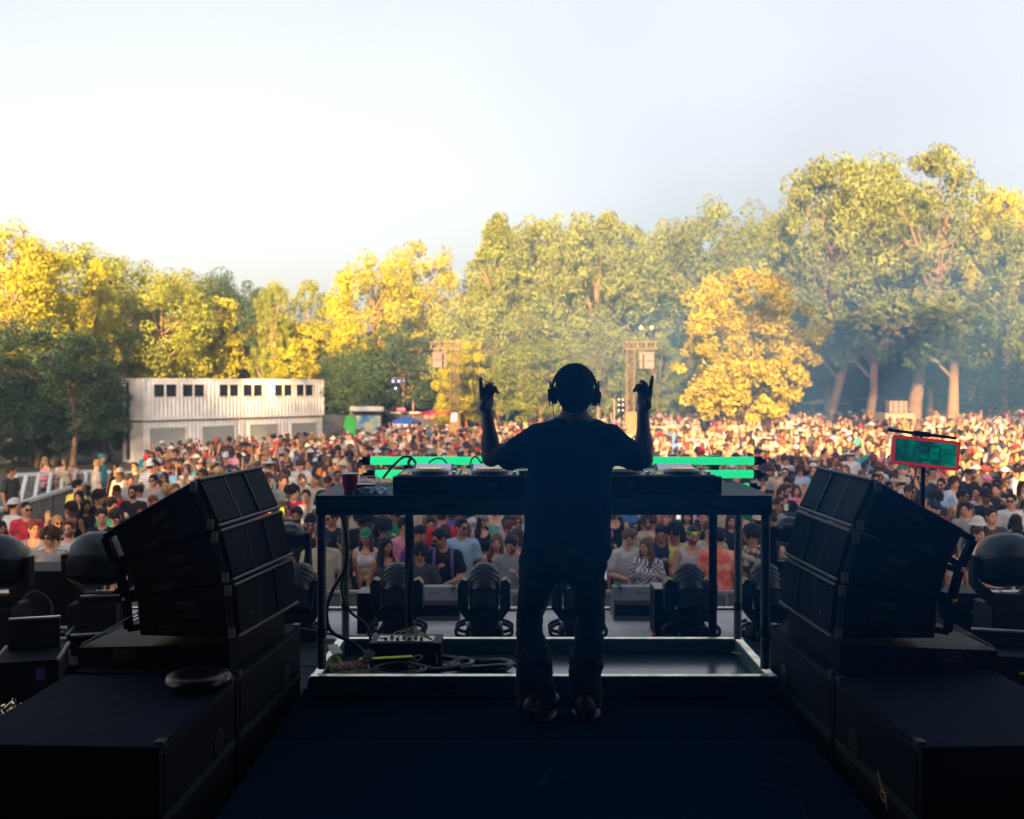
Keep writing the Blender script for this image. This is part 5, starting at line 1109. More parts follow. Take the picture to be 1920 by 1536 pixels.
# surveyed people: (px, py of the face, key, hair, hair colour, top, top colour, skin, accessories, yaw, options, label)
PEOPLE = [
 (581, 987, 'm_down', 'short', 'dark', 'tee', 'black', 'fair', ('sunglasses', 'beanie'), 10, dict(beard=True, hatcol='black'), 'bearded man in black beanie and round sunglasses, left of the table legs'),
 (622, 975, 'm_right', 'short', 'black', 'tee', 'black', 'tan', ('sunglasses',), 0, dict(), 'man with dark hair and sunglasses between the two left table legs'),
 (641, 1022, 'f_left', 'bun', 'dark', 'crop', 'black', 'tan', (), 15, dict(), 'bare shouldered woman in black halter top at the barrier behind the left legs'),
 (686, 1010, 'f_rail', 'long', 'auburn', 'crop', 'white', 'fair', ('cap',), 0, dict(hatcol='green'), 'woman in dark green cap and white sleeveless top at the barrier'),
 (680, 975, 'm_right', 'afro', 'black', 'tee', 'black', 'brown', ('sunglasses',), -10, dict(), 'curly haired person with sunglasses turned left, behind the green cap'),
 (718, 992, 'f_down', 'afro', 'black', 'tank', 'black', 'brown', (), 170, dict(), 'person with a huge cloud of black curls seen from behind'),
 (722, 1028, 'f_left', 'long', 'black', 'tank', 'charcoal', 'tan', (), 12, dict(), 'woman with very long black hair at the barrier left of the left moving light'),
 (757, 990, 'm_left', 'short', 'dark', 'tee', 'pink', 'fair', (), 40, dict(), 'man in pale pink tee by the left light post, turned away'),
 (786, 1008, 'm_down', 'short', 'black', 'tee', 'purple', 'tan', ('backward_cap',), 0, dict(), 'man in black cap and purple top right of the left light post'),
 (787, 1040, 'm_rail', 'curly', 'black', 'tee', 'charcoal', 'tan', ('sunglasses',), 0, dict(), 'curly haired man leaning on the barrier with hands clasped, orange glow at his chin'),
 (807, 982, 'f_phone', 'bun', 'brown', 'tank', 'black', 'fair', (), 0, dict(), 'woman with pinned up brown hair and black tank top looking at her phone'),
 (828, 972, 'm_down', 'short', 'brown', 'tee', 'red', 'fair', (), 175, dict(), 'man in red shirt turned away behind the woman with the phone'),
 (831, 1011, 'm_lean', 'short', 'black', 'tee', 'black', 'tan', ('sunglasses',), 0, dict(), 'man in black tee with backpack straps leaning left over the barrier'),
 (865, 992, 'm_left', 'short', 'dark', 'tee', 'light blue', 'tan', ('sunglasses',), 0, dict(), 'man with sunglasses in pale blue shirt behind the leaning man'),
 (905, 979, 'f_left', 'long', 'dark', 'crop', 'black', 'fair', ('sunglasses', 'beanie'), 0, dict(hatcol='grey'), 'woman in grey knit hat and sunglasses holding a rainbow fan'),
 (928, 955, 'm_down', 'short', 'brown', 'tank', 'white', 'fair', (), 0, dict(), 'tall man in white tank top, face hidden by the table beam'),
 (931, 1021, 'f_down', 'long', 'light brown', 'crop', 'black', 'fair', (), 0, dict(), 'woman with long straight light brown hair and black strapless top behind a moving light'),
 (966, 982, 'f_left', 'long', 'auburn', 'tank', 'black', 'fair', ('sunglasses',), 0, dict(), 'red haired woman with sunglasses just left of the performer'),
 (970, 1010, 'f_right', 'bob', 'brown', 'tank', 'charcoal', 'fair', (), 0, dict(), 'smiling brown haired woman in dark top at the left hip of the performer'),
 (1152, 962, 'm_right', 'short', 'dark', 'tank', 'black', 'fair', (), 0, dict(beard=True), 'bearded man in black tank top right of the performer'),
 (1136, 1003, 'f_left', 'ponytail', 'dark', 'crop', 'black', 'fair', (), 30, dict(), 'bare armed woman in black strap top at the barrier, half behind the performer'),
 (1208, 985, 'f_down', 'bob', 'dark', 'crop', 'green', 'fair', ('sunglasses',), 0, dict(patt='greenstripe'), 'woman with white framed sunglasses and green striped top'),
 (1234, 974, 'f_down', 'long', 'pink', 'tank', 'pink', 'fair', (), 0, dict(), 'woman with pink hair behind the man in navy tee'),
 (1241, 1002, 'm_phone', 'short', 'black', 'tee', 'navy', 'tan', (), 0, dict(), 'man in navy tee looking down with a cigarette in his mouth'),
 (1214, 1029, 'f_right', 'wavy', 'light brown', 'tee', 'black', 'fair', (), -15, dict(patt='checker'), 'woman in black and white checkerboard shirt at the barrier'),
 (1267, 1002, 'm_right', 'curly', 'black', 'tee', 'yellow', 'tan', ('sunglasses',), 0, dict(), 'man with wavy black hair and pale sunglasses left of the headband man'),
 (1299, 1007, 'm_rail', 'short', 'brown', 'tank', 'white', 'fair', ('headband',), 0, dict(hatcol='band', beard=True), 'smiling man in white tank top and yellow and green headband'),
 (1289, 971, 'f_drink', 'long', 'black', 'tank', 'black', 'fair', (), 0, dict(), 'woman with long dark hair holding up a phone above the headband man'),
 (1318, 973, 'm_down', 'short', 'black', 'tee', 'black', 'fair', (), 0, dict(), 'young man with black hair beside the right light post'),
 (1332, 998, 'm_left', 'short', 'brown', 'tee', 'cream', 'fair', ('cap',), 0, dict(hatcol='brown'), 'man in brown cap half hidden by the right light post'),
 (1350, 1012, 'm_down', 'short', 'black', 'tee', 'orange', 'fair', (), 160, dict(patt='orange'), 'person in orange tie dye tee seen from behind at the barrier'),
 (1372, 980, 'f_down', 'long', 'brown', 'tee', 'black', 'fair', (), 0, dict(), 'woman with long brown hair and pale strap across her chest'),
 (1412, 1007, 'm_right', 'curly', 'black', 'tee', 'floral', 'tan', (), -45, dict(patt='floral'), 'curly haired man in black and cream floral shirt turned left'),
 (1424, 982, 'm_down', 'short', 'brown', 'tee', 'charcoal', 'fair', ('backward_cap',), 180, dict(hatcol='cream'), 'person in cream cap between the two right table legs'),
 (1453, 976, 'f_down', 'bun', 'brown', 'tee', 'pink', 'fair', (), 175, dict(), 'person in pink tee seen from behind right of the table'),
 (1468, 982, 'f_down', 'long', 'dark', 'tee', 'navy', 'fair', ('cap', 'sunglasses'), 0, dict(hatcol='grey'), 'woman in grey cap beside the right speaker stack'),
 (1465, 928, 'f_down', 'wavy', 'dark', 'tank', 'black', 'fair', ('sunglasses',), 0, dict(), 'dark haired woman with sunglasses above the right table corner'),
 (1461, 949, 'm_left', 'short', 'brown', 'tee', 'black', 'tan', ('sunglasses',), -10, dict(), 'person in sunglasses directly right of the table top corner'),
 (1449, 879, 'f_drink', 'long', 'dark', 'tank', 'black', 'tan', (), 0, dict(), 'long haired woman in black drinking from a white cup'),
 (1480, 906, 'm_phone', 'parted', 'dark', 'tee', 'white', 'tan', (), -20, dict(), 'dark haired man in white collar bowing his head'),
 (1501, 883, 'm_phone', 'curly', 'brown', 'tee', 'light blue', 'fair', (), 0, dict(), 'brown haired man in light shirt bowing left of the right stack'),
 (1493, 922, 'f_right', 'bob', 'brown', 'tee', 'pink', 'fair', (), 30, dict(patt='tiedye'), 'person in pink and white tie dye tee beside the right stack'),
 (573, 934, 'm_down', 'short', 'dark', 'tee', 'white', 'fair', (), 0, dict(), 'young man with dark hair in plain white tee left of the table'),
 (549, 926, 'm_left', 'curly', 'black', 'tee', 'crimson', 'fair', (), 20, dict(), 'curly haired man in crimson tee behind the young man in white'),
 (536, 960, 'f_up', 'bun', 'brown', 'tank', 'cream', 'fair', (), 0, dict(), 'woman with a glowing yellow phone light and raised arm beside the left stack'),
 (530, 905, 'm_left', 'parted', 'brown', 'tee', 'grey', 'fair', (), 0, dict(), 'brown haired young man turned right above the left stack'),
 (592, 903, 'm_right', 'buzz', 'brown', 'tee', 'cream', 'fair', (), 0, dict(), 'man with receding hair in cream tee above the left table corner'),
 (537, 869, 'm_down', 'short', 'blond', 'tee', 'charcoal', 'fair', ('sunglasses',), 0, dict(), 'blond man with sunglasses in dark tee above the left stack'),
 (614, 907, 'm_down', 'short', 'black', 'tee', 'black', 'tan', ('cap', 'sunglasses'), 0, dict(), 'man in black cap and sunglasses left of the red cup'),
 (627, 900, 'f_right', 'bob', 'light brown', 'tee', 'red', 'fair', (), 0, dict(), 'fair haired person in bright red top just left of the red cup'),
 (556, 867, 'm_down', 'short', 'dark', 'tee', 'white', 'fair', ('cap',), 0, dict(hatcol='blue'), 'man in blue cap and white tee above the left stack'),
 (47, 958, 'm_left', 'buzz', 'dark', 'tee', 'red', 'fair', ('sunglasses',), 10, dict(patt='jersey'), 'short haired man with sunglasses in red and black patterned jersey'),
 (24, 952, 'm_down', 'short', 'dark', 'tee', 'white', 'fair', ('backward_cap',), 150, dict(hatcol='white'), 'man in white backward cap behind the red jersey'),
 (142, 914, 'm_right', 'short', 'black', 'tee', 'yellow', 'fair', (), 155, dict(), 'man in lemon yellow tee leaning away near the ramp'),
 (147, 934, 'f_down', 'long', 'black', 'tank', 'black', 'fair', (), 0, dict(), 'black haired woman facing the stage in front of the yellow tee'),
 (131, 958, 'f_right', 'curly', 'black', 'crop', 'black', 'brown', (), 10, dict(), 'woman with black curls and black and white bandeau top'),
 (158, 952, 'f_left', 'bob', 'black', 'tee', 'black', 'brown', (), 20, dict(), 'dark skinned woman in black behind the bandeau top'),
 (183, 936, 'm_left', 'curly', 'black', 'tee', 'black', 'tan', (), 40, dict(), 'curly haired man in black tee looking right near the left stack frame'),
 (208, 954, 'm_left', 'short', 'black', 'tee', 'green', 'tan', (), 20, dict(), 'black haired man in green shirt above the left stack'),
 (248, 926, 'm_down', 'short', 'black', 'tee', 'black', 'tan', ('sunglasses',), 0, dict(beard=True), 'bearded man with sunglasses in black tee above the left stack'),
 (287, 904, 'm_down', 'parted', 'black', 'tee', 'grey', 'tan', ('sunglasses',), -10, dict(), 'dark haired man with white framed sunglasses in light grey tee'),
 (223, 890, 'f_down', 'long', 'light brown', 'tank', 'white', 'fair', ('sun_hat',), 180, dict(hatcol='beige'), 'woman in straw sun hat and white tank top seen from behind'),
 (243, 903, 'f_left', 'bun', 'brown', 'tee', 'grey', 'fair', (), 0, dict(), 'woman in pale grey tee right of the straw hat'),
 (280, 878, 'm_down', 'short', 'brown', 'tee', 'white', 'fair', ('backward_cap',), 180, dict(hatcol='white', patt='stripe'), 'man in white cap and blue striped tee seen from behind'),
 (180, 873, 'm_left', 'short', 'blond', 'tee', 'grey', 'fair', (), 130, dict(), 'fair haired man in grey tee with green wristband by the ramp rail'),
 (189, 862, 'm_down', 'short', 'brown', 'tee', 'teal', 'fair', ('cap',), 90, dict(hatcol='teal'), 'man in teal cap and teal top beside the ramp rail'),
 (216, 878, 'f_down', 'wavy', 'dark', 'tank', 'black', 'tan', ('sunglasses',), 0, dict(), 'dark haired woman with sunglasses behind the straw hat'),
 (105, 984, 'f_left', 'wavy', 'blond', 'tank', 'purple', 'fair', ('sunglasses',), 10, dict(), 'blond woman with sunglasses low in front of the ramp fence'),
 (91, 1012, 'm_down', 'curly', 'brown', 'tee', 'grey', 'fair', ('sunglasses',), 0, dict(), 'man with sunglasses peering over the barrier between the round lights'),
 (18, 886, 'm_left', 'short', 'brown', 'tee', 'charcoal', 'tan', (), 80, dict(), 'man in dark tee walking at the left end of the ramp'),
 (308, 897, 'f_down', 'long', 'black', 'tank', 'black', 'brown', ('sunglasses',), 0, dict(), 'dark haired woman with sunglasses right of the grey tee'),
 (347, 889, 'm_down', 'short', 'black', 'tank', 'cream', 'fair', ('cap',), 0, dict(hatcol='charcoal'), 'man in dark cap and pale tank top above the left stack'),
 (1791, 908, 'm_down', 'curly', 'brown', 'tee', 'white', 'fair', (), 6, dict(), 'young man with brown curls in loose white tee below the timer'),
 (1766, 911, 'm_right', 'short', 'dark', 'tee', 'light blue', 'fair', ('sunglasses',), 0, dict(beard=True), 'bearded man with sunglasses in light blue tee'),
 (1757, 937, 'f_down', 'afro', 'black', 'tee', 'charcoal', 'brown', ('sunglasses',), -30, dict(), 'person with round black afro just above the right stack edge'),
 (1816, 892, 'm_down', 'short', 'black', 'tee', 'black', 'fair', ('cap', 'sunglasses'), 0, dict(), 'man in black cap with pink strap and green tag at his chest'),
 (1850, 904, 'm_left', 'short', 'dark', 'tee', 'pink', 'tan', ('cap',), 10, dict(hatcol='pink', patt='tiedye'), 'man in pink visor and pink and blue tie dye shirt'),
 (1806, 957, 'f_down', 'long', 'brown', 'tee', 'black', 'fair', ('sunglasses',), 0, dict(), 'long haired woman with sunglasses above the right stack'),
 (1836, 927, 'm_right', 'short', 'black', 'tee', 'grey', 'tan', (), -20, dict(patt='camo'), 'young man in black and white patterned shirt looking left'),
 (1835, 988, 'f_down', 'bob', 'dark', 'tee', 'charcoal', 'fair', ('bucket_hat',), 0, dict(hatcol='white'), 'person in white bucket hat behind the right stack'),
 (1861, 972, 'm_down', 'short', 'dark', 'tee', 'charcoal', 'fair', (), 0, dict(), 'grinning man with glasses and short dark hair right of the bucket hat'),
 (1898, 942, 'm_right', 'short', 'black', 'tee', 'white', 'fair', ('sunglasses',), 0, dict(), 'black haired man with sunglasses in white tee near the right picture edge'),
 (1908, 982, 'f_down', 'bob', 'dark', 'tee', 'black', 'fair', (), 175, dict(), 'dark haired person seen from behind at the right picture edge'),
 (1906, 888, 'm_phone', 'short', 'black', 'tee', 'white', 'tan', (), 20, dict(), 'black haired man in white tee at the right picture edge, upper row'),
 (1691, 884, 'm_down', 'short', 'dark', 'tee', 'cream', 'fair', ('backward_cap',), 0, dict(hatcol='green'), 'man in green cap and cream tee left of the timer stand'),
 (1716, 905, 'f_down', 'wavy', 'dark', 'tank', 'charcoal', 'fair', (), 0, dict(), 'dark haired woman just left of the timer stand'),
]
def solve_xy(px, py, sc):
    Y = 30.
    for _ in range(25):
        X = (px - 960) / 1867. * Y; Z = gzf(X, Y) + 1.62 * sc
        ky = (CZ - Z) * 1867. / max(20., (py - 725.)); Y = .5 * Y + .5 * ky
    return (px - 960) / 1867. * Y, Y
for (px, py, key, hair, hc_, top, tc_, sk_, acc, yw, op, lab) in PEOPLE:
    fe = key[0] == 'f'; sc = .99 if fe else 1.07
    X, Y = solve_xy(px, py, sc)
    if Y < 13.55:
        sc *= 1 - (13.55 - Y) * .16; Y = 13.55; X = (px - 960) / 1867. * Y; sc = max(.80, (CZ - (py - 725) * Y / 1867.) / 1.62)
    put_person(X, Y, key, hair, hc_, top, tc_, sk_, acc, yw, sc, lab, **op)
# fan, phones and cups in hands
def held(name, lab, cat, px, py, Y, build):
    p = P(px, py, Y); t = thing(name, lab, cat, tuple(p)); build(t); return t
def _fan(t):
    mb = MB(); n_ = 9; c = Vector((-.05, -.02, .12)); bm = mb.bm
    top = [c + Vector((math.sin(R(20 + 5 * k)) * .27, .006 * (k % 2), -math.cos(R(20 + 5 * k)) * .27)) for k in range(n_)]; cc = bm.verts.new(c); vs = [bm.verts.new(v) for v in top]
    for k in range(n_ - 1): bm.faces.new((cc, vs[k], vs[k + 1]))
    bmesh.ops.solidify(bm, geom=bm.faces[:], thickness=.004); mb.build('fan_leaf', PAT['fan'], t); mb = MB(); mb.bar(c, c + Vector((-.02, 0, .06)), .006); mb.build('fan_stick', m_black, t)
held('hand_fan', 'rainbow coloured hand fan in front of the woman in the grey knit hat', 'fan', 916, 990, 15.2, _fan)
def _phone(col):
    def f(t):
        mb = MB(); mb.box((.075, .009, .15), bevel=.003); mb.build('casing', m_black, t); mb = MB(); mb.box((.066, .003, .135), (0, -.0065, 0)); mb.build('phone_screen', mat("phone_%s" % col[0], col[1], .2, emit=col[1], estr=.15), t)
    return f
held('phone', 'phone with bright screen held up behind the headband man', 'phone', 1272, 966, 16.2, _phone(('white', (.8, .8, .75))))
held('phone', 'phone with dazzling yellow light at the face of the woman beside the left stack', 'phone', 529, 959, 16.4, _phone(('yellow', (1., .8, .05))))
held('phone', 'phone lying in the hands of the woman in black strap top at the barrier', 'phone', 1133, 1078, 13.3, _phone(('pale', (.3, .3, .35))))
def _cup(t):
    mb = MB(); mb.cyl(.033, .12, r2=.043, seg=16); mb.build('cup_wall', m_white, t, smooth=50); mb = MB(); mb.cyl(.045, .008, (0, 0, .062), seg=16); mb.build('lid', m_alud, t)
held('drink_cup', 'white cup at the mouth of the long haired woman in black', 'cup', 1455, 889, 23.5, _cup)
held('drink_cup', 'white cup held beside the face right of the table corner', 'cup', 1474, 951, 17.6, _cup)
def _cig(t): mb = MB(); mb.bar((0, 0, 0), (.035, -.05, -.035), .0045, 8); mb.build('cigarette_paper', m_white, t)
held('cigarette', 'white cigarette in the mouth of the man in navy tee', 'cigarette', 1246, 1018, 14.6, _cig)
# backpack straps of the leaning man
pp = [p for p in NEAR if 'backpack straps' in p['label']][0]
for s_ in (-1, 1):
    mb = MB(); mb.tube([(s_ * .10, .115, 1.36), (s_ * .115, .03, 1.475), (s_ * .115, -.08, 1.42), (s_ * .12, -.135, 1.28), (s_ * .13, -.12, 1.10)], .022, 6); o = mb.build('backpack_strap', mat("strap_purple", (.10, .06, .22), .7), pp, smooth=60)

# ---------------- the rest of the near crowd: each its own person, each with its own combination of looks ----------------
prm = random.Random(21)
def ok_spot(X, Y, dmin):
    for (a, b_) in TAKEN:
        if (a - X) ** 2 + ((b_ - Y) * 1.15) ** 2 < dmin * dmin: return False
    return True
def on_park(X, Y):
    if 960 + X / Y * 1867 < 150 and Y > 17: return False
    if 960 + X / Y * 1867 < 250 and Y > 21.5: return False
    if X < -7 and Y > 50 + (X + 7) * .25: return False
    "where people can stand: clear of the ramp on the left, the towers and the tents"
    if X < -7.2 - (Y - 13) * .02 and Y > 24 and X < -(Y * .30 + 2.3) and Y < 50: return False
    for (a, b_, r_) in KEEPOUT:
        if (X - a) ** 2 + (Y - b_) ** 2 < r_ * r_: return False
    if X < -9 and Y > 55.5: return False
    return True

W_HAIR = {'short': 'short', 'parted': 'parted', 'buzz': 'cropped', 'curly': 'curly', 'afro': 'bushy', 'long': 'long straight', 'wavy': 'long wavy', 'bob': 'shoulder length', 'ponytail': 'tied back', 'bun': 'pinned up'}
W_ACC = {(): '', ('sunglasses',): ' and sunglasses', ('cap',): ' and a %s cap', ('cap', 'sunglasses'): ' with %s cap and sunglasses', ('backward_cap',): ' and a backward %s cap', ('bucket_hat',): ' and a %s bucket hat', ('sun_hat',): ' and a wide straw hat', ('headband',): ' and a %s headband', ('beanie',): ' and a %s beanie'}
def where(px, Y):
    if px < 330: a = 'at far left near the ramp fence'
    elif px < 520: a = 'above the left speaker stack'
    elif px < 640: a = 'left of the table'
    elif px < 860: a = 'behind the left of the table'
    elif px < 1000: a = 'by the left arm of the performer'
    elif px < 1230: a = 'by the right arm of the performer'
    elif px < 1430: a = 'behind the right of the table'
    elif px < 1520: a = 'between table and right stack'
    elif px < 1680: a = 'above the right speaker stack'
    else: a = 'around the timer stand'
    return a
def rnd_look(px, Y):
    for _ in range(200):
        fe = prm.random() < .48
        key = prm.choice([k for k in BODY if (k[0] == 'f') == fe] + (['f_down', 'f_left', 'f_right'] if fe else ['m_down', 'm_left', 'm_right']))
        hair = prm.choice(['long', 'long', 'wavy', 'wavy', 'bob', 'ponytail', 'bun', 'curly'] if fe else ['short', 'short', 'short', 'parted', 'buzz', 'curly'])
        hcol = prm.choice(['black', 'dark', 'dark', 'dark', 'brown', 'brown', 'light brown', 'auburn'] + (['blond'] if fe else []))
        tops = [s for s in ('tee', 'tank', 'crop') if s in BODY[key]]
        top = prm.choice(tops + (['tee'] if not fe else ['tank']))
        tcol = prm.choice(['black', 'black', 'black', 'white', 'white', 'white', 'grey', 'navy', 'red', 'pink', 'green', 'blue', 'light blue', 'beige', 'olive', 'purple', 'cream', 'cream', 'charcoal', 'charcoal', 'brown', 'teal', 'black', 'black', 'white', 'cream', 'grey', 'black', 'white', 'beige'])
        acc = prm.choice([()] * 5 + [('sunglasses',)] * 7 + [('cap',), ('cap', 'sunglasses'), ('cap',), ('backward_cap',), ('bucket_hat',), ('sun_hat',)])
        hatcol = prm.choice(['white', 'black', 'navy', 'beige', 'red', 'grey', 'charcoal'])
        if 'sun_hat' in acc: hatcol = 'beige'
        a = W_ACC[acc]; a = a % hatcol if '%s' in a else a
        lab = f"{'woman' if fe else 'man'} with {W_HAIR[hair]} {hcol + ' hair' if hcol != 'dark' else 'dark hair'}, {tcol} {({'tee': 'tee', 'tank': 'tank top', 'crop': 'crop top'})[top]}{a}"
        lab = lab + ', ' + where(px, Y)
        if len(lab.split()) <= 16 and lab not in LABELS:
            return dict(key=key, hair=hair, hcol=hcol, top=top, tcol=tcol, acc=acc, hatcol=hatcol, label=lab), prm.choice(['pale', 'fair', 'fair', 'tan', 'tan', 'brown', 'dark'] if True else []), fe
    # more words if needed
    lab = lab + ', further back'
    return dict(key=key, hair=hair, hcol=hcol, top=top, tcol=tcol, acc=acc, hatcol=hatcol, label=lab), 'fair', fe
# ---------------- white container building ----------------
def corr_mat(name, col, axis='X', sc=3.6):
    m = bpy.data.materials.new(name); m.use_nodes = True; n = m.node_tree.nodes; l = m.node_tree.links; b = n["Principled BSDF"]; b.inputs["Roughness"].default_value = .5
    tc = n.new("ShaderNodeTexCoord"); nz = n.new("ShaderNodeTexNoise"); nz.inputs["Scale"].default_value = 1.5; nz.inputs["Detail"].default_value = 7; l.new(tc.outputs["Object"], nz.inputs[0])
    cr = n.new("ShaderNodeValToRGB"); cr.color_ramp.elements[0].position = .3; cr.color_ramp.elements[0].color = (col[0] * .8, col[1] * .78, col[2] * .74, 1); cr.color_ramp.elements[1].position = .6; cr.color_ramp.elements[1].color = (*col, 1)
    l.new(nz.outputs["Fac"], cr.inputs[0]); l.new(cr.outputs[0], b.inputs[0]); return m
m_cont = corr_mat("container_white", (.80, .80, .79)); m_shut = mat("shutter", (.36, .38, .36), .5); m_glass = mat("dark_glass", (.015, .02, .03), .08, spec=.8)
CA = Vector((P(262, 0, 60.2).x, 60.2, 0)); CB = Vector((P(605, 0, 71.2).x, 71.2, 0))
dirv = (CB - CA).normalized(); yawc = math.atan2(dirv.y, dirv.x); LEN = (CB - CA).length
base_z = P(262, 870, 60.2).z
def corrugated(L, H, depth=.04, pitch=.28):
    "profile of a corrugated wall along x, from z 0 to H, outer side at y=0"
    xs = []; n_ = int(L / pitch); p = L / n_
    for k in range(n_): xs += [(k * p, 0), (k * p + p * .28, 0), (k * p + p * .42, depth), (k * p + p * .80, depth), (k * p + p * .94, 0)]
    xs.append((L, 0)); return xs
def wall_mesh(mb, L, H, holes=(), z0=0., M=None):
    prof = corrugated(L, H); bm = mb.bm
    zs = sorted({z0, H} | {z for h in holes for z in (h[1], h[3])})
    vs = []
    for i in range(len(prof) - 1):
        (x0, y0), (x1, y1) = prof[i], prof[i + 1]; xm = (x0 + x1) / 2
        for za, zb in zip(zs[:-1], zs[1:]):
            zm = (za + zb) / 2
            if any(h[0] < xm < h[2] and h[1] < zm < h[3] for h in holes): continue
            v = [bm.verts.new(p) for p in ((x0, y0, za), (x1, y1, za), (x1, y1, zb), (x0, y0, zb))]; bm.faces.new(v); vs += v
    if M is not None: bmesh.ops.transform(bm, matrix=M, verts=vs)
def container(lab, x0, L, z, holes, wins, doors):
    t = thing('shipping_container', lab, 'container', tuple(CA + dirv * x0 + Vector((0, 0, z))), yawc, 'stacked white containers')
    W_, H = 2.44, 2.59
    mb = MB(); wall_mesh(mb, L - .3, H - .12, [(a - .15, b, c - .15, d) for a, b, c, d in holes], .12, Matrix.Translation((.15, .03, 0))); mb.build('front_wall', m_cont, t)
    mb = MB(); Mx = Matrix.Translation((.03, W_, 0)) @ Matrix.Rotation(-PI / 2, 4, 'Z'); wall_mesh(mb, W_, H - .12, (), .12, Mx); mb.build('end_wall', m_cont, t)
    mb = MB(); mb.box((L - .2, .05, H - .1), (L / 2, W_ - .05, H / 2)); mb.box((.05, W_ - .1, H - .1), (L - .05, W_ / 2, H / 2)); mb.build('rear_wall', m_cont, t)
    mb = MB(); mb.box((L - .1, W_ - .1, .05), (L / 2, W_ / 2, H - .05)); mb.build('roof', m_cont, t)
    mb = MB()
    for zz in (.06, H - .06): mb.box((L - .3, .10, .12), (L / 2, .052, zz)); mb.box((.10, W_ - .3, .12), (.052, W_ / 2, zz))
    for xx in (.075, L - .075):
        for yy in (.075, W_ - .075): mb.box((.15, .15, H - .01), (xx, yy, H / 2))
    mb.build('frame', m_cont, t)
    if z > base_z + 1: mb = MB(); mb.box((L - .1, .06, .07), (L / 2, -.02, -.03)); mb.box((.05, 2.3, .07), (-.02, 1.2, -.03)); mb.build('seam_gap_strip', m_black, t)  # black strip drawn for the dark gap between stacked containers
    for (a, b, c, d) in wins:
        mb = MB(); wd = .055
        mb.box((c - a, .08, wd), ((a + c) / 2, .02, b)); mb.box((c - a, .08, wd), ((a + c) / 2, .02, d)); mb.box((wd, .08, d - b - wd), (a + wd / 2, .02, (b + d) / 2)); mb.box((wd, .08, d - b - wd), (c - wd / 2, .02, (b + d) / 2)); mb.box((.10, .07, d - b - wd), ((a + c) / 2, .02, (b + d) / 2))
        w_ = mb.build('window', m_cont, t)
        for q in (0, 1):
            xx0, xx1 = (a + wd, (a + c) / 2 - .05) if q == 0 else ((a + c) / 2 + .05, c - wd); mb = MB(); mb.box((xx1 - xx0, .01, d - b - wd), ((xx0 + xx1) / 2, .06, (b + d) / 2)); mb.build('pane', m_glass, w_)
    for (a, b, c, d) in doors:
        mb = MB(); mb.box((c - a, .04, d - b), ((a + c) / 2, .07, (b + d) / 2))
        for k in range(int((d - b) / .09)): mb.box((c - a, .03, .055), ((a + c) / 2, .045, b + .05 + k * .09))
        dr = mb.build('roller_door', m_shut, t)
        mb = MB()
        for xx in (a - .03, c + .03): mb.box((.06, .07, d - b), (xx, .015, (b + d) / 2))
        mb.box((c - a + .12, .09, .08), ((a + c) / 2, .012, d + .04)); mb.build('door_frame', m_cont, dr)
    return t
def xc(px):
    "distance along the container front for a photograph column"
    u = (px - 960) / 1867.; k = (u * CA.y - CA.x) / (dirv.x - u * dirv.y); return k
WZ0, WZ1 = 1.42, 2.24; wn = []
for a, b_ in ((287, 333), (341, 385), (410, 449), (455, 494), (514, 549), (555, 588)): wn.append((xc(a), WZ0, xc(b_), WZ1))
container('upper white shipping container with a row of dark windows', 0, LEN, base_z + 2.60, wn, wn, [])
mid = xc(454)
dA = [(xc(280), .25, xc(348), 2.12), (xc(379), .25, xc(440), 2.12)]; dB = [(xc(468) - mid, .25, xc(521) - mid, 2.12), (xc(546) - mid, .25, xc(594) - mid, 2.12)]
container('lower left white container with two roller doors', 0, mid - .02, base_z, dA, [], dA)
container('lower right white container with two roller doors', mid + .02, LEN - mid - .02, base_z, dB, [], dB)
o = cable('bundle of black cables running down the end of the containers', [CA + dirv * -.05 + Vector((-dirv.y, dirv.x, 0)) * 1.6 + Vector((-.05, 0, base_z + h)) for h in (4.95, 4.6, 3.9, 3.0, 2.2, 1.2, .2)], .09)
# ---------------- viewing ramp ----------------
m_rail = mat("ramp_rail", (.8, .82, .8), .4, metal=.4); m_fen = mat("ramp_sheet", (.20, .205, .20), .6, metal=.2, noise=.15, nscale=2)
t = thing('viewing_ramp', 'grey sheeted viewing ramp with pale double handrail at far left', 'ramp', (0, 0, 0))
A = P(-30, 966, 25.5); B = P(160, 905, 30.0); A2 = P(-30, 893, 27.5); B2 = P(160, 884, 30.5); B3 = P(258, 886, 31.5)
mb = MB(); mb.beam(A, B, .10, .10); mb.build('lower_rail', m_rail, t)
mb = MB(); mb.beam(P(25, 891, 27.9), B2, .09, .09); mb.beam(B2, B3, .09, .09); mb.build('upper_rail', m_rail, t)
for k in range(7):
    f = k / 6; a = A.lerp(B, .18 + .82 * f); b_ = P(25, 891, 27.9).lerp(B2, f) if k else P(30, 891, 27.9); mb = MB(); mb.beam(a, b_, .07, .07, (0, 1, 0)); mb.build('rail_post', m_rail, t)
for q in (.38, .66):
    mb = MB(); mb.beam(A.lerp(P(-30, 893, 27.6), q), B.lerp(B2, q), .04, .04); mb.build('mid_rail', m_alud, t)
mb = MB(); bm = mb.bm
for k in range(14):
    a, b_ = A.lerp(B, k / 14), A.lerp(B, (k + 1) / 14); off = Vector((0, .05 * (k % 2), 0))
    v = [bm.verts.new(p + off) for p in (Vector((a.x, a.y, gzf(a.x, a.y))), Vector((b_.x, b_.y, gzf(b_.x, b_.y))), b_ - Vector((0, 0, .05)), a - Vector((0, 0, .05)))]; bm.faces.new(v)
bmesh.ops.solidify(bm, geom=bm.faces[:], thickness=.03); mb.build('side_sheet', m_fen, t)
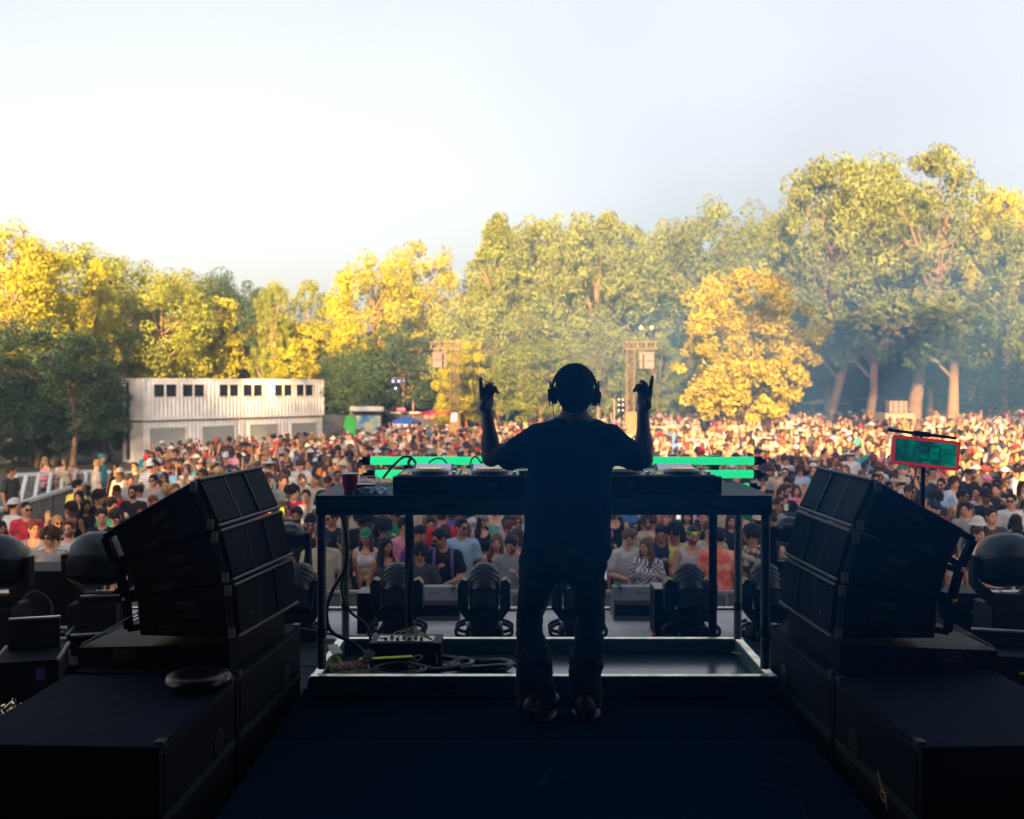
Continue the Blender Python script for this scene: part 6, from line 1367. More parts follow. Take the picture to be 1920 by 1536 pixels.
mb = MB(); bm = mb.bm; v = [bm.verts.new(p) for p in (A - Vector((0, 0, .08)), B - Vector((0, 0, .08)), B3 - Vector((0, -2.5, 1.0)), A2 - Vector((3, -2.5, .9)))]; bm.faces.new(v); bmesh.ops.solidify(bm, geom=bm.faces[:], thickness=.06); mb.build('ramp_deck', m_alud, t)
t = thing('barrier_fence', 'grey mesh fence standing below the upper ramp rail', 'fence', (0, 0, 0))
mb = MB()
for k in range(40):
    p = P(30 + k * 5.6, 888, 31.5 + k * .03); mb.bar((p.x, p.y, p.z - .95), (p.x, p.y, p.z - .05), .012, 5)
for q in (.05, .95): mb.bar(P(30, 888, 31.5) - Vector((0, 0, q)), P(252, 888, 32.7) - Vector((0, 0, q)), .02, 6)
mb.build('mesh_panel', m_alud, t)
# ---------------- truss towers with hanging speakers ----------------
m_truss = mat("truss_metal", (.20, .16, .12), .5, metal=.3)
def truss_beam(mb, a, b_, w_, n_, up):
    a, b_ = Vector(a), Vector(b_); d = (b_ - a).normalized(); s1 = Vector(up).cross(d).normalized() * w_ / 2; s2 = d.cross(s1.normalized()) * w_ / 2
    cs = [s1 + s2, s1 - s2, -s1 - s2, -s1 + s2]
    for c in cs: mb.bar(a + c, b_ + c, .028, 6)
    L = (b_ - a).length
    for k in range(n_):
        p, q = a.lerp(b_, k / n_), a.lerp(b_, (k + 1) / n_)
        for i in range(4):
            c1, c2 = cs[i], cs[(i + 1) % 4]; mb.bar(p + c1, p + c2, .016, 4)
            if k % 2: c1, c2 = c2, c1
            mb.bar(p + c1, q + c2, .016, 4)
def tower(px, Y, lab, sg, slab):
    X = P(px, 0, Y).x; zg = gzf(X, Y); t = thing('truss_tower', lab, 'tower', (X, Y, zg), group='delay towers')
    top = P(px, 640, Y).z - zg; hw = .33
    mb = MB(); truss_beam(mb, (0, 0, 2.0), (0, 0, top), hw, 16, (0, 1, 0)); mb.build('mast', m_truss, t)
    mb = MB(); truss_beam(mb, (-sg * .25, 0, top - .2), (sg * 1.2, 0, top - .2), .33, 5, (0, 1, 0)); 
    for k in range(3): mb.cyl(.045, .36, (sg * (.3 + k * .4), -.2, top - .2), seg=10)
    mb.build('cross_arm', m_truss, t)
    mb = MB(); mb.box((.52, .5, 2.45), (0, 0, 1.23), bevel=.02); mb.build('base_wrap', mat("tan_sheet", (.22, .14, .07), .8, noise=.1), t)
    mb = MB(); mb.box((1.15, .8, 1.35), (0, .7, .68), bevel=.03); mb.build('ballast_wrap', mat("tan_sheet", (.22, .14, .07), .8), t)
    s = thing('hanging_speaker', slab, 'speaker', (X + sg * .75, Y - .1, zg + top - .55), sg * -.25, group='hanging delay speakers')
    for k in range(2): mb = MB(); mb.box((.66, .45, .33), (0, 0, -.18 - k * .345), bevel=.02); bo_ = mb.build('cabinet', mat("speaker_brown", (.19, .14, .14), .6), s); mb = MB(); mb.box((.07, .02, .28), (-sg * .15, -.233, -.18 - k * .345)); mb.build('horn_slot', m_black, bo_)
    mb = MB(); mb.box((.66, .3, .04), (0, 0, .02)); mb.bar((-.2, 0, 0), (-.2, 0, .2), .015); mb.bar((.2, 0, 0), (.2, 0, .2), .015); mb.build('hanger', m_truss, s)
    KEEPOUT.append((X, Y, 1.2)); return t, X, zg
TW1, TX, TZG = tower(852, 47, 'left delay tower of pale truss with its arm pointing left', -1, 'two stacked boxes hanging from the left truss tower')
TW2, TX2, _ = tower(1184, 45, 'right delay tower of pale truss with its arm pointing right', 1, 'two stacked boxes hanging from the right truss tower')
t = thing('notice_board', 'white notice sheet on the wrapped base of the left truss tower', 'sign', (TX - .02, 47 - .27, P(0, 783, 46.3).z)); mb = MB(); mb.box((.27, .03, .40)); mb.build('sheet', mat("sheet_white", (.85, .85, .85), .6), t); mb = MB()
for k in range(4): mb.box((.2 - .03 * (k % 3), .004, .02), (0, -.018, .12 - k * .07))
mb.build('print_block', mat("pale_print", (.5, .5, .52), .6), t)
t = thing('stage_lamps', 'cluster of round lamps glinting beside the right tower base', 'lamp', (P(1166, 0, 46).x, 46, P(0, 760, 46).z))
for i in range(2):
    for k in range(3): mb = MB(); mb.sph(.085, (-.1 + i * .2, 0, .25 - k * .25), seg=12); mb.build('lamp', m_silver, t, smooth=90)
mb = MB(); mb.box((.05, .05, 1.2), (-.3, .1, -.3)); mb.build('stand', m_truss, t)
for px in (1202, 1222):
    t = thing('glint_globe', 'pale round lamp above the right tower arm, %s one' % ('left' if px < 1210 else 'right'), 'lamp', tuple(P(px, 615, 45)), group='glint globes over the right tower arm'); mb = MB(); mb.sph(.10, seg=12); mb.build('globe', mat("lamp_pale", (.8, .75, .5), .4), t, smooth=90); mb = MB(); mb.bar((0, 0, 0), (0, 0, -.55), .012); mb.build('stem', m_truss, t)  # pale globes stand in for bright glints above the arm
# ---------------- food court behind the crowd, left of centre ----------------
def boxthing(name, lab, cat, px0, py0, px1, py1, Y, depth, m, part='body', group=None):
    a, b_ = P(px0, py1, Y), P(px1, py0, Y); t = thing(name, lab, cat, ((a.x + b_.x) / 2, Y + depth / 2, a.z), group=group)
    mb = MB(); mb.box((b_.x - a.x, depth, b_.z - a.z), (0, 0, (b_.z - a.z) / 2), bevel=.02); mb.build(part, m, t); return t, b_.x - a.x, b_.z - a.z
m_dark = mat("dark_screen", (.022, .028, .036), .7, noise=.2, nscale=2)
t, w_, h_ = boxthing('screen_fence', 'dark screened fence right of the white containers', 'fence', 604, 778, 664, 835, 64, .1, m_dark, 'mesh_panel')
t, w_, h_ = boxthing('screen_fence', 'dark screened fence running behind the blue parasol', 'fence', 715, 774, 862, 822, 64, .1, m_dark, 'mesh_panel')
mb = MB(); mb.box((w_, .14, .08), (0, -.02, h_)); mb.build('top_rail', m_alud, t)
t, w_, h_ = boxthing('food_stall', 'food stall with grey awning and blue painted front', 'stall', 664, 776, 716, 830, 62, 2.4, m_dark, 'walls')
mb = MB(); mb.box((w_ * 1.2, 2.9, .30), (0, -.3, h_ + .12), (R(-8), 0, 0), bevel=.03); mb.build('awning', mat("awning_grey", (.33, .35, .38), .6), t)
mb = MB(); mb.box((w_ * .9, .05, h_ * .62), (0, -1.24, h_ * .62)); mb.build('painted_front', pat_mat('mural', _blotch([(.06, .22, .4), (.12, .35, .5), (.6, .5, .2)], 1.6)), t)
t = thing('feather_flag', 'bright green feather flag right of the containers', 'flag', (P(657, 800, 60).x, 60, gzf(P(657, 0, 60).x, 60)))
zt = P(0, 776, 60).z - t.location.z
mb = MB(); bm = mb.bm; prof = [(0, .0), (.12, .3), (.02, .8), (-.30, 1.1), (-.42, 1.6), (-.30, 2.1), (.05, 2.3), (.30, 2.0), (.34, 1.2), (.30, .2)]; mb.prism([(x * 1.0, zt - 2.3 + z) for x, z in prof], -.015, .015); mb.build('flag_cloth', mat("flag_green", (.05, .45, .06), .7), t)
mb = MB(); mb.bar((.33, 0, 0), (.33, 0, zt - .2), .025); mb.build('pole', m_alud, t)
t = thing('parasol', 'blue parasol with white valance above the far crowd', 'parasol', (P(760, 0, 56).x, 56, gzf(P(760, 0, 56).x, 56)))
zt = P(0, 781, 56).z - t.location.z
mb = MB(); mb.lathe([(.03, zt), (.25, zt - .04), (.68, zt - .22), (.92, zt - .40), (.90, zt - .41), (.65, zt - .25), (.03, zt - .04)], seg=8); mb.build('canopy', mat("parasol_blue", (.03, .12, .5), .7), t); mb = MB(); mb.lathe([(.925, zt - .39), (.94, zt - .56), (.925, zt - .56), (.91, zt - .40)], seg=8); mb.build('valance', m_white, t); mb = MB(); mb.bar((0, 0, 0), (0, 0, zt), .03); mb.build('pole', m_alud, t)
t = thing('small_banner', 'small glowing pink sign above the far fence', 'sign', tuple(P(752, 768, 63))); mb = MB(); mb.box((.52, .08, .19), bevel=.05); mb.build('panel', mat("pink_sign", (.7, .05, .15), .5, emit=(.9, .1, .2), estr=.05), t); mb = MB(); mb.bar((0, 0, -.09), (0, 0, -2.5), .03); mb.build('post', m_steel, t)
t = thing('canopy_tent', 'red pointed tent roof behind the left truss tower', 'tent', (P(826, 0, 58).x, 58, gzf(P(826, 0, 58).x, 58)))
zt = P(0, 766, 58).z - t.location.z; zb = P(0, 778, 58).z - t.location.z
mb = MB(); bm = mb.bm; ap = bm.verts.new((0, 0, zt + .1)); cs = [bm.verts.new((x, y, zb)) for x, y in ((-1.7, -1.5), (1.7, -1.5), (1.7, 1.5), (-1.7, 1.5))]
for i in range(4): bm.faces.new((ap, cs[i], cs[(i + 1) % 4]))
mb.build('roof', mat("tent_red", (.55, .05, .07), .7), t); mb = MB()
for x, y in ((-1.6, -1.4), (1.6, -1.4), (1.6, 1.4), (-1.6, 1.4)): mb.bar((x, y, 0), (x, y, zb), .03)
mb.build('frame', m_alud, t)
for i, px in enumerate((800, 813, 826, 839)):
    t = thing('paper_lantern', 'salmon lantern in the row under the red tent, number %s from the left' % ('one', 'two', 'three', 'four')[i], 'lantern', tuple(P(px, 783, 56.2)), group='salmon lanterns under the tent'); mb = MB(); mb.sph(.17 if i % 2 == 0 else .18, scale=(1 if i % 2 == 0 else 1.4, 1, 1), seg=12); mb.build('shade', mat("lantern", (.75, .3, .2), .6), t, smooth=90); mb = MB(); mb.bar((0, 0, .15), (0, 0, .45), .01); mb.build('cord', m_rubber, t)
for i, (px, py) in enumerate(((737, 715), (748, 715), (757, 714), (742, 728))):
    t = thing('spot_lamp', 'small blue lamp among the dark trees, %s' % ('leftmost of the upper three', 'middle of the upper three', 'faint rightmost of the upper three', 'the bright lower one')[i], 'lamp', tuple(P(px, py, 63)), group='blue lamps in the dark trees'); mb = MB(); mb.cyl(.09 if i != 2 else .05, .1, rot=(PI / 2, 0, 0), seg=14); mb.build('lens', mat("blue_glow", (.02, .1, .6), .4, emit=(.02, .16, 1.0), estr=.18), t, smooth=60); mb = MB(); mb.cyl(.12, .16, (0, .13, 0), (PI / 2, 0, 0), seg=14); mb.build('housing', m_black, t, smooth=60)
t = thing('lamp_post', 'thin grey post with a flat arm among the dark trees', 'lamp post', (P(773, 0, 64).x, 64, 0)); mb = MB(); mb.bar((0, 0, -.4), (0, 0, P(0, 745, 64).z), .06); mb.build('pole', m_truss, t); mb = MB(); mb.box((.5, .2, .09), (-.2, 0, P(0, 745, 64).z)); mb.build('arm', m_truss, t)
# ---------------- right side: second sound system and shelters ----------------
t, w_, h_ = boxthing('sub_stack', 'tan covered cabinet row below the far right speakers', 'speaker', 1660, 775, 1716, 806, 50, 1.4, mat("tan_cover", (.33, .24, .17), .7), 'cabinet')
for k in range(3):
    a = P(1672, 766 - k * 7.2, 50.1); b_ = P(1705, 773.5 - k * 7.2, 50.1)
    q = thing('array_speaker', 'far right tan speaker box, %s of its stack of three' % ('lowest', 'middle', 'topmost')[k], 'speaker', ((a.x + P(1705, 0, 50.1).x) / 2, 50.4, P(0, 774 - k * 7.2, 50.1).z + .01), group='far right speaker stack')
    mb = MB(); mb.box((.88, .6, .19), (0, 0, .095), bevel=.02); mb.build('cabinet', mat("tan_speaker", (.26, .2, .15), .6), q)
    for s_ in (-1, 0, 1): mb = MB(); mb.cyl(.06, .02, (s_ * .27, -.305, .095), (PI / 2, 0, 0), seg=12); mb.build('driver', m_dark, q, smooth=60)
KEEPOUT.append((P(1690, 0, 50).x, 50.5, 1.6))
m_tent = mat("tent_white", (.6, .62, .64), .7)
def shelter(px, py, Y, w_, lab):
    p = P(px, py, Y); zg = gzf(p.x, Y); t = thing('canopy_tent', lab, 'tent', (p.x, Y, zg)); h_ = p.z - zg
    mb = MB(); bm = mb.bm; ap = bm.verts.new((0, 0, h_)); cs = [bm.verts.new((x * w_, y * w_, h_ - .28 * w_)) for x, y in ((-1, -1), (1, -1), (1, 1), (-1, 1))]
    for i in range(4): bm.faces.new((ap, cs[i], cs[(i + 1) % 4]))
    mb.build('roof', m_tent, t); mb = MB()
    for x, y in ((-1, -1), (1, -1), (1, 1), (-1, 1)): mb.bar((x * w_ * .97, y * w_ * .97, 0), (x * w_ * .97, y * w_ * .97, h_ - .28 * w_), .03)
    mb.build('frame', m_alud, t)
shelter(1546, 747, 66, 1.3, 'small pale canopy between the yellow tree and the leaning trunk'); shelter(1640, 741, 68, 1.2, 'small pale canopy behind the straight lit trunk'); shelter(1662, 740, 72, 1.0, 'distant pale canopy right of the straight lit trunk'); shelter(1400, 772, 70, 2.0, 'wide pale canopy behind the yellow tree trunk')
t = thing('planter_post', 'tan post on a wide collar among the crowd at the right', 'post', (P(1783, 0, 46).x, 46, gzf(P(1783, 0, 46).x, 46))); zz = P(0, 800, 46).z - t.location.z; mb = MB(); mb.cyl(.30, zz + .1, (0, 0, zz / 2), seg=20); mb.build('drum', mat("tan_sheet", (.22, .14, .07), .8), t, smooth=50); mb = MB(); mb.cyl(.55, .12, (0, 0, zz + .1), seg=20); mb.build('collar', mat("tan_sheet", (.22, .14, .07), .8), t, smooth=50)
t = thing('signpost_arm', 'yellow horizontal bar on a post right of the performer hand', 'bar', (P(1246, 0, 42).x, 42, gzf(P(1246, 0, 42).x, 42))); zz = P(0, 801, 42).z - t.location.z; mb = MB(); mb.box((.85, .06, .07), (0, 0, zz)); mb.build('bar', m_gold, t); mb = MB(); mb.bar((.35, 0, 0), (.35, 0, zz), .04); mb.build('post', m_gold, t)
# ---------------- trees ----------------
def leaf_mat(name, col, var=.35):
    m = bpy.data.materials.new(name); m.use_nodes = True; n = m.node_tree.nodes; l = m.node_tree.links; b = n["Principled BSDF"]; out = n["Material Output"]
    at = n.new("ShaderNodeAttribute"); at.attribute_name = "tone"
    mr = n.new("ShaderNodeMapRange"); mr.inputs[3].default_value = 1 - var; mr.inputs[4].default_value = 1 + var; l.new(at.outputs["Fac"], mr.inputs[0])
    vm = n.new("ShaderNodeVectorMath"); vm.operation = 'SCALE'; vm.inputs[0].default_value = col; l.new(mr.outputs[0], vm.inputs["Scale"])
    l.new(vm.outputs[0], b.inputs["Base Color"]); b.inputs["Roughness"].default_value = .6; b.inputs["Specular IOR Level"].default_value = .25
    tr = n.new("ShaderNodeBsdfTranslucent"); l.new(vm.outputs[0], tr.inputs[0]); mx = n.new("ShaderNodeMixShader"); mx.inputs[0].default_value = .22; l.new(b.outputs[0], mx.inputs[1]); l.new(tr.outputs[0], mx.inputs[2]); l.new(mx.outputs[0], out.inputs[0]); return m
LM = {'yellow': leaf_mat('leaves_sunlit_yellow', (.35, .345, .02)), 'green': leaf_mat('leaves_green', (.19, .23, .03)), 'dark': leaf_mat('leaves_shade_dark', (.04, .078, .035)), 'gold': leaf_mat('leaves_gold', (.50, .42, .06)), 'grey': leaf_mat('needles_grey_green', (.21, .25, .06)), 'brown': leaf_mat('leaves_brownish', (.16, .11, .035))}  # low sunlight put into the yellow leaf colour, shade into the dark one
m_bark = mat("bark", (.22, .145, .085), .9, noise=.3, nscale=3, bump=.4, bscale=12)
def leaf_cloud(centres, radii, per, size, seed, flat=.8, up=.35):
    r = np.random.default_rng(seed); n_ = len(centres); N_ = int(n_ * per)
    idx = np.repeat(np.arange(n_), per)
    d = r.normal(size=(N_, 3)); d /= np.linalg.norm(d, axis=1)[:, None]
    rad = radii[idx] * (.55 + .5 * r.random(N_) ** .5)
    pos = centres[idx] + d * rad[:, None] * np.array([1, 1, flat])
    nrm = d * .6 + r.normal(size=(N_, 3)) * .55 + np.array([0, 0, up]); nrm /= np.linalg.norm(nrm, axis=1)[:, None]
    a = np.cross(nrm, r.normal(size=(N_, 3))); a /= np.linalg.norm(a, axis=1)[:, None]; b = np.cross(nrm, a)
    s = size * (.45 + 1.1 * r.random(N_) ** 1.5); l = (s * (.9 + .5 * r.random(N_)))[:, None]; w_ = (s * .55)[:, None]
    V = np.stack([pos - a * l, pos + b * w_ + nrm * w_ * .3, pos + a * l, pos - b * w_ + nrm * w_ * .2], 1).reshape(-1, 3)
    tone = np.repeat(np.clip(r.random(n_)[idx] * .6 + r.random(N_) * .4, 0, 1), 4)
    return V, tone
def build_crown(name, kind, seed):
    """crown inside the unit box: x,y in -.5 .. .5, z 0..1 (bottom to top); leaves in clumps on limbs"""
    r = np.random.default_rng(seed); cen = []; rad = []
    if kind == 'round':
        for i in range(150):
            d = r.normal(size=3); d /= np.linalg.norm(d); q = .30 + .18 * r.random(); s = 1 + .18 * math.sin(3 * math.atan2(d[1], d[0]) + seed) + .10 * math.sin(5 * d[2] * 2 + seed)
            cen.append((d[0] * q * s, d[1] * q * s, .52 + d[2] * (.45 if d[2] > 0 else .48) * (q / .46))); rad.append(.055 + .05 * r.random())
        per, size = 165, .0102
    elif kind == 'tall':
        for i in range(170):
            z = r.random() ** .8; w_ = .46 * (1 - max(0, z - .25) / .80) ** .75 * (.55 + .45 * min(1, z / .2)); a = r.uniform(0, 2 * PI); q = w_ * (.35 + .65 * r.random()); cen.append((q * math.cos(a), q * math.sin(a), z * .97)); rad.append(.038 + .035 * r.random())
        per, size = 145, .0094
    elif kind == 'airy':
        for i in range(190):
            z = r.random(); w_ = .50 * math.sin(PI * min(1, .18 + z * .80)) ** .5 * (1 + .2 * math.sin(9 * z + seed)); a = r.uniform(0, 2 * PI); q = w_ * (.3 + .75 * r.random()); cen.append((q * math.cos(a), q * math.sin(a), z)); rad.append(.04 + .045 * r.random())
        per, size = 125, .0094
    elif kind == 'dome':
        for i in range(230):
            u = r.random() ** .9; a = r.uniform(0, 2 * PI); w_ = (.50 * math.sqrt(max(0, 1 - ((u - .36) / .66) ** 2)) if u > .36 else .50 - (.36 - u) * .62) * (1 + .13 * math.sin(3 * a + 7 * u) + .07 * math.sin(7 * a - 5 * u)); q = w_ * (.45 + .55 * r.random() ** .6); cen.append((q * math.cos(a), q * math.sin(a), u * .97)); rad.append(.040 + .045 * r.random())
        per, size = 150, .0100
    elif kind == 'layered':
        for i in range(175):
            lay = int(r.random() * 7); z = .04 + lay / 7.3; w_ = [.40, .50, .50, .48, .44, .36, .22][lay] * (1 + .12 * math.sin(seed + lay * 2)); a = r.uniform(0, 2 * PI); q = w_ * math.sqrt(r.random()) * 1.0; cen.append((q * math.cos(a), q * math.sin(a), z + .06 * r.random() + .05 * (1 - (q / .5) ** 2))); rad.append(.045 + .035 * r.random())
        per, size = 175, .0104
    cen = np.array(cen); rad = np.array(rad)
    V, tone = leaf_cloud(cen, rad, per, size, seed + 1)
    me = np_mesh(name, V, np.arange(len(V)).reshape(-1, 4)); a = me.attributes.new("tone", 'FLOAT', 'POINT'); a.data.foreach_set("value", tone.astype(np.float32)); return me, cen
CROWN = {}
for kd, sds in (('round', (1, 2, 3)), ('tall', (4, 5)), ('airy', (6, 7, 8)), ('layered', (9, 10)), ('dome', (11, 12))):
    for sd_ in sds: CROWN[(kd, sd_)] = build_crown('crown', kd, sd_)
CMESH = {}
trr = random.Random(4)
def tree(px, top, wpx, Y, kind, seed, leaf, lab, bot=None, trunk_px=None, lean=0., hide=False, X=None, H=None, W=None, group='trees around the park', tw=None, zb_in=None):
    if X is None: X = P(px, 0, Y).x
    zg = gzf(X, Y)
    if H is None: H = P(px, top, Y).z - zg; W = wpx / 1867. * Y
    zb = (P(px, bot, Y).z - zg) if bot else (zb_in or H * .16)
    t = thing('tree', lab, 'tree', (X, Y, zg), trr.uniform(0, 6.28), group)
    me0, cen = CROWN[(kind, seed)]
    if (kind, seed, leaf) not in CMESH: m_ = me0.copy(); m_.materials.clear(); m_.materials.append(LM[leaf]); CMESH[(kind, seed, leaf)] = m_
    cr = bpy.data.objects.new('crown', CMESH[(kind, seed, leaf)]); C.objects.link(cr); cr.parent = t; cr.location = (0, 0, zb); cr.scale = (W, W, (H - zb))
    mb = MB(); r0 = tw or max(.16, H * .017)
    top_ = Vector((lean * H * .5, 0, zb + (H - zb) * .62))
    base = Vector((0, 0, -.3)); mid_ = base.lerp(top_, .5) + Vector((trr.uniform(-.2, .2), trr.uniform(-.2, .2), 0))
    mb.bar(base, mid_, r0 * 1.15, 10, r0 * .75); mb.bar(mid_, top_, r0 * .6, 8, r0 * .2)
    idx = list(range(0, len(cen), 9))
    for i in idx[:18]:
        c = Vector((cen[i][0] * W, cen[i][1] * W, zb + cen[i][2] * (H - zb))); s = mid_.lerp(top_, trr.uniform(0, .9)) if c.z > mid_.z else base.lerp(mid_, trr.uniform(.75, 1)); m2 = s.lerp(c, .55) + Vector((0, 0, .05 * H))
        mb.bar(s, m2, r0 * .34, 6, r0 * .2); mb.bar(m2, c, r0 * .2, 5, r0 * .06)
    mb.build('trunk', m_bark, t, smooth=60)
    return t
# (px, top, width, Y, crown kind, seed, leaf, label, crown bottom row)
TREES = [
 (20, 426, 250, 64, 'round', 1, 'yellow', 'sunlit yellow green tree filling the left picture edge', 690),
 (-70, 410, 260, 70, 'round', 2, 'yellow', 'tall yellow green tree mostly outside the left picture edge', 700),
 (140, 446, 230, 78, 'round', 3, 'green', 'darker round tree second from the left on the skyline', 700),
 (178, 484, 110, 70, 'tall', 4, 'yellow', 'narrow bright yellow tree standing in front of the left skyline', 700),
 (235, 482, 190, 82, 'round', 2, 'green', 'green tree on the falling skyline left of the containers', 700),
 (300, 515, 230, 76, 'round', 1, 'green', 'broad lime green tree above the left end of the containers', 730),
 (355, 500, 190, 88, 'round', 3, 'green', 'far green tree on the skyline above the containers', 700),
 (425, 512, 200, 84, 'round', 1, 'dark', 'dark blue green tree on the skyline above the container windows', 700),
 (400, 560, 200, 80, 'round', 2, 'yellow', 'yellow flecked tree right behind the container roof', 740),
 (488, 545, 130, 80, 'round', 2, 'dark', 'small dark tree at the low point of the left skyline', 700),
 (512, 535, 90, 74, 'airy', 7, 'green', 'slender open tree above the right end of the containers', 720),
 (575, 532, 120, 76, 'airy', 8, 'green', 'open crowned tree left of the notch of sky', 720),
 (585, 605, 200, 76, 'dome', 12, 'yellow', 'bright yellow tree right behind the container end', 760),
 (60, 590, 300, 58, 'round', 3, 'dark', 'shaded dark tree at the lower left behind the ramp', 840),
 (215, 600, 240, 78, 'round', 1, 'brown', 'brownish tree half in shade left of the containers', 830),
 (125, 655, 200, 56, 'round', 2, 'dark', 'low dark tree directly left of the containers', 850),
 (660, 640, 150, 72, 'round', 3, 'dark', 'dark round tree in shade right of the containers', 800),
 (700, 478, 190, 72, 'round', 1, 'yellow', 'golden green tree rising right of the notch of sky', 700),
 (775, 452, 190, 76, 'round', 2, 'yellow', 'tallest golden tree left of the left truss tower', 700),
 (760, 600, 200, 66, 'round', 2, 'dark', 'dark shaded tree behind the blue lamps', 790),
 (700, 640, 150, 70, 'round', 1, 'dark', 'dark low tree behind the food stall', 790),
 (935, 400, 210, 72, 'tall', 5, 'green', 'pointed green tree above the left hand of the performer', 720),
 (900, 540, 220, 60, 'round', 3, 'grey', 'mottled green tree behind the left truss tower', 800),
 (865, 640, 130, 54, 'layered', 9, 'yellow', 'low yellow green tree wrapped around the left truss tower', 800),
 (1020, 415, 230, 78, 'airy', 6, 'grey', 'tall grey green tree behind the head of the performer', 720),
 (1120, 400, 250, 68, 'dome', 11, 'grey', 'spreading grey green tree with bare pink branches right of the performer', 740),
 (1010, 640, 200, 54, 'round', 2, 'green', 'yellow green bush like tree between performer and left hand', 800),
 (1120, 600, 180, 58, 'round', 1, 'grey', 'soft yellow tree behind the right truss tower', 790),
 (1250, 400, 200, 76, 'round', 3, 'grey', 'hazy round tree above the right hand of the performer', 700),
 (1345, 376, 250, 74, 'round', 1, 'green', 'big round green tree behind the yellow tree', 690),
 (1435, 400, 160, 82, 'round', 2, 'green', 'green tree on the skyline left of the tall airy ones', 700),
 (1230, 640, 150, 64, 'airy', 7, 'green', 'thin leaved tree right of the right truss tower', 800),
 (1402, 505, 268, 46, 'dome', 11, 'gold', 'single bright yellow tree standing in front of the others', 788),
 (1560, 298, 260, 64, 'dome', 12, 'grey', 'very tall airy tree right of the yellow tree, leftmost of the tall group', 700),
 (1650, 308, 250, 70, 'airy', 7, 'grey', 'very tall airy tree in the middle of the tall group', 700),
 (1770, 290, 300, 62, 'airy', 8, 'grey', 'tallest airy tree at the right with pale trunk', 690),
 (1885, 362, 190, 60, 'airy', 6, 'yellow', 'yellow topped tree at the right picture edge', 700),
 (1960, 380, 220, 58, 'round', 2, 'green', 'round green tree cut by the right picture edge', 700),
 (1560, 560, 240, 66, 'round', 3, 'grey', 'hazy mid height tree behind the leaning trunk', 740),
 (1700, 470, 280, 66, 'round', 1, 'grey', 'broad hazy tree in the middle of the right group', 720),
 (1850, 500, 280, 64, 'round', 2, 'grey', 'broad hazy tree low at the right picture edge', 740),
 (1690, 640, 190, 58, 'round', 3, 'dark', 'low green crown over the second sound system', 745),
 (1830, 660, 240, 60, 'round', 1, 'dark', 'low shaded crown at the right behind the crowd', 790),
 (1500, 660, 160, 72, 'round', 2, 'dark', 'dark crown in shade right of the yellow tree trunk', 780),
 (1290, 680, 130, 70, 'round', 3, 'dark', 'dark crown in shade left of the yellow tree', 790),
 (985, 440, 260, 84, 'round', 1, 'green', 'broad green crown closing the gap behind the pointed tree', 720),
 (1080, 430, 250, 88, 'round', 3, 'grey', 'broad hazy crown between the two truss towers', 720),
 (1180, 425, 230, 90, 'round', 2, 'green', 'far green crown left of the right truss arm', 720),
 (1500, 450, 200, 88, 'round', 3, 'grey', 'far hazy crown behind the tall airy group, left part', 720),
 (1610, 360, 220, 84, 'round', 2, 'grey', 'dense crown between the first two very tall trees', 700),
 (1710, 345, 230, 86, 'round', 1, 'grey', 'dense crown between the last two very tall trees', 700),
 (1830, 375, 230, 84, 'round', 3, 'grey', 'dense crown behind the yellow topped right tree', 700),
 (1100, 540, 220, 72, 'round', 2, 'grey', 'grey green crown low behind the head of the performer', 760),
 (1000, 560, 200, 70, 'round', 3, 'green', 'mottled crown behind the raised left hand', 780),
 (1250, 560, 190, 74, 'round', 1, 'dark', 'dark crown left of the single bright yellow tree', 760),
 (1760, 560, 260, 74, 'round', 3, 'green', 'deep green crown behind the thickest lit trunk', 740),
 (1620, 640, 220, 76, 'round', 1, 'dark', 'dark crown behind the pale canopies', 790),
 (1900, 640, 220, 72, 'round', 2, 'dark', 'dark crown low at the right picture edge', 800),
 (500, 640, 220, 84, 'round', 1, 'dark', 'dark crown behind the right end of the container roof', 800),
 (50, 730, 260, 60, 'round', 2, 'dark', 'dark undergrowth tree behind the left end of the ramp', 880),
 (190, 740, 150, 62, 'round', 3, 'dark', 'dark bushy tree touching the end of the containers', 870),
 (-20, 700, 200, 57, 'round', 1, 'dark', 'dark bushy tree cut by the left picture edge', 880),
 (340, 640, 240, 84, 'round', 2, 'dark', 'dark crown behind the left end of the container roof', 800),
]
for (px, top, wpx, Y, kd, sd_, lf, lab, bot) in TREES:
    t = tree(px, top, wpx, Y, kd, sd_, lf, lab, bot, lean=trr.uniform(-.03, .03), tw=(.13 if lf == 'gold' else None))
# lit bare trunks at the right
def trunk_thing(pts, Y, r0, lab):
    p0 = P(pts[0][0], pts[0][1], Y); t = thing('tree', lab, 'tree', tuple(p0), group='bare trunks at the right'); mb = MB(); q = [P(a, b_, Y) - p0 for a, b_ in pts]
    for i in range(len(q) - 1): f = 1 - .5 * i / len(q); mb.bar(q[i], q[i + 1], r0 * f, 10, r0 * (1 - .5 * (i + 1) / len(q)))
    mb.build('trunk', m_bark, t, smooth=60)
    for k in range(3):
        a = q[-1] * (1 - .18 * k); mb = MB(); mb.bar(a, a + Vector((trr.choice((-1, 1)) * 1.4, .4, 1.6)), r0 * .35, 6, r0 * .1); mb.build('limb', m_bark, t, smooth=60)
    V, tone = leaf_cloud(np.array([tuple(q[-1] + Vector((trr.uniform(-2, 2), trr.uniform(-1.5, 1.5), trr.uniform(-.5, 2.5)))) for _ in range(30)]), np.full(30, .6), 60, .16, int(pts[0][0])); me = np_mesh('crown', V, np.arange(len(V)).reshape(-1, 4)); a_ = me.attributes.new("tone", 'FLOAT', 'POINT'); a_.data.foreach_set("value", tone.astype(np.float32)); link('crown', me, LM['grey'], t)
trunk_thing([(1548, 806), (1562, 762), (1578, 705), (1590, 660)], 56, .30, 'leaning sunlit trunk left of the second sound system')
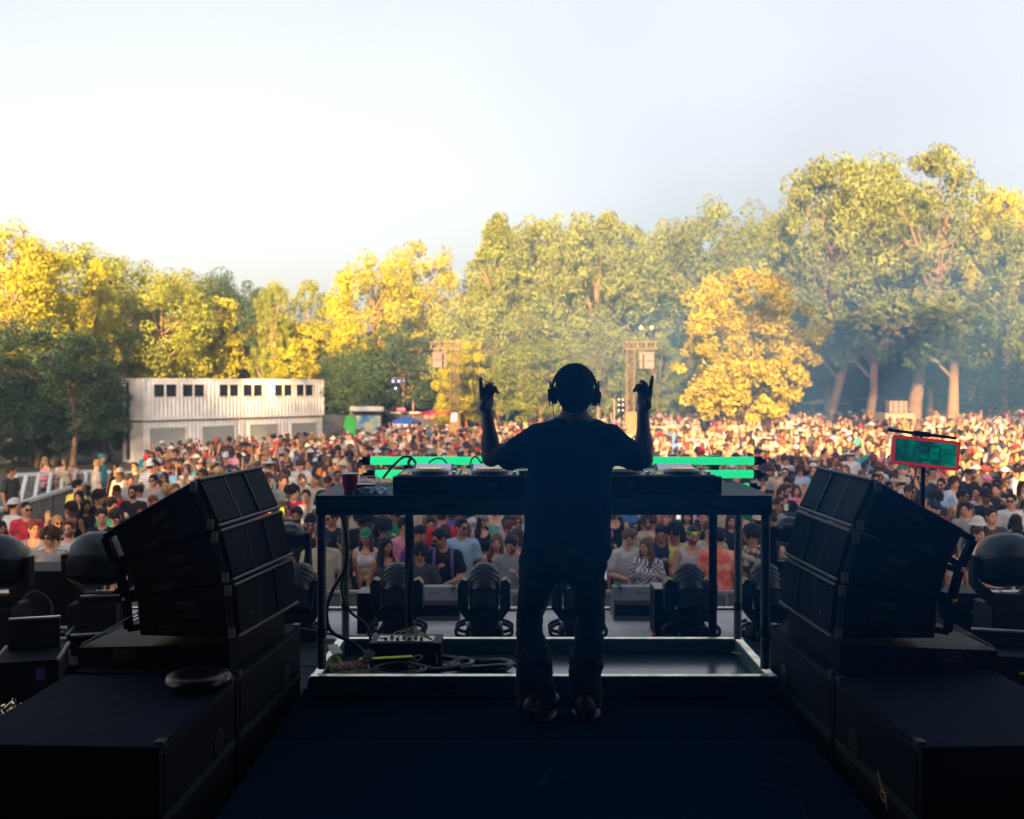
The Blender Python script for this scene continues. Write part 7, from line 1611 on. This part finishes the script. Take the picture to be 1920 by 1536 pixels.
trunk_thing([(1631, 808), (1632, 770), (1638, 735), (1640, 660)], 55, .30, 'straight sunlit trunk left of the second sound system')
trunk_thing([(1712, 806), (1716, 755), (1723, 715), (1728, 640)], 54, .42, 'thickest sunlit trunk right behind the second sound system')
trunk_thing([(1742, 806), (1744, 760), (1741, 715), (1730, 680)], 58, .22, 'thin trunk just right of the thickest one')
trunk_thing([(1786, 806), (1787, 765), (1788, 730), (1790, 660)], 50, .32, 'sunlit trunk rising behind the tan post at the right')
# far wood closing the park (too many trunks to count)
cen = []; r = np.random.default_rng(11)
for i in range(900): X_ = r.uniform(-75, 85); cen.append((X_, 96 + r.uniform(0, 10), abs(r.normal()) * 3.2 + .5))
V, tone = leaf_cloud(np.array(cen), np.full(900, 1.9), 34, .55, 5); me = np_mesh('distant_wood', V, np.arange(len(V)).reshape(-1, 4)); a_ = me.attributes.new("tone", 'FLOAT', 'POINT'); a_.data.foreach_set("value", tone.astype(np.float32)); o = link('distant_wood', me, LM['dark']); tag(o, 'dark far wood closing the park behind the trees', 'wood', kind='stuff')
# unseen trees added behind the stage, heights and gaps set to shape the sunlight
for i, (X, Y, H, W, *zb_) in enumerate(SHADE_TREES):
    tree(0, 0, 0, Y, 'round', 1 + i % 3, 'green', 'tall unseen tree added behind the stage to shade the park', None, X=X, H=H, W=W, group='unseen shade trees behind the stage', zb_in=zb_[0] if zb_ else None)
# ---------------- fill the park with people ----------------
def visible_px(X, Y): return 960 + X / Y * 1867.
spots = []
Y = 14.0
while Y < 62:
    dx = .62 + (Y - 14) * .006; n_ = int((Y * .53 * 2) / dx)
    for k in range(-n_ // 2, n_ // 2 + 1):
        X = k * dx + prm.uniform(-.3, .3); yy = Y + prm.uniform(-.33, .33)
        if abs(X) > yy * .53: continue
        if yy > (60 if X > -3 else 57): continue
        if yy > 45 and prm.random() < .25: continue
        px = visible_px(X, yy)
        if not on_park(X, yy): continue
        if px < 250 and yy > 24: continue
        spots.append((X, yy, px))
    Y += .66 + (Y - 14) * .012
def hidden(px, Y):
    "entirely behind the stacks or the table as the photograph has them"
    py = 725 + (CZ - 1.75) * 1867 / Y
    if 250 < px < 500 and py > 1000 - (px - 250) * .40: return True
    if 1560 < px < 1800 and py > 905 + (px - 1560) * .42: return True
    return False
cand = [s for s in spots if s[1] < 26 and not hidden(s[2], s[1])]
cand.sort(key=lambda s: s[1])
n_near = 0; FAR = []
for (X, yy, px) in cand:
    if len(NEAR) >= 296: FAR.append((X, yy)); continue
    if not ok_spot(X, yy, .52 if yy < 18 else .60): continue
    for _q in range(12):
        lk, sk_, fe = rnd_look(px, yy)
        if yy > 16.5 or lk['tcol'] in ('black', 'charcoal', 'grey', 'navy', 'white', 'cream', 'beige'): break
    sc = (.985 if fe else 1.06) * prm.uniform(.95, 1.05)
    face = 0 if prm.random() < .82 else prm.choice((150, 180, 90, -90))
    if yy < 17 and face: face = prm.choice((25, -25))
    put_person(X, yy, lk['key'], lk['hair'], lk['hcol'], lk['top'], lk['tcol'], sk_, lk['acc'], face + math.degrees(math.atan2(X, yy)) * -.5 + prm.uniform(-22, 22), sc, lk['label'], hatcol=lk['hatcol'], beard=(not fe and prm.random() < .4), mirror=prm.random() < .5)
ymax = max(p.location.y for p in NEAR[len(PEOPLE):])
for (X, yy, px) in spots:
    if (yy > ymax or yy >= 26 or hidden(px, yy)) and ok_spot(X, yy, .5): FAR.append((X, yy))
# people standing apart, seen whole or nearly so: ramp and container side
EXTRA = [(75, 866, 29.5, 'f_left', 'wavy', 'blond', 'tank', 'pink', 'woman with long blond hair on the ramp, leftmost of the pair'), (92, 868, 29.8, 'f_down', 'wavy', 'light brown', 'tee', 'white', 'woman in white top on the ramp beside the blond one'), (113, 866, 29.4, 'f_right', 'long', 'light brown', 'tank', 'beige', 'bare armed woman on the ramp right of the white top'), (128, 870, 30.2, 'f_left', 'long', 'blond', 'tank', 'cream', 'woman with pale hair leaning on the ramp rail'),
         (335, 838, 33.0, 'f_phone', 'bob', 'blond', 'tee', 'black', 'blond woman in black tee and jeans standing by the first roller door'), (356, 835, 36, 'm_down', 'short', 'black', 'tee', 'black', 'man in black standing by the first roller door'), (482, 820, 42, 'm_down', 'short', 'dark', 'tee', 'white', 'man in white tee and white cap before the third roller door'), (430, 838, 34, 'f_down', 'bun', 'dark', 'tee', 'pink', 'person in hot pink top below the second roller door')]
for (px, py, Y, key, hair, hc_, top, tc_, lab) in EXTRA:
    X = P(px, 0, Y).x; z = P(px, py, Y).z; sc = .95 if key[0] == 'f' else 1.0
    o = put_person(X, Y, key, hair, hc_, top, tc_, 'fair', ('cap',) if 'white cap' in lab else (), prm.uniform(-60, 60), sc, lab, hatcol='white')
    if px < 200: o.location.z = z - 1.62 * sc
# far crowd: one mass, each figure at its own place
LODS = {}; COL['tan_'] = (.42, .24, .13)
def lod(key, top, hair, h, hat=None):
    k_ = (key, top, hair, h, hat)
    if k_ in LODS: return LODS[k_]
    fe, pl, pr, yw, pi_ = VARS[key]
    kk = 'lod_' + key + str(h)
    if kk not in BODY: make_body(kk, bool(fe), pl, pr, yw, pi_, h=h, lo_z=.78, hands=False, detail=False)
    if top not in BODY[kk]: make_top(kk, top, h=h, wr=0)
    parts = []
    V, F_ = BODY[kk]['V'], BODY[kk]['F']; parts.append((V, F_, 0))
    V, F_ = BODY[kk][top + 'V']; parts.append((V * np.array([1.02, 1.04, 1]), F_, 1))
    H = np.array(BODY[kk]['head'])
    def hh(Vx): return Vx @ H[:3, :3].T + H[:3, 3]
    key_h = ('h', hair, h)
    V, F_ = HL[(hair, h)]; parts.append((hh(V), F_, 2))
    if hat: V, F_ = HL[(hat, h)]; parts.append((hh(V), F_, 3))
    Vs = np.concatenate([p[0] for p in parts]); Fs = []; n0 = 0; ids = []
    for V, F_, i in parts: Fs.append(F_ + n0); n0 += len(V); ids.append(np.full(len(V), i))
    LODS[k_] = (Vs.astype(np.float32), np.concatenate(Fs), np.concatenate(ids), np.linalg.inv(H)); return LODS[k_]
HL = {}
sav = dict(HAIR); savh = dict(HATS)
for h in (.026, .040):
    for s_ in ('short', 'curly', 'long', 'bun'):
        mm = make_hair(s_, h=h); HL[(s_, h)] = HAIR[s_ + 'V']
    for s_ in ('cap', 'sun_hat', 'bucket_hat'):
        F = Field((-.3, -.3, -.1), (.3, .3, .3), h); F.ell((0, .012, .05), (.10, .118, .11), .01); F.cut(2, .045, 'above')
        if s_ == 'cap': F.ell((0, -.13, .05), (.07, .08, h * .8), .012)
        else: F.ell((0, .012, .05), ((.19,) if s_ == 'sun_hat' else (.15,)) * 2 + (h * .8,), .02)
        HL[(s_, h)] = F.mesh()
HAIR.update(sav)
AV, AF, AC = [], [], []; n0 = 0
crr = random.Random(77)
for (X, Y) in FAR:
    h = .026 if Y < 30 else .040
    key = crr.choice(['m_down', 'm_left', 'm_right', 'f_down', 'f_left', 'f_right', 'm_up', 'f_up', 'm_up', 'f_up', 'm_drink', 'm_shade', 'm_down', 'f_down']); fe = key[0] == 'f'
    hair = crr.choice(['long', 'long', 'bun']) if fe else crr.choice(['short', 'short', 'curly']); hat = crr.choice([None] * 5 + ['cap', 'cap', 'sun_hat', 'bucket_hat'])
    Vs, Fs, ids, Hi = lod(key, 'tank' if (fe and crr.random() < .6) else 'tee', hair, h, hat)
    sc = (.98 if fe else 1.06) * crr.uniform(.94, 1.06); a = R((0 if crr.random() < .75 else crr.choice((180, 90, -90))) + crr.uniform(-30, 30)); ca, sa = math.cos(a), math.sin(a)
    W_ = np.empty_like(Vs); W_[:, 0] = (Vs[:, 0] * ca - Vs[:, 1] * sa) * sc + X; W_[:, 1] = (Vs[:, 0] * sa + Vs[:, 1] * ca) * sc + Y; W_[:, 2] = Vs[:, 2] * sc + gzf(X, Y)
    skin = SK[crr.choice(['pale', 'fair', 'fair', 'tan', 'tan', 'brown', 'dark'])]
    tc_ = COL[crr.choice(['black', 'black', 'black', 'white', 'white', 'white', 'orange', 'grey', 'navy', 'red', 'pink', 'blue', 'light blue', 'beige', 'olive', 'cream', 'cream', 'charcoal', 'charcoal', 'brown', 'teal', 'orange', 'tan_', 'tan_', 'black', 'black', 'white', 'white', 'cream', 'grey', 'beige', 'black', 'navy'])]
    pal = np.array([skin, tc_, HC[crr.choice(['black', 'dark', 'dark', 'brown', 'brown', 'light brown', 'blond', 'auburn'])], COL[crr.choice(['white', 'white', 'black', 'navy', 'beige', 'red', 'grey'])]])
    c = pal[ids].astype(np.float32)
    loc = Vs @ Hi[:3, :3].T + Hi[:3, 3]
    eye = (ids == 0) & (np.abs(loc[:, 2] - .008) < .020) & (loc[:, 1] < -.06) & (np.abs(loc[:, 0]) < .06)
    c[eye] *= (.06 if crr.random() < .6 else .45)
    AV.append(W_); AF.append(Fs + n0); AC.append(c); n0 += len(Vs)
AV = np.concatenate(AV); AF = np.concatenate(AF); AC = np.concatenate(AC)
me = np_mesh('crowd', AV, AF); ca_ = me.color_attributes.new("col", 'FLOAT_COLOR', 'POINT'); ca_.data.foreach_set("color", np.concatenate([AC, np.ones((len(AC), 1), np.float32)], 1).ravel())
me.polygons.foreach_set("use_smooth", [True] * len(me.polygons))
m = bpy.data.materials.new("crowd"); m.use_nodes = True; at = m.node_tree.nodes.new("ShaderNodeAttribute"); at.attribute_name = "col"; m.node_tree.links.new(at.outputs["Color"], m.node_tree.nodes["Principled BSDF"].inputs[0]); m.node_tree.nodes["Principled BSDF"].inputs["Roughness"].default_value = .8
o = link('crowd', me, m); tag(o, 'far part of the dense festival crowd, too many people to count', 'crowd', kind='stuff')
print('PEOPLE', len(NEAR), 'FAR', len(FAR), 'verts', len(AV), 'ymax', ymax)
# ---------------- air ----------------
HAZE = 0.0012
if HAZE > 0:
    mb = MB(); mb.box((210, 190, 48), (0, 55, 24 - 3.5)); o = mb.build('haze', None); tag(o, kind='stuff')
    m = bpy.data.materials.new("haze_air"); m.use_nodes = True; n = m.node_tree.nodes; n.clear(); pv = n.new("ShaderNodeVolumePrincipled"); ou = n.new("ShaderNodeOutputMaterial"); pv.inputs["Color"].default_value = (.45, .68, 1, 1); pv.inputs["Density"].default_value = HAZE; pv.inputs["Anisotropy"].default_value = .2
    m.node_tree.links.new(pv.outputs[0], ou.inputs["Volume"]); o.data.materials.append(m)

def smoke(name, lab, c, r, dens, col, pw=1.6, nsc=1.6):
    mb = MB(); mb.sph(1.0, (0, 0, 0), (1, 1, 1), seg=24); o = mb.build(name, None); o.location = c; o.scale = r; tag(o, lab, 'smoke', kind='stuff')
    m = bpy.data.materials.new(name); m.use_nodes = True; n = m.node_tree.nodes; l = m.node_tree.links; n.clear(); pv = n.new("ShaderNodeVolumePrincipled"); ou = n.new("ShaderNodeOutputMaterial")
    tc = n.new("ShaderNodeTexCoord"); ln = n.new("ShaderNodeVectorMath"); ln.operation = 'LENGTH'; l.new(tc.outputs["Object"], ln.inputs[0])
    mr = n.new("ShaderNodeMapRange"); mr.inputs[1].default_value = 0; mr.inputs[2].default_value = 1; mr.inputs[3].default_value = 1; mr.inputs[4].default_value = 0; l.new(ln.outputs["Value"], mr.inputs[0])
    pw_ = n.new("ShaderNodeMath"); pw_.operation = 'POWER'; pw_.inputs[1].default_value = pw; l.new(mr.outputs[0], pw_.inputs[0])
    nz = n.new("ShaderNodeTexNoise"); nz.inputs["Scale"].default_value = nsc; nz.inputs["Detail"].default_value = 2; l.new(tc.outputs["Object"], nz.inputs["Vector"])
    mr2 = n.new("ShaderNodeMapRange"); mr2.inputs[1].default_value = .35; mr2.inputs[2].default_value = .7; mr2.inputs[3].default_value = .3; mr2.inputs[4].default_value = 1.4; l.new(nz.outputs["Fac"], mr2.inputs[0])
    a = n.new("ShaderNodeMath"); a.operation = 'MULTIPLY'; l.new(pw_.outputs[0], a.inputs[0]); l.new(mr2.outputs[0], a.inputs[1]); b = n.new("ShaderNodeMath"); b.operation = 'MULTIPLY'; b.inputs[1].default_value = dens; l.new(a.outputs[0], b.inputs[0])
    l.new(b.outputs[0], pv.inputs["Density"]); pv.inputs["Color"].default_value = (*col, 1); pv.inputs["Anisotropy"].default_value = 0.; l.new(pv.outputs[0], ou.inputs["Volume"]); o.data.materials.append(m); return o
smoke('smoke', 'thin blue stage smoke hanging around the performer and right speaker stack', (.75, 3.3, 4.15), (2.5, 1.7, 1.75), .46, (.012, .36, 1.0))
smoke('smoke', 'bluish smoke drifting over the crowd in front of the right hand trees', (18, 47, 6.5), (27, 17, 8.5), .040, (.17, .46, 1.0), 1.1, 2.2)
